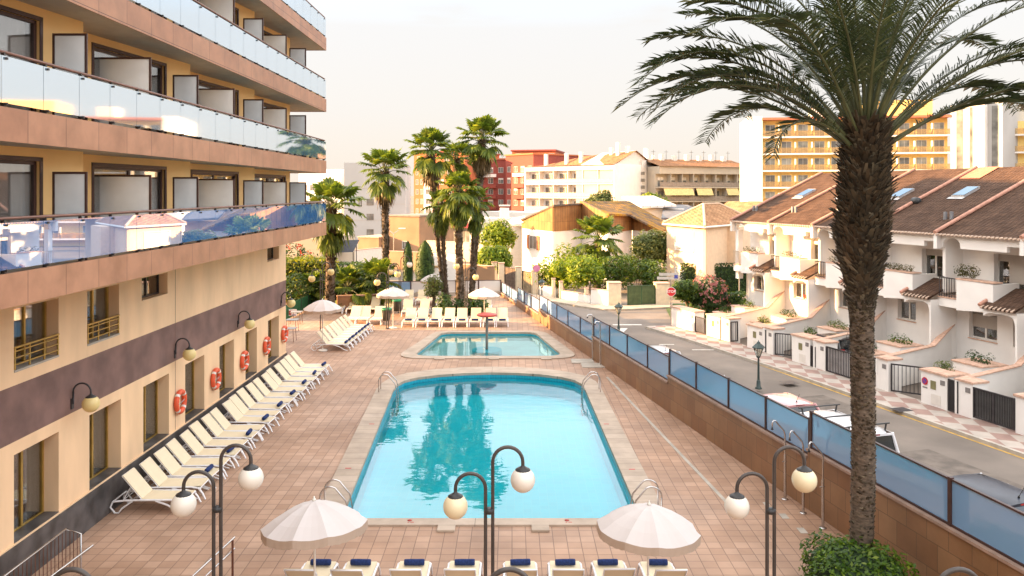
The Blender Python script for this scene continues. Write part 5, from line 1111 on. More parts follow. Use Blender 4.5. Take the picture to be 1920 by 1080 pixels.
# beige flats
M, L, az = frame((at(1237, 170).x, 170), (at(1404, 178).x, 178)); t = thing('balcony_apartments', 'long shaded beige flats with yellow awnings left of yellow hotel', 'building', (M.translation.x, 170, -.9), az)
mb = MB(M); mb.box(0, L, 1.8, 14, -.9, 13.8); mb.box(0, L, 0, 1.8, 12.2, 13.8); mb.box(L, L + .2, 0, 14, -.9, 13.8); mb.to('wall', BEIGE, t)
AWN = mat('yellow_awning', (.70, .52, .22), .85)
for k, z in enumerate((.4, 3.4, 6.4, 9.4)):
    MB(M).box(0, L, 0, 1.8, z - .25, z).to('balcony_slab', BEIGE, t); rail_part(M, .1, L - .1, .06, z, 1.0, t, mat('grey_balcony_bars', (.28, .22, .17), .7, var=.2, scale=3))
    for c in range(8):
        x = L * c / 8 + .3; window(M, x + .2, 1.8, z + .05, 1.5, 2.1, t, blind=.35 * ((c * 3 + k) % 3 == 0), frame_=mat('beige_window_frame', (.45, .38, .3), .6))
        if c: MB(M).box(L * c / 8 - .07, L * c / 8 + .07, .1, 1.8, z, z + 2.75).to('balcony_divider', BEIGE, t)
for c0, c1, k in ((.35, 2.9, 2), (3.2, 4.6, 2), (5.9, 7.0, 2), (5.9, 7.0, 1)):
    z = (.4, 3.4, 6.4, 9.4)[k]; MB(M).add([(L * c0 / 8, .1, z + 2.7), (L * c1 / 8, .1, z + 2.7), (L * c1 / 8, -.7, z + 1.2), (L * c0 / 8, -.7, z + 1.2)], [(0, 1, 2, 3)]).to('awning', AWN, t)
MB(M).add([(-.3, -.5, 13.82), (L + .3, -.5, 13.82), (L + .3, 7, 15.6), (-.3, 7, 15.6), (-.3, 14, 13.82), (L + .3, 14, 13.82)], [(0, 1, 2, 3), (5, 4, 3, 2)]).to('roof', RTILE, t)
for i in range(7): MB(M).box(L * i / 7 + .5, L * i / 7 + 1.3, 5.6, 6.6, 14.6, 16.4 + .3 * (i % 2)).to('chimney', OFFW, t)
for i in range(7): x = L * i / 7 + 2.0; MB(M).tube([(x, 6, 15), (x, 6, 17.6)], .05, 4).tube([(x - .5, 6, 17.2), (x + .5, 6, 17.2)], .03, 4).to('aerial', IRON, t)
# yellow hotel
YM, YLn, az = frame((at(1430, 137).x, 137), (at(1782, 131.5).x, 131.5)); t = thing('yellow_hotel', 'tall yellow hotel with white-edged balconies and white end wall behind big palm', 'hotel', (YM.translation.x, 137, -.9), az)
mb = MB(YM); mb.box(0, YLn, 1.4, 15, -.9, 20.6); mb.to('wall', YEL, t)
M, L, _ = frame((at(1405.5, 139).x, 139.5), (at(1430, 137).x - .004, 137)); 
mb = MB(YM); mb.box(-2.4, -.004, .0, 15, -.9, 21.3); mb.to('end_wall', WHITEP, t)
GBAL = glass_mat('amber_balcony_glass', (.95, .82, .55), base=.06, diff=(.7, .45, .2), dfac=.22)
for k in range(7):
    z = .8 + k * 2.88 - .3
    MB(YM).box(0, YLn, -.02, 1.4, z - .26, z).to('balcony_slab', WHITEP, t)
    mb = MB(YM); mb.box(.05, YLn - .05, .03, .06, z + .05, z + .95); mb.to('balcony_glass', GBAL, t)
    nb = 11
    for c in range(nb):
        x = YLn * c / nb + .35; WG2 = mat('yellow_hotel_glass', (.30, .30, .26), .15, var=.5, scale=.6, spec=.8)
        if c in (5,): continue
        window(YM, x + .25, 1.4, z + .02, 1.6, 2.05, t, name='balcony_door', glass=WG2 if (c + k) % 3 else WGL)
        if c and k < 7 and (c, k) and len([1]) and c % 1 == 0 and (k < 7): 
            if c in (1, 2, 3, 4, 6, 7, 8, 9, 10) and True:
                MB(YM).box(YLn * c / nb - .09, YLn * c / nb + .09, .12, .55, z, z + 1.9).to('balcony_divider', WHITEP, t)
MB(YM).box(-.1, YLn, -.3, 15, 20.6, 21.0).to('roof_edge', mat('roof_edge_red', (.45, .16, .09), .8), t)
MB(YM).box(YLn * .62, YLn * .95, 4, 12, 21.0, 24.0).to('roof_house', YEL, t); MB(YM).box(YLn * .3, YLn * .4, 5, 9, 21.0, 23.2).to('roof_house', OFFW, t)
M, L, az = frame((at(1782, 131.4).x + .02, 131.4), (at(1880, 126).x, 126)); t = thing('hotel_stair_tower', 'pale tower with vertical glass strips right of yellow hotel', 'building', (M.translation.x, 131, -.9), az)
shell(t, M, L, 14, -.9, 22.5, GREYW)
for x in (.12, .38, .80): 
    mb = MB(M); mb.box(L * x, L * x + .9, -.06, -.004, -.9, 22); mb.to('glass_strip', WGL, t)
MB(M).box(L * .5, L * .72, -1.6, -.004, -.9, 22.8).to('white_fin', WHITEP, t)
M, L, az = frame((at(1880, 131.4).x + .02, 131.4), (at(2080, 127).x, 127)); t = thing('yellow_hotel', 'second yellow balcony wing at right edge behind palm fronds', 'hotel', (M.translation.x, 131, -.9), az)
MB(M).box(0, L, 1.4, 14, -.9, 20.0).to('wall', YEL, t)
for k in range(7):
    z = .5 + k * 2.88; MB(M).box(0, L, -.02, 1.4, z - .26, z).to('balcony_slab', WHITEP, t); MB(M).box(.05, L - .05, .03, .06, z + .05, z + .95).to('balcony_glass', GBAL, t)
    for c in range(5): window(M, L * c / 5 + .6, 1.4, z + .02, 1.9, 2.1, t, name='balcony_door')
# small tan building, low buildings and walls in the middle distance
M, L, az = frame((at(729, 112).x, 112), (at(786, 110).x, 110)); t = thing('tan_house', 'windowless tan plastered house between single palm and cluster', 'building', (M.translation.x, 112, -.9), az)
shell(t, M, L, 10, -.9, 4.9, TANR); MB(M).box(-.15, L + .15, -.15, 10.1, 4.9, 5.1).to('roof_edge', mat('grey_roof_edge', (.25, .2, .16), .8), t); window(M, L * .45, 0, .4, .9, 1.1, t)
MB(M).box(-3.4, -.01, -2.5, 5, -.9, 2.0).to('annex', TANR, t); MB(M).box(-3.5, .05, -2.6, 5.1, 2.0, 2.15).to('annex_roof', TERRA, t)
M, L, az = frame((at(470, 68).x, 68), (at(603, 67).x, 67)); t = thing('low_beige_building', 'low flat beige building with dark opening behind hedge at hotel corner', 'building', (M.translation.x, 68, -.9), az)
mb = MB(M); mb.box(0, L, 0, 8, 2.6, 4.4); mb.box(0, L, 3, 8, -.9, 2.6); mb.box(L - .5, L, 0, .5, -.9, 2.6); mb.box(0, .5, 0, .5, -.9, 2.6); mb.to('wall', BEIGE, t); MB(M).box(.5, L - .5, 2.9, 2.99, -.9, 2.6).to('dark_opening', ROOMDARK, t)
def lowwall(label, pa, ya, pb, yb, z0, z1, m, cap=None, name='garden_wall', th=.25):
    M, L, az = frame((at(pa, ya).x, ya), (at(pb, yb).x, yb)); t = thing(name, label, 'wall', (M.translation.x, ya, z0), az); MB(M).box(0, L, 0, th, z0, z1).to('wall_body', m, t)
    MB(M).box(-.03, L + .03, -.04, th + .04, z1, z1 + .07).to('wall_cap', cap or m, t); return t, M, L
lowwall('sunlit white yard wall behind hedge right of leftmost palm', 622, 84, 720, 92, -.9, 1.9, OFFW, TERRA)
lowwall('long pale yard wall behind cypresses', 722, 96, 850, 92, -.9, 1.2, TANR, TERRA)
lowwall('pale wall stretch left of lemon tree', 800, 110, 905, 104, -.9, 1.6, BEIGE)
t, M, L = lowwall('white wall with ring-shaped emblem behind rear glass screen', 812, 74, 858, 73, -.9, 2.55, WHITEP)
p = D(818, 508, 73.9); mb = MB(); mb.tube([Vector((p.x + .42 * math.cos(R(a)), p.y - .05, p.z + .42 * math.sin(R(a)))) for a in range(40, 321, 20)], .11, 6); mb.to('ring_emblem', mat('tan_emblem', (.45, .30, .14), .7), t)
lowwall('tan wall under lemon tree beyond palm cluster', 862, 76, 925, 74, -.9, 1.4, TANR, TERRA)
M, L, az = frame((at(786, 150).x, 150), (at(905, 140).x, 140)); t = thing('shop_row', 'row of street shops with red awning and dark fronts behind palm trunks', 'building', (M.translation.x, 150, -.9), az)
shell(t, M, L, 9, -.9, 3.6, OFFW)
for i in range(6): window(M, .4 + L * i / 6, 0, -.7, L / 6 - .8, 2.4, t, name='shop_window')
MB(M).add([(0, -.02, 2.7), (L, -.02, 2.7), (L, -1.8, 2.0), (0, -1.8, 2.0)], [(0, 1, 2, 3)]).to('awning', mat('red_awning', (.38, .04, .05), .8), t)
M, L, az = frame((at(905, 170).x, 170), (at(985, 160).x, 160)); t = thing('pale_shop_building', 'pale low building with dark fronts behind white chimney', 'building', (M.translation.x, 170, -.9), az); shell(t, M, L, 8, -.9, 4.2, OFFW)
for i in range(5): window(M, .4 + L * i / 5, 0, -.6, L / 5 - .8, 2.3, t, name='shop_window')
t = thing('white_chimney', 'white stepped chimney left of wooden house', 'chimney', at(946, 96, -.9)); p = at(946, 96)
MB().rbox(p.x - 1.0, p.x + 1.0, p.y - .8, p.y + .8, -.9, 4.2, .05).to('base', WHITEP, t); MB().rbox(p.x - .55, p.x + .55, p.y - .55, p.y + .55, 4.2, 6.4, .03).to('shaft', WHITEP, t); MB().rbox(p.x - .65, p.x + .65, p.y - .65, p.y + .65, 6.6, 6.75, .02).to('cap', OFFW, t)
for px, py, Y, lb in ((638, 447, 90, 'double-armed street light behind leftmost palm'), (738, 437, 105, 'double-armed white street light before tan house')):
    p = D(px, py, Y); t = thing('street_light', lb, 'street light', (p.x, p.y, -.9)); MB().tube([(p.x, p.y, -.9), (p.x, p.y, p.z)], .06, 6).to('pole', STEEL, t)
    for s_ in (-1, 1): MB().tube([(p.x, p.y, p.z - .1), (p.x + s_ * .7, p.y, p.z + .4)], .04, 5).to('arm', STEEL, t); MB().cbox((p.x + s_ * 1.1, p.y, p.z + .62), (.9, .25, .12), None).to('lamp_head', WHITEPL, t)
p = D(637, 462, 72); t = thing('canopy_tent', 'dark grey fabric canopy on posts behind hedge', 'canopy', (p.x, p.y, -.9)); mb = MB(); mb.add([(p.x - 1.9, p.y, p.z + .5), (p.x + 1.8, p.y, p.z + .6), (p.x + 1.5, p.y - 1.5, p.z - .4), (p.x - 1.8, p.y - 1.5, p.z - .5)], [(0, 1, 2, 3)]); mb.to('fabric', mat('grey_fabric', (.06, .06, .07), .9), t)
for a in (-1.75, 1.5): MB().tube([(p.x + a, p.y - 1.45, -.9), (p.x + a, p.y - 1.45, p.z - .4)], .04, 5).to('post', IRON, t); MB().tube([(p.x + a, p.y, -.9), (p.x + a, p.y, p.z + .5)], .04, 5).to('post', IRON, t)
# wooden house
WOOD = brick_mat('timber_boards', (.42, .21, .07), (.30, .14, .05), (.10, .05, .02), .28, 6, .012, 'xz', rough=.7, bump=.3, stain=.35, stain_scale=.8)
t = thing('wooden_house', 'white house clad in brown timber above, under big lichen-covered roof', 'house', at(1037, 85, -.9))
pts = [(979, 93, 5.0), (1037, 85, 6.75), (1090, 89.5, 6.9), (1090, 89.6, 7.3), (1140, 82.5, 5.95), (1185, 88, 5.9), (1186, 87.8, 5.8), (1240, 84, 4.3)]
for i, ((pa, ya, za), (pb, yb, zb)) in enumerate(zip(pts, pts[1:])):
    if abs(pb - pa) < 3: continue
    a, b = at(pa, ya), at(pb, yb); M, L, _ = frame((a.x, a.y), (b.x, b.y))
    MB(M).add([(0, 0, -.9), (L, 0, -.9), (L, 0, 4.1), (0, 0, 4.1), (0, .25, -.9), (L, .25, -.9), (L, .25, 4.1), (0, .25, 4.1)], [(0, 1, 2, 3), (1, 5, 6, 2), (4, 0, 3, 7), (3, 2, 6, 7), (5, 4, 7, 6)]).to('lower_wall', WHITEP, t)
    o = MB(M).add([(0, -.06, 4.1), (L, -.06, 4.1), (L, -.06, zb), (0, -.06, za), (0, .2, 4.1), (L, .2, 4.1), (L, .2, zb), (0, .2, za)], [(0, 1, 2, 3), (1, 5, 6, 2), (4, 0, 3, 7), (3, 2, 6, 7), (0, 4, 5, 1)]); w = o.to('timber_cladding', WOOD, t)
    if i == 0: window(M, L * .28, -.06, 1.9, 2.0, 1.5, t); 
    if i == 0:
        for s_ in (-.75, 2.02): MB(M).box(L * .28 + s_, L * .28 + s_ + .72, -.12, -.065, 1.85, 3.45).to('shutter', mat('brown_shutter', (.35, .12, .05), .7), t)
ROOFL = roof_mat('lichen_roof', (.20, .14, .10), (.16, .11, .08), .25, .4, lichen=(.40, .20, .02))
def thick(mb, pts, th=.22):
    n = len(pts); v = [tuple(p) for p in pts] + [(p[0], p[1], p[2] - th) for p in pts]; mb.add(v, [tuple(range(n)), tuple(range(2 * n - 1, n - 1, -1))] + [(i, n + i, n + (i + 1) % n, (i + 1) % n) for i in range(n)]); return mb
mb = MB(); a = [at(1038.5, 84.6, 6.95), at(1091, 89.2, 7.05), at(1082, 97, 7.0), at(1000, 98, 5.4), at(976, 92.7, 5.15)]; thick(mb, [a[0], a[1], a[2], a[3], a[4]], .18); mb.to('roof', mat('dark_flat_roof', (.10, .075, .055), .9, var=.2), t)
mb = MB(); R0 = [D(1141, 401, 82.2), D(1180, 402, 86), D(1240, 433, 83), D(1262, 424, 92), D(1180, 377, 100), D(1087, 377, 92)]; thick(mb, R0, .2); mb.to('roof', ROOFL, t)
mb = MB(); thick(mb, [at(952, 96, 4.5), at(981, 92.2, 4.9), at(985, 98, 5.4), at(960, 101, 5.0)], .15); mb.box(at(958, 96).x, at(980, 96).x, 95, 99, -.9, 4.2); mb.to('lean_to', OFFW, t)
t = thing('white_corrugated_roof_hall', 'low hall with white corrugated roof behind wooden house', 'building', at(1200, 108, -.9))
mb = MB(); thick(mb, [D(1165, 368, 112), D(1226, 367, 112), D(1268, 384, 100), D(1203, 386, 100)], .25); mb.to('roof', brick_mat('corrugated_white', (.74, .72, .70), (.68, .66, .64), (.45, .43, .42), .9, 20, .06, 'xy', rough=.6), t); a, b = at(1195, 102), at(1262, 108); MB().box(a.x, b.x, 101, 111, -.9, 6.2).to('wall', OFFW, t)
t = thing('blue_grey_roof_house', 'low house with blue-grey shingle roof left of yellow hotel', 'house', at(1290, 104, -.9))
mb = MB(); thick(mb, [D(1240, 408, 94), D(1310, 412, 94), D(1290, 384, 106), D(1245, 383, 106)], .25); thick(mb, [D(1310, 412, 94), D(1325, 400, 104), D(1290, 384, 106)], .2); mb.to('roof', mat('blue_grey_shingle', (.16, .15, .15), .8, var=.2, scale=2), t); a, b = at(1248, 97), at(1305, 97); MB().box(a.x, b.x, 96, 104, -.9, 4.8).to('wall', BEIGE, t)
for px, py, lb in ((1130, 372, 'olive treetop above lichen roof of wooden house'), (1225, 374, 'yellowish treetop behind white corrugated roof')):
    Y = 125; p = D(px, py, Y); broad_tree('distant_tree', lb, (p.x, Y, -.9), p.z + 1.9 if False else p.z + 2.2, Vector((2.6 if px == 1130 else 3.4, 2, 1.6)), 1300, .22, L_OLIVE if px == 1130 else L_YEL, clumps=8)
# yellow villa
VY = mat('villa_yellow_render', (.74, .54, .36), .85, var=.05)
t = thing('yellow_villa', 'pale yellow villa with hipped tile roof behind street corner', 'villa', at(1323, 71, -.9))
A3, B3, C3 = at(1250, 77.5), at(1323, 71), at(1415, 80); D3 = A3 + (C3 - B3)
def vwall(a, b, nm='wall'):
    M, L, _ = frame((a.x, a.y), (b.x, b.y)); MB(M).box(0, L, 0, .25, -.9, 5.2).to(nm, VY, t); return M, L
M, L = vwall(A3, B3); vwall(D3, A3)
for z, h in ((3.0, 1.5), (-.3, 1.3)):
    mb = MB(M); mb.box(L * .26, L * .70, -.03, -.001, z, z + h); o = mb.to('roller_shutter', SHAD, t); mb = MB(M); mb.box(L * .24, L * .26, -.08, -.001, z - .1, z + h + .1); mb.box(L * .70, L * .72, -.08, -.001, z - .1, z + h + .1); mb.box(L * .24, L * .72, -.1, -.001, z - .18, z - .1); mb.box(L * .24, L * .72, -.08, -.001, z + h + .1, z + h + .16); mb.to('window_surround', WHITEP, t)
M, L = vwall(B3, C3)
M_, L_, _ = frame((B3.x, B3.y), (C3.x, C3.y)); MB(M_).box(L * .42, L * .8, -1.2, -.004, -.9, 5.1).to('projecting_bay', VY, t)
cc = (A3 + C3) / 2; out = lambda p, k=1.09: cc + (p - cc) * k
ea = [out(A3), out(B3, 1.12), out(C3), out(D3)]; z = 5.25; r1 = cc + (A3 - B3) * 0 + (C3 - B3) * .16; r2 = cc - (C3 - B3) * .16
ev = [(p.x, p.y, z) for p in ea]; rv = [(r2.x, r2.y, 7.1), (r1.x, r1.y, 7.1)]
VR = roof_mat('villa_roof_tiles', (.46, .26, .14), (.40, .21, .11), .28, .4)
MB().add(ev + rv, [(0, 1, 4), (1, 2, 5, 4), (2, 3, 5), (3, 0, 4, 5)]).to('roof', VR, t)
mb = MB()
for a, b in ((ev[0], rv[0]), (ev[1], rv[0]), (ev[2], rv[1]), (ev[3], rv[1]), (rv[0], rv[1])): mb.tube([Vector(a) + Vector((0, 0, .05)), Vector(b) + Vector((0, 0, .05))], .12, 6)
mb.to('hip_tiles', mat('pale_hip_tiles', (.60, .42, .28), .85), t)
mb = MB(); n = 4
for i in range(4): a, b = Vector(ev[i]), Vector(ev[(i + 1) % 4]); mb.tube([a - Vector((0, 0, .06)), b - Vector((0, 0, .06))], .10, 4)
mb.to('eaves', OFFW, t)
M, L, az = frame((at(1335, 92).x, 92), (at(1420, 88).x, 88)); t = thing('orange_roof_house', 'low house with orange tile roof between yellow villa and terraced houses', 'house', (M.translation.x, 92, -.9), az)
shell(t, M, L, 9, -.9, 5.4, VY); MB(M).add([(-.5, -.5, 5.42), (L + 6, -.5, 5.42), (L + 6, 4.5, 7.2), (-.5, 4.5, 7.2), (-.5, 9.5, 5.42), (L + 6, 9.5, 5.42)], [(0, 1, 2, 3), (5, 4, 3, 2)]).to('roof', VR, t)
# villa street walls, gate and pillars
def gwp(p, q, label, z1, m=WHITEP, cap=TERRA, th=.22):
    M, L, az = frame((p.x, p.y), (q.x, q.y)); t = thing('garden_wall', label, 'wall', (p.x, p.y, -.9), az); MB(M).box(0, L, 0, th, -.9, z1).to('wall_body', m, t); MB(M).box(-.02, L + .02, -.04, th + .04, z1, z1 + .06).to('wall_cap', cap, t); return t, M, L
OCH = mat('cream_villa_wall', (.70, .58, .42), .85, var=.08)
def pillar(p, label, h, w=.5, m=OCH, name='gate_pillar'):
    t = thing(name, label, 'pillar', (p.x, p.y, -.9)); MB().rbox(p.x - w / 2, p.x + w / 2, p.y, p.y + w, -.9, -.9 + h, .02).to('shaft', m, t); MB().rbox(p.x - w / 2 - .04, p.x + w / 2 + .04, p.y - .04, p.y + w + .04, -.9 + h, -.9 + h + .07, .015).to('cap', TERRA, t)
GATEG = mat('green_iron', (.05, .10, .04), .5); 
p0, p1, p2, p3 = G(1230, 573, -.9), G(1170, 574.5, -.9), G(1141, 574.5, -.9), G(1250, 573, -.9)
pillar((p2 + Vector((.5, 0, 0))), 'wide cream gate pillar left of green villa gate', 1.85, 1.05, OCH); pillar(p0 + Vector((.55, 0, 0)), 'wide cream gate pillar right of green villa gate', 1.75, 1.1, OCH)
def gate(label, a, b, z0, z1, n, m, back=None, name='iron_gate', double=False, r=.013):
    M, L, az = frame((a.x, a.y), (b.x, b.y)); t = thing(name, label, 'gate', (a.x, a.y, z0), az)
    mb = MB(M); mb.box(0, .06, -.03, .03, z0, z1); mb.box(L - .06, L, -.03, .03, z0, z1); mb.box(.06, L - .06, -.025, .025, z0, z0 + .06); mb.box(.06, L - .06, -.025, .025, z1 - .06, z1)
    if double: mb.box(L / 2 - .05, L / 2 + .05, -.03, .03, z0 + .06, z1 - .06)
    mb.to('gate_frame', m, t)
    for i in range(n): x = .06 + (L - .12) * (i + .5) / n; MB(M).box(x - r, x + r, -.014, .014, z0 + .06, z1 - .06).to('bar', m, t)
    if back: MB(M).box(.06, L - .06, .018, .03, z0 + .07, z1 - .07).to('backing_sheet', back, t)
    return t
gate('green double gate of villa between two cream pillars', p1 + Vector((.3, .2, 0)), p0 + Vector((0, .2, 0)), -.85, .75, 22, GATEG, back=mat('gate_green_sheet', (.14, .17, .07), .7, var=.2), double=True)
gwp(G(1108, 571, -.9), G(1141, 574.5, -.9), 'short sunlit white garden wall left of villa gate pillar', .35)
gwp(G(1053, 562, -.9), G(1106, 570.5, -.9), 'long low white garden wall under arching bush', -.15)
gwp(G(1012, 554.8, -.9), G(1039, 559, -.9), 'low white garden wall left of narrow garden gate', .0)
for i, (px, py, h, lb) in enumerate(((1052, 561.5, 1.5, 'slim cream post right of narrow garden gate'), (1038, 559, 1.65, 'slim cream post left of narrow garden gate'), (1100, 569, 1.2, 'slim post at end of long low white wall'), (1003, 553, 2.1, 'cream gate pillar beside lantern, far left garden'), (972, 546, 2.2, 'cream pillar between two far garden gates'), (940, 539, 2.3, 'right pillar of the farthest pair at end of fence'), (927, 536, 2.3, 'left pillar of the farthest pair at end of fence'))):
    pillar(G(px, py, -.9), lb, h, .3 if i < 3 else .55, name='gate_pillar')
gate('rusty sheet gate between far cream pillars', G(979, 548, -.9), G(999, 553, -.9), -.85, 1.1, 8, IRON, back=mat('rusty_sheet', (.30, .22, .13), .8, var=.3, scale=3))
gate('dark patterned gate beside the farthest pillars', G(946, 541, -.9), G(968, 546, -.9), -.85, 1.2, 8, IRON, back=mat('dark_rust_sheet', (.16, .11, .08), .8, var=.4, scale=6))
# lanterns and signs
LAN = mat('lantern_paint', (.035, .055, .05), .4, metal=.2, var=.15); LGL = glass_mat('lantern_glass', (.85, .85, .8), base=.1, diff=(.7, .65, .5), dfac=.35)
def lantern(label, x, y, h, sc=1.0):
    t = thing('street_lantern', label, 'street lamp', (x, y, -.8), 0, 'old-style street lanterns'); z = -.8 + h; c = (x, y, z)
    MB().tube([(x, y, -.8), (x, y, -.3), (x, y, z)], [.09, .055, .042], 8).to('post', LAN, t)
    MB().lathe([(.16, 0), (.16, .05), (.1, .1), (.09, .35), (.06, .42)], (x, y, -.8), 10).to('foot', LAN, t)
    hd = MB(); hd.lathe([(.03, 0), (.10, .06), (.10, .10), (.05, .12)], c, 6, False)
    for k in range(6): q = 1.0472 * k; hd.tube([(x + .09 * math.cos(q), y + .09 * math.sin(q), z + .1), (x + .24 * math.cos(q), y + .24 * math.sin(q), z + .5)], .012, 4)
    h_ = hd.to('lantern_cage', LAN, t); MB().lathe([(.09, .11), (.225, .49)], c, 6, False).to('lantern_glass', LGL, h_)
    MB().lathe([(.30, .49), (.31, .52), (.20, .62), (.13, .68), (.10, .69), (.07, .76), (.03, .78), (.001, .86)], c, 6, False).to('lantern_roof', LAN, t)
p = D(1421, 668, 33); lantern('black street lantern between parked cars and terraced houses', 11.4, 37.0, 8.3 + .8 - (672 - 360) / 1500 * 37)
Y = 52.0; lantern('black street lantern near road junction', (1160 - 960) / 1500 * Y, Y, 8.3 + .8 - (590 - 360) / 1500 * Y)
Y = 65.0; lantern('distant black street lantern by the villa garden walls', (1016 - 960) / 1500 * Y, Y, 8.3 + .8 - (541 - 360) / 1500 * Y)
Y = 64.; t = thing('street_light', 'grey pole light behind clipped hedge left of terraced houses', 'street light', at(1386, Y, -.9)); p = at(1386, Y); MB().tube([(p.x, p.y, -.9), (p.x, p.y, 2.1)], .05, 6).to('pole', STEEL, t); MB().lathe([(.06, 0), (.2, .25), (.001, .42)], (p.x, p.y, 2.0), 8).to('lamp_head', LAN, t)
SRED = mat('sign_red', (.50, .015, .02), .45, var=.05); SWH = mat('sign_white', (.80, .78, .75), .5, var=.02); SBLU = mat('sign_blue', (.05, .07, .35), .5)
p = G(1258, 613, -.86); p.y -= .1; t = thing('stop_sign', 'red octagonal stop sign on grey pole at street corner', 'road sign', (p.x, p.y, -.86)); Y = p.y; zc = CAMZ - (547 - 360) / 1500 * Y; r = .33
MB().tube([(p.x, p.y + .04, -.86), (p.x, p.y + .04, zc + .3)], .03, 8).to('pole', STEEL, t)
oc = lambda rr: [(p.x + rr * math.cos(R(22.5 + 45 * k)), zc + rr * math.sin(R(22.5 + 45 * k))) for k in range(8)]
MB().prism(oc(r), Y - .012, Y + .0, 'y').to('white_border', SWH, t); MB().prism(oc(r * .92), Y - .018, Y - .013, 'y').to('red_face', SRED, t)
mesh_text('STOP', .24, Matrix.Translation((p.x, Y - .021, zc)) @ Matrix.Rotation(R(90), 4, 'X'), SWH, 'sign_text', t, bold=.004, depth=.002)
p = D(1254, 520, 57); t = thing('direction_sign', 'grey street-name boards on post above stop sign', 'road sign', (p.x + .15, p.y, -.9)); MB().tube([(p.x + .15, p.y, -.9), (p.x + .15, p.y, p.z + .45)], .035, 6).to('pole', STEEL, t)
for dz, dx in ((.22, -.15), (-.05, -.3)): MB().cbox((p.x + dx + .1, p.y - .06, p.z + dz), (1.3, .03, .2)).to('name_board', mat('board_grey', (.5, .48, .44), .6), t)
MB().cbox((p.x + .5, p.y - .1, p.z + .05), (.25, .03, .25)).to('blue_plate', SBLU, t)
p = D(1006, 503, 68); t = thing('no_parking_sign', 'small pink-faded round sign on pole by far garden gates', 'road sign', (p.x, p.y, -.9)); MB().tube([(p.x, p.y, -.9), (p.x, p.y, p.z + .3)], .03, 6).to('pole', STEEL, t); MB().lathe([(.3, -.01), (.3, .01)], (p.x, p.y - .04, p.z), 20, False, 'y').to('sign_plate', mat('faded_pink', (.55, .2, .35), .6), t)
# ================================================================ terraced houses
TROOF = roof_mat('terrace_roof_tiles', (.112, .068, .048), (.080, .049, .036), .24, .36)
SKYL = glass_mat('skylight_glass', (.1, .12, .15), base=.22, gcol=(.6, .8, 1))
REDSH = mat('brown_roller_shutter', (.13, .085, .065), .6, var=.1, scale=10, stretch=(1, 1, 12)); GSH = mat('grey_roller_shutter', (.40, .35, .30), .6, var=.05, scale=10, stretch=(1, 1, 12))
def FY(i): return [57.9, 53.6, 49.3, 44.8, 40.2, 35.6, 31.0][i]
UA = math.atan2(-.958, .287)
def fpt(Y): return Vector((21.8 - .3 * (Y - 42), Y, -.9))
PLANT = [L_HEDGE, L_DARK, L_OLIVE]
HN = ['end terraced house farthest up the street, left of the others', 'terraced house second from far end, glowing in sunlight', 'terraced house partly hidden behind big palm trunk', 'terraced house just right of big palm trunk', 'terraced house second right of big palm trunk, with wide grey shutter', 'nearest terraced house, cut by right edge of photo']
def arch_panel(x0, x1, z0, z1, ax0, ax1, az, n=8):
    """panel outline with an arched notch in its lower edge"""
    pts = [(x0, z0)]; r = (ax1 - ax0) / 2
    pts += [(ax0, z0)] + [(ax0 + (ax1 - ax0) * (.5 - .5 * math.cos(math.pi * k / n)), z0 + (az - z0) * math.sin(math.pi * k / n) ** .6) for k in range(1, n)] + [(ax1, z0)]
    return pts + [(x1, z0), (x1, z1), (x0, z1)]
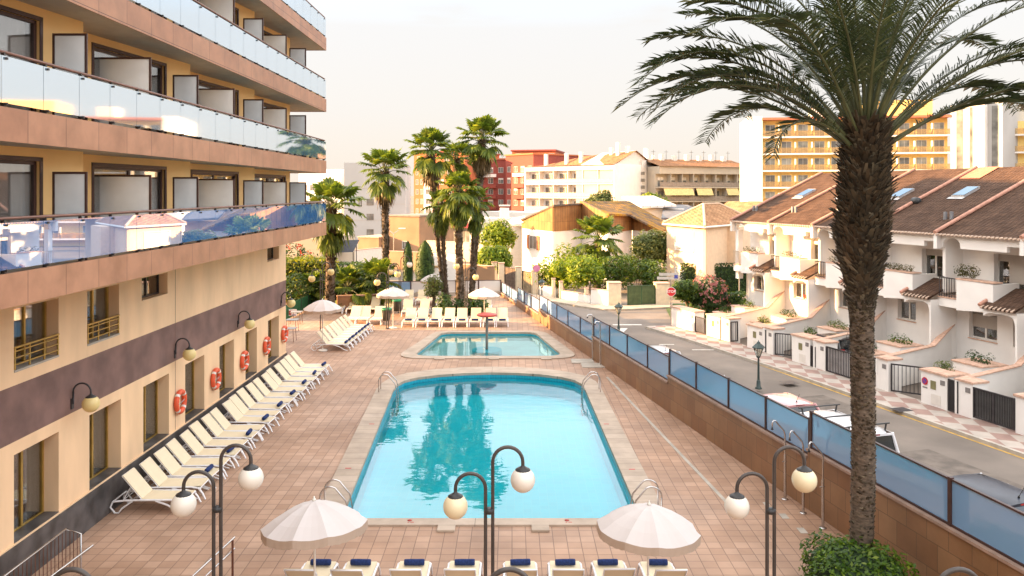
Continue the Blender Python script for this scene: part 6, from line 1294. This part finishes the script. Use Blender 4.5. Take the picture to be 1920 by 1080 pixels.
for i in range(6):
    a, b = fpt(FY(i)), fpt(FY(i + 1)); L = (b - a).length; M = Matrix.Translation(a) @ Matrix.Rotation(UA, 4, 'Z')
    t = thing('terraced_house', 'white ' + HN[i], 'house', a, UA, 'white terraced houses')
    shade = i % 2; st = -.0
    mb = MB(M)
    # body: lower storey front with real openings, upper storey set back .5
    lowh = [(.85, 2.15, 2.25, 3.55), (3.15, 3.75, 2.15, 3.6)] if i != 4 else [(.75, 2.35, 2.05, 3.55), (3.2, 3.8, 2.0, 3.6)]
    P = lambda u, w, d: (u, d, w)
    facade(mb, 0, L, 0, 4.05, lowh, P, .28)
    P2 = lambda u, w, d: (u, .25 + d, w)
    uph = [(1.95, 3.9, 4.15, 6.25)] if i == 4 else [(2.3, 3.7, 4.7, 6.2)]
    facade(mb, 0, L, 4.05, 7.2, uph, P2, .35)
    mb.box(.0, L, .55, 13, 0, 4.0); mb.box(.0, L, .75, 13, 4.0, 7.1); mb.add([(0, 0, 4.05), (L, 0, 4.05), (L, .25, 4.05), (0, .25, 4.05)], [(0, 1, 2, 3)])
    mb.add([(0, 0, 0), (0, .6, 0), (0, .6, 7.1), (0, .25, 7.1), (0, .25, 4.05), (0, 0, 4.05)], [(0, 5, 4, 3, 2, 1)])
    mb.to('wall', WHITEP, t)
    # fascia band with arch, soffit
    mb = MB(M); mb.prism(arch_panel(.0, L - 1.0, 6.45, 7.12, .18, 1.25, 6.95), -1.05, -.85, 'y'); mb.box(L - 1.0, L, -1.05, -.85, 6.72, 7.12); mb.box(0, L, -.85, .25, 7.0, 7.115); mb.box(-.02, .16, -.85, .25, 4.2, 7.0) if i else None
    mb.to('eaves_band', WHITEP, t)
    if i == 0: MB(M).box(.05, .4, -1.0, -.6, 3.0, 6.5).to('corner_column', WHITEP, t)
    mb = MB(M); th = .12; ey = 7.14; ry, rz_ = 6.4, 10.6
    mb.add([(0.0, -1.28, ey), (L, -1.28, ey), (L, ry, rz_), (0.0, ry, rz_), (0.0, -1.28, ey - .08), (L, -1.28, ey - .08), (L, ry, rz_ - .1), (0, ry, rz_ - .1)], [(0, 1, 2, 3), (4, 5, 1, 0), (5, 6, 2, 1), (7, 4, 0, 3)])
    mb.add([(0, ry, rz_), (L, ry, rz_), (L, 13.4, 7.0), (0, 13.4, 7.0)], [(0, 1, 2, 3)]); rf = mb.to('roof', TROOF, t)
    # eaves tile ends, party ridge, gable
    mb = MB(M); n = int(L / .22)
    for k in range(n): x = (k + .5) * L / n; mb.tube([(x, -1.42, ey - .045), (x, -1.2, ey - .03)], .055, 6)
    mb.to('tile_ends', mat('pale_tile_ends', (.55, .40, .30), .8), rf)
    mb = MB(M); slope = Vector((0, ry + 1.35, rz_ - ey)); mb.tube([Vector((.02, -1.38, ey + .06)), Vector((.02, -1.38, ey + .06)) + slope], .10, 8); mb.cur = 1; mb.box(-.11, .11, -1.34, -1.06, ey - .75, ey + .0)
    mb.to('party_ridge', [mat('salmon_ridge', (.46, .23, .16), .8, var=.15, scale=4), WHITEP], rf)
    if i == 0: MB(M).add([(-.004, -.9, 6.9), (-.004, 13, 6.9), (-.004, ry, rz_ - .12)], [(0, 2, 1)]).to('gable', WHITEP, t)
    for (sx, sy, w, hh) in ([(2.2, 2.4, .85, 1.1)] if i != 3 else [(1.9, 2.6, .85, 1.1)]) + ([(3.6, 3.3, .7, .9)] if i == 4 else []):
        f_ = lambda y: ey + (rz_ - ey) * (y + 1.35) / (ry + 1.35)
        mb = MB(M); mb.add([(sx, sy, f_(sy) + .12), (sx + w, sy, f_(sy) + .12), (sx + w, sy + hh, f_(sy + hh) + .12), (sx, sy + hh, f_(sy + hh) + .12)] + [(sx, sy, f_(sy) - .02), (sx + w, sy, f_(sy) - .02), (sx + w, sy + hh, f_(sy + hh) - .02), (sx, sy + hh, f_(sy + hh) - .02)], [(4, 5, 1, 0), (5, 6, 2, 1), (6, 7, 3, 2), (7, 4, 0, 3)])
        mb.add([(sx - .1, sy - .22, f_(sy - .22) + .03), (sx + w + .1, sy - .22, f_(sy - .22) + .03), (sx + w + .1, sy, f_(sy) + .03), (sx - .1, sy, f_(sy) + .03)], [(0, 1, 2, 3)])
        sk = mb.to('skylight', mat('skylight_flashing', (.45, .43, .42), .4, metal=.3), rf); MB(M).add([(sx + .04, sy + .04, f_(sy + .04) + .125), (sx + w - .04, sy + .04, f_(sy + .04) + .125), (sx + w - .04, sy + hh - .04, f_(sy + hh - .04) + .125), (sx + .04, sy + hh - .04, f_(sy + hh - .04) + .125)], [(0, 1, 2, 3)]).to('skylight_glass', SKYL, rf)
    for vx, vy in ((3.9, .2), (4.25, .25)) if i in (3, 4) else ((.35, .3), (.7, .3)): f_ = ey + (rz_ - ey) * (vy + 1.35) / (ry + 1.35); mb = MB(M); mb.tube([(vx, vy, f_ - .05), (vx, vy, f_ + .35)], .09, 8); mb.to('vent_pipe', mat('vent_grey', (.22, .22, .23), .5, metal=.4), rf)
    if i == 3 or i == 5: MB(M).lathe([(.2, -.2), (.2, .2)], (.15, 1.9, ey + 1.55), 12, True, 'x').to('vent_cowl', mat('cowl_black', (.03, .03, .03), .5), rf)
    if i in (3, 4): f1, f2 = [ey + (rz_ - ey) * (y + 1.35) / (ry + 1.35) + .04 for y in (4.9, 6.4)]; MB(M).add([(.2, 4.9, f1), (1.6, 4.9, f1), (1.6, 6.35, f2), (.2, 6.35, f2)], [(0, 1, 2, 3)]).to('new_tiles', mat('fresh_orange_tiles', (.42, .16, .09), .8, var=.2, scale=8), rf)
    # balcony: slab, planter parapet, railing
    mb = MB(M); mb.box(.02, 3.1, -1.15, .0, 3.55, 3.98); mb.to('balcony_slab', WHITEP, t)
    mb = MB(M); mb.prism([(1.30, 3.5), (3.35, 3.98 - .3), (3.35, 4.95), (1.30, 5.0)], -1.35, -1.15, 'y'); mb.box(3.15, 3.35, -1.15, .2, 3.7, 4.95); mb.box(1.3, 1.5, -1.15, -.85, 3.98, 5.0); pp = mb.to('planter_parapet', WHITEP, t)
    MB(M).box(1.27, 3.38, -1.38, -.8, 4.99, 5.05).to('parapet_cap', TERRA, pp); MB(M).box(.0, 1.32, -1.2, -.2, 3.981, 4.03).to('balcony_tiles', TERRA, t)
    mb = MB(M); mb.box(.05, 1.3, -1.17, -1.12, 4.95, 5.0); mb.box(.05, 1.3, -1.16, -1.13, 4.08, 4.11); mb.box(.05, .09, -1.16, -.2, 4.95, 5.0)
    for k in range(9): x = .07 + k * .15; mb.box(x - .012, x + .012, -1.155, -1.13, 4.0, 4.95)
    mb.to('balcony_railing', IRON if i else mat('pale_railing', (.5, .4, .3), .6), t)
    # porch roof and arch
    mb = MB(M); x0, x1 = 3.0, L; thick_ = [(x0, -.0, 4.75), (x1, -.0, 4.75), (x1, -1.75, 3.95), (x0, -1.75, 3.95)]
    v = [Vector(q) for q in thick_] + [Vector(q) - Vector((0, 0, .1)) for q in thick_]; mb.add(v, [(3, 2, 1, 0), (4, 5, 6, 7), (3, 7, 6, 2), (0, 4, 7, 3), (1, 2, 6, 5)]); pr = mb.to('porch_roof', TROOF, t)
    mb = MB(M); mb.tube([(x0, -.0, 4.80), (x0, -1.78, 4.0)], .09, 6); mb.to('porch_ridge', MATS['salmon_ridge'], pr)
    mb = MB(M); n = int((x1 - x0) / .22)
    for k in range(n): x = x0 + (k + .5) * (x1 - x0) / n; mb.tube([(x, -1.82, 3.9), (x, -1.6, 3.98)], .05, 6)
    mb.to('tile_ends', MATS['pale_tile_ends'], pr)
    mb = MB(M); mb.prism([(x0 + .05, 3.5), (x0 + .2, 3.62), (x0 + .5, 3.7), (x1 - .45, 3.7), (x1 - .2, 3.6), (x1 - .1, 3.3), (x1 - .1, .9), (x1, .9), (x1, 3.84), (x0 + .05, 3.84)], -1.6, -1.45, 'y'); mb.box(x0 + .05, x0 + .2, -1.45, -.0, 3.5, 3.84); mb.box(x1 - .12, x1 - .002, -1.45, .0, .9, 3.84)
    mb.to('porch_arch', WHITEP, t)
    # openings
    def win(u0, u1, w0, w1, y, kind, nm='window'):
        fr_ = WFR; fw = .06; mb = MB(M); mb.box(u0, u0 + fw, y, y + .06, w0, w1); mb.box(u1 - fw, u1, y, y + .06, w0, w1); mb.box(u0 + fw, u1 - fw, y, y + .06, w0, w0 + fw); mb.box(u0 + fw, u1 - fw, y, y + .06, w1 - fw, w1)
        if kind in ('win', 'half'): mb.box((u0 + u1) / 2 - .05, (u0 + u1) / 2 + .05, y - .003, y + .063, w0 + fw, w1 - fw)
        o = mb.to(nm, fr_, t)
        if kind in ('win', 'half'):
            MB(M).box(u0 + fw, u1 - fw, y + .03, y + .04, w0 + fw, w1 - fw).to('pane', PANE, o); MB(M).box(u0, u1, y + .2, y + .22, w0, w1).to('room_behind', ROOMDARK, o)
            MB(M).box(u0 + fw, u1 - fw, y - .03, y - .004, w1 - .35, w1 - .004).to('shutter_box', GSH if i > 2 else SHAD, o)
        else: MB(M).box(u0 + fw, u1 - fw, y + .01, y + .03, w0 + fw, w1 - fw).to('roller_shutter', kind, o)
        return o
    if i == 4:
        win(.75, 2.35, 2.05, 3.55, .2, 'win'); MB(M).box(.81, 2.29, .17, .196, 2.6, 3.5).to('roller_shutter', GSH, t); win(1.95, 3.9, 4.15, 6.25, .5, 'win', 'terrace_door'); MB(M).box(2.6, 3.84, .46, .496, 4.9, 6.2).to('roller_shutter', GSH, t)
    else:
        win(.85, 2.15, 2.25, 3.55, .2, 'win'); win(2.3, 3.7, 4.7, 6.2, .5, 'win')
    win(lowh[1][0], lowh[1][1], lowh[1][2], lowh[1][3], .2, REDSH if i != 1 else mat('orange_shutter', (.6, .28, .1), .7), 'shuttered_window')
    MB(M).box(lowh[0][0] - .03, lowh[0][1] + .03, -.06, .19, lowh[0][2] - .05, lowh[0][2] - .004).to('window_sill', TERRA, t)
    MB(M).box(3.0, L - .15, -1.4, -.004, .9, 1.05).to('porch_step', TERRA, t)
    MB(M).box(1.0, 2.4, -.03, -.003, .0, 1.05).to('garage_door', mat('garage_dark', (.06, .055, .05), .6), t)
    for zz in (.15,): mb = MB(M); mb.tube([(-.06 if i else .06, -.06, 0), (-.06 if i else .06, -.06, 3.9)], .04, 6); mb.to('downpipe', OFFW, t)
    # planter shrubs on the balcony, flower pots, garden planters
    Mi = M; lbl = 'row of plants on balcony parapet of ' + HN[i]
    tt = thing('balcony_plants', ' '.join(lbl.split()[:14]).rstrip(','), 'plants', M @ Vector((2.2, -1.1, 5.05)), UA)
    mb = MB(); n = 6 if i != 4 else 9
    for k in range(n): x = (1.5 + 1.7 * k / n) if i != 4 else (1.2 + 1.1 * k / n); blob_leaves(mb, M @ Vector((x, -1.1, 5.12 + (.12 if i != 4 else .3))), (.22, .22, .18 if i != 4 else .32), 60 if i >= 3 else 35, .05, seed=k)
    mb.to('foliage', leaf_mat('dry_balcony_plants', (.07, .075, .03), (.14, .12, .05), (.28, .2, .1)), tt)
    # stepped planters in the front garden
    for k, (x0, x1, y0, y1, zt, pn) in enumerate(((2.7, 4.3, -1.55, -3.0, 1.45, 'upper'), (2.2, 3.7, -3.0, -4.1, 1.0, 'lower'))):
        tt = thing('garden_planter', '%s tiled-rim planter before %s' % (pn, ' '.join(HN[i].split(',')[0].split()[:11])), 'planter', M @ Vector(((x0 + x1) / 2, (y0 + y1) / 2, 0)), UA)
        MB(M).box(x0, x1, y1, y0, 0, zt).to('planter_body', WHITEP, tt); mb = MB(M); mb.box(x0 - .05, x1 + .05, y1 - .05, y0 + .0, zt, zt + .06); mb.to('planter_rim', TERRA, tt)
        mb = MB()
        for q in range(5): blob_leaves(mb, M @ Vector((x0 + .3 + (x1 - x0 - .6) * q / 4 * (.6 if k else 1), (y0 + y1) / 2, zt + .2)), (.26, .26, .16 + .22 * rnd() * (2 if (i == 3 and k == 1) else 1)), 70, .055, seed=q + i)
        mb.to('foliage', PLANT[(i + k) % 3], tt)
# party walls of the driveways, pillars, gates
def up_wall(label, p, q, h0=1.5, h1=2.6):
    M, L, az = frame((p.x, p.y), (q.x, q.y)); t = thing('driveway_wall', label, 'wall', (p.x, p.y, -.9), az, 'sloping driveway walls'); z = -.9
    o = [(0, z), (L, z), (L, z + h1), (L * .70, z + h0 + .12), (0, z + h0)]; MB(M).prism(o, 0, .2, 'y').to('wall_body', WHITEP, t)
    mb = MB(M)
    for (a, b) in ((o[4], o[3]), (o[3], o[2])): mb.add([(a[0], -.06, a[1]), (b[0], -.06, b[1]), (b[0], .26, b[1]), (a[0], .26, a[1]), (a[0], -.04, a[1] + .05), (b[0], -.06, b[1] + .05), (b[0], .24, b[1] + .05), (a[0], .24, a[1] + .05)], [(4, 5, 6, 7), (0, 1, 5, 4), (2, 3, 7, 6), (3, 0, 4, 7), (1, 2, 6, 5)])
    mb.to('tile_cap', TERRA, t)
PW = [(1358, 1, 'leading to the end house'), (1436, 2, 'beside second house from far end'), (1531, 3, 'left of the palm-hidden house drive'), (1650, 4, 'just right of big palm trunk'), (1799, 5, 'second right of big palm trunk'), (1990, 6, 'at right edge of photo')]
for px, hi, lb in PW: up_wall('white sloping driveway wall with tile cap ' + lb, wl(px), fpt(FY(hi)) + Vector((0, .1, 0)))
def box_pillar(pa, pb, h, lb, plates=True, sign=False):
    a, b = wl(pa), wl(pb); M, L, az = frame((a.x, a.y), (b.x, b.y)); t = thing('meter_wall', lb, 'pillar', (a.x, a.y, -.9), az, 'white meter walls along the pavement')
    MB(M).box(0, L, 0, .75, -.9, -.9 + h).to('wall_body', WHITEP, t); MB(M).box(-.05, L + .05, -.06, .8, -.9 + h, -.9 + h + .08).to('tile_cap', TERRA, t)
    if plates: MB(M).box(L * .38, L * .38 + .28, -.02, -.002, -.9 + h * .55, -.9 + h * .55 + .36).to('meter_plate', mat('olive_plate', (.20, .18, .08), .6), t); MB(M).box(L * .4, L * .4 + .5, -.012, -.002, -.9 + .2, -.9 + .62).to('low_hatch', OFFW, t)
    MB(M).box(L - .35, L - .12, -.02, -.002, -.9 + h - .4, -.9 + h - .2).to('number_plate', mat('grey_plate', (.2, .18, .17), .5), t)
    if sign:
        c = (L * .16, 0, -.9 + h * .72); MB(M).lathe([(.16, -.03), (.16, -.004)], (c[0], 0, c[2]), 20, False, 'y').to('sign_ring', SRED, t); MB(M).lathe([(.11, -.036), (.11, -.031)], (c[0], 0, c[2]), 20, False, 'y').to('sign_disc', SBLU, t)
        Mr = Matrix.Translation(c) @ Matrix.Rotation(R(45), 4, 'Y'); MB(M @ Mr).box(-.13, .13, -.044, -.038, -.02, .02).to('sign_bar', SRED, t); MB(M).box(c[0] - .13, c[0] + .13, -.012, -.003, c[2] - .3, c[2] - .24).to('sign_strip', mat('grey_plate', (.2, .18, .17), .5), t)
for pa, pb, h, lb, s_ in ((1258, 1302, 1.35, 'long white corner wall beside stop sign', 0), (1325, 1350, 1.4, 'white meter wall before hedge and end house', 0), (1401, 1431, 1.42, 'white meter wall behind street lantern', 0), (1485, 1519, 1.5, 'white meter wall left of palm trunk', 0), (1727, 1776, 1.5, 'white meter wall with round no-parking sign, right of palm', 1)):
    box_pillar(pa, pb, h, lb, pa != 1258, bool(s_))
for pa, pb, h, lb in ((1358, 1368, 1.45, 'narrow white pillar before driveway of end house'), (1437, 1449, 1.5, 'narrow white pillar left of first open bar gate'), (1531, 1547, 1.5, 'narrow white pillar with blue number beside palm'), (1648, 1665, 1.5, 'narrow white pillar right of palm trunk'), (1799, 1824, 1.5, 'white pillar between dark garden gate and wide bar gate'), (1904, 1960, 1.5, 'white pillar at right edge of photo')):
    box_pillar(pa, pb, h, lb, False)
Z = -.76
gate('dark low garden gate right of corner wall', wl(1303), wl(1324), Z, .25, 9, IRON)
gate('narrow dark gate beside meter wall of end house', wl(1351), wl(1357), Z, .4, 4, IRON)
gate('narrow dark gate behind street lantern', wl(1431.5), wl(1436.5), Z, .5, 4, IRON)
gate('narrow gate with tan step beside palm trunk', wl(1520), wl(1530), Z, .3, 5, IRON)
gate('dark narrow garden gate right of no-parking sign', wl(1778), wl(1797.5), Z, .55, 9, IRON)
gate('wide dark bar gate near right edge of photo', wl(1825), wl(1903), Z + .05, .5, 24, IRON, back=mat('gate_back_grey', (.22, .22, .20), .8), double=True)
gate('bar gate left of palm trunk before white sheet', wl(1549), wl(1600), Z, .5, 16, IRON, back=mat('gate_back_pale', (.5, .47, .45), .8))
inn = Vector((.958, .287, 0)); 
a = wl(1450); gate('open bar gate swung into driveway of second house', a + inn * .1, a + inn * .1 + Vector((1.25, -.6, 0)), Z, .45, 9, IRON)
a = wl(1667); gate('open bar gate swung into driveway right of palm', a + inn * .1, a + inn * .1 + Vector((1.15, -.85, 0)), Z, .5, 8, IRON)
a = wl(1620); gate('low grey gate just behind palm trunk', wl(1622), wl(1647), Z + .6, .6, 7, IRON)
a = wl(1370); gate('closed dark gate post line at driveway of end house', a, a + inn * .5, Z, .45, 2, IRON)
# topiary ball pot in the porch of the second house, red pots
for px, py, Y, r_, lb, fm in ((1555.5, 561, 50.5, .19, 'small round topiary tree by porch of sunlit house', L_DARK), (1452, 576, 55.5, .22, 'round clipped bush beside end house door', L_HEDGE)):
    p = D(px, py, Y); t = thing('topiary', lb, 'plant', (p.x, p.y, p.z - .9)); mb = MB(); blob_leaves(mb, p, (r_, r_, r_), 160, .05, shell=.9, lump=.05); mb.to('foliage', fm, t); MB().tube([(p.x, p.y, p.z - .75), (p.x, p.y, p.z)], .02, 5).to('stem', BARK, t)
    MB().lathe([(.1, 0), (.15, .22), (.13, .22), (.001, .2)], (p.x, p.y, p.z - .9), 12).to('pot', mat('pink_pot', (.5, .08, .12), .6), t)
for k, px in enumerate((1507, 1516)):
    Y = 51.6; p = D(px, 560, Y); t = thing('flower_pot', 'small red wall pot on sunlit house front, %s of two' % ('left', 'right')[k], 'flower pot', p, 0, 'red wall pots'); MB().lathe([(.06, 0), (.1, .16), (.001, .15)], (p.x, p.y - .1, p.z), 10).to('pot', mat('red_pot', (.5, .1, .06), .6), t); mb = MB(); blob_leaves(mb, (p.x, p.y - .1, p.z + .2), (.12, .1, .1), 30, .05); mb.to('flowers', FLOWR, t)
# ================================================================ parked cars
def car(label, loc, rz, paint, L=4.2, Wd=1.74, Hh=1.45, kind='hatch', dark_roof=False, rack=False, antenna=True):
    t = thing('parked_car', label, 'car', loc, rz, 'cars parked behind the glass fence'); M = Matrix.Translation(loc) @ Matrix.Rotation(rz, 4, 'Z'); w = Wd / 2
    # local: x across, y forward (front +), origin at ground under the middle
    def ring(y, hw, zb, zt, k=14, e=2.6):
        out = []; zc, hz = (zb + zt) / 2, (zt - zb) / 2
        for i in range(k): q = 2 * math.pi * (i + .5) / k; c, s = math.cos(q), math.sin(q); out.append((hw * math.copysign(abs(c) ** (2 / e), c), y, zc + hz * math.copysign(abs(s) ** (2 / e), s)))
        return out
    def loft(rings, close=True):
        mb = MB(M); v = [p for r in rings for p in r]; k = len(rings[0]); f = []
        for a in range(len(rings) - 1):
            for i in range(k): f.append((a * k + i, a * k + (i + 1) % k, (a + 1) * k + (i + 1) % k, (a + 1) * k + i))
        f.append(tuple(range(k))[::-1]); f.append(tuple(range((len(rings) - 1) * k, len(rings) * k))); return mb.add(v, f, True)
    bl = .93 if kind != 'van' else 1.05; h = L / 2
    loft([ring(-h, w * .86, .35, bl * .78), ring(-h + .12, w * .97, .24, bl), ring(-h + .8, w, .2, bl + .02), ring(0, w, .2, bl + .02), ring(h - 1.2, w, .2, bl - .03), ring(h - .4, w * .96, .22, bl - .16), ring(h, w * .8, .32, bl * .62)]).to('body', paint, t)
    # cabin: dark glass volume under a painted roof shell and pillars
    rb = (-h + .10, -h + .42) if kind == 'hatch' else (-h + .05, -h + .16); fb = (h - 1.15, h - 1.95) if kind != 'van' else (h - .9, h - 1.55); top = Hh; zi = bl - .02
    gl = mat('car_glass', (.012, .016, .018), .04, spec=.9, var=.3); tw, bw = w * .76, w * .93; zt = top - .07
    V = [(-bw, rb[0], zi), (bw, rb[0], zi), (bw, fb[0], zi), (-bw, fb[0], zi), (-tw, rb[1], zt), (tw, rb[1], zt), (tw, fb[1], zt), (-tw, fb[1], zt)]
    cb = MB(M); cb.add(V, [(0, 1, 5, 4), (1, 2, 6, 5), (2, 3, 7, 6), (3, 0, 4, 7), (4, 5, 6, 7)]); cab = cb.to('cabin_glass', gl, t)
    # roof: crowned shell
    mb = MB(M); ny, nx = 8, 8; y0, y1 = rb[1] - .05, fb[1] + .06; gv = []
    for a in range(ny + 1):
        for b in range(nx + 1):
            u, s_ = a / ny, b / nx * 2 - 1; y = y0 + (y1 - y0) * u; x = (tw + .035) * s_; z = zt + .075 * (1 - abs(s_) ** 3.2) * 1.0 - .06 * (2 * u - 1) ** 4 - .0; gv.append((x, y, z))
    mb.add(gv, [(a * (nx + 1) + b, a * (nx + 1) + b + 1, (a + 1) * (nx + 1) + b + 1, (a + 1) * (nx + 1) + b) for a in range(ny) for b in range(nx)], True)
    edge = [(-tw - .035, y0), (tw + .035, y0), (tw + .035, y1), (-tw - .035, y1)]; mb.prism([tuple(e) for e in edge], zt - .06, zt - .002)
    mb.to('roof', paint if not dark_roof else mat('car_dark_roof', (.03, .035, .05), .3, spec=.35), t)
    for sx in (-1, 1):
        mb = MB(M); g = 1.012
        def pil(p, q, wd, fwd=0): p, q = Vector(p), Vector(q); mb.tube([p, q], [wd, wd * .8], 6)
        pil((sx * bw, rb[0], zi), (sx * tw, rb[1], zt), .065); pil((sx * bw, fb[0], zi), (sx * tw, fb[1], zt), .04); m_ = (rb[0] + fb[0]) / 2; pil((sx * bw, m_ - .1, zi), (sx * tw, m_ - .1, zt), .035)
        if kind == 'van': mb.add([(sx * bw * g, rb[0], zi), (sx * bw * g, m_ - .1, zi), (sx * tw * g, m_ - .1, zt), (sx * tw * g, rb[1], zt)], [(0, 1, 2, 3) if sx < 0 else (3, 2, 1, 0)])
        mb.to('pillar', paint, t)
        MB(M).add([(sx * w * .55, -h - .005, .62), (sx * w * .93, -h + .06, .62), (sx * w * .95, -h + .05, .92), (sx * w * .70, -h + .0, .92)], [(0, 1, 2, 3) if sx > 0 else (3, 2, 1, 0)]).to('tail_light', mat('tail_light_red', (.45, .02, .02), .2, spec=.8), t)
        MB(M).cbox((sx * (w + .1), fb[0] - .1, bl + .05), (.18, .1, .13)).to('wing_mirror', paint, t)
        for y in (-h + .75, h - .8):
            wh = MB(M).lathe([(.12, -.1), (.29, -.1), (.315, -.07), (.315, .07), (.29, .1), (.12, .1)], (sx * (w - .09), y, .315), 20, True, 'x').to('wheel', mat('tyre', (.02, .02, .02), .85), t); MB(M).lathe([(.001, .02), (.19, .0), (.2, .03)], (sx * (w + .0), y, .315), 14, True, 'x').to('hubcap', STEEL, wh)
    mb = MB(M); rr = -h - .03; mb.rbox(-w * .9, w * .9, rr - .03, -h + .2, .30, .52, .03); mb.to('rear_bumper', paint, t); MB(M).cbox((0, -h - .012, .70), (.52, .02, .11)).to('number_plate', SWH, t)
    mb = MB(M); yb = rb[0] - .02; mb.tube([(-.3, yb, zi + .03), (.25, (rb[0] + rb[1]) / 2 - .05, zi + .26)], .012, 4); mb.to('rear_wiper', CAPM, t)
    MB(M).cbox((0, rb[1] - .02, zt - .02), (.4, .06, .04)).to('brake_light', MATS['tail_light_red'], t)
    if antenna: mb = MB(M); mb.lathe([(.03, 0), (.02, .04), (.001, .05)], (0, rb[1] + .18, zt + .06), 8); mb.tube([(0, rb[1] + .18, zt + .08), (0, rb[1] + .02, zt + .38)], .008, 5); mb.to('antenna', CAPM, t)
    if rack:
        for y in (rb[1] + .25, (rb[1] + fb[1]) / 2, fb[1] - .15): mb = MB(M); mb.tube([(-tw - .12, y, top + .15), (tw + .12, y, top + .15)], .025, 6); [mb.tube([(sx * tw * .93, y, zt), (sx * (tw + .0), y, top + .15)], .028, 6) for sx in (-1, 1)]; mb.to('roof_bar', CAPM, t)
    return t
CW = mat('white_car_paint', (.74, .73, .74), .25, var=.03, coat=.8); CR = mat('red_car_paint', (.55, .26, .26), .3, var=.05, coat=.8); CS = mat('silver_car_paint', (.5, .5, .52), .3, metal=.5, coat=.6, var=.04)
sd_ = math.atan2(.958, -.287) - R(90)
car('white hatchback with dark glass roof parked at right edge behind fence', (12.3, 21.6, -.93), sd_, CW, L=4.3, Wd=1.80, Hh=1.56, dark_roof=True)
car('white van with black roof bars parked behind big palm trunk', (10.55, 26.6, -.93), sd_, CW, L=4.4, Wd=1.84, Hh=1.83, kind='van', rack=True, antenna=False)
car('faded red hatchback parked behind blue glass fence left of van', (10.15, 31.0, -.93), sd_, CR, L=4.0, Wd=1.7, Hh=1.46)
car('white car whose roof just shows above fence below street lantern', (7.9, 35.4, -.93), sd_, CW, L=4.1, Wd=1.72, Hh=1.5)
car('silver-white car farthest up the kerb, only roof showing above fence', (7.05, 40.4, -.93), sd_, CS, L=4.1, Wd=1.72, Hh=1.5)
p = wl(1478) + inn * 2.6; car('dark car parked inside driveway behind open bar gate', (p.x, p.y, -.9), UA + R(90) , mat('black_car_paint', (.02, .02, .025), .2, coat=.8), L=4.0, Wd=1.7, Hh=1.45)
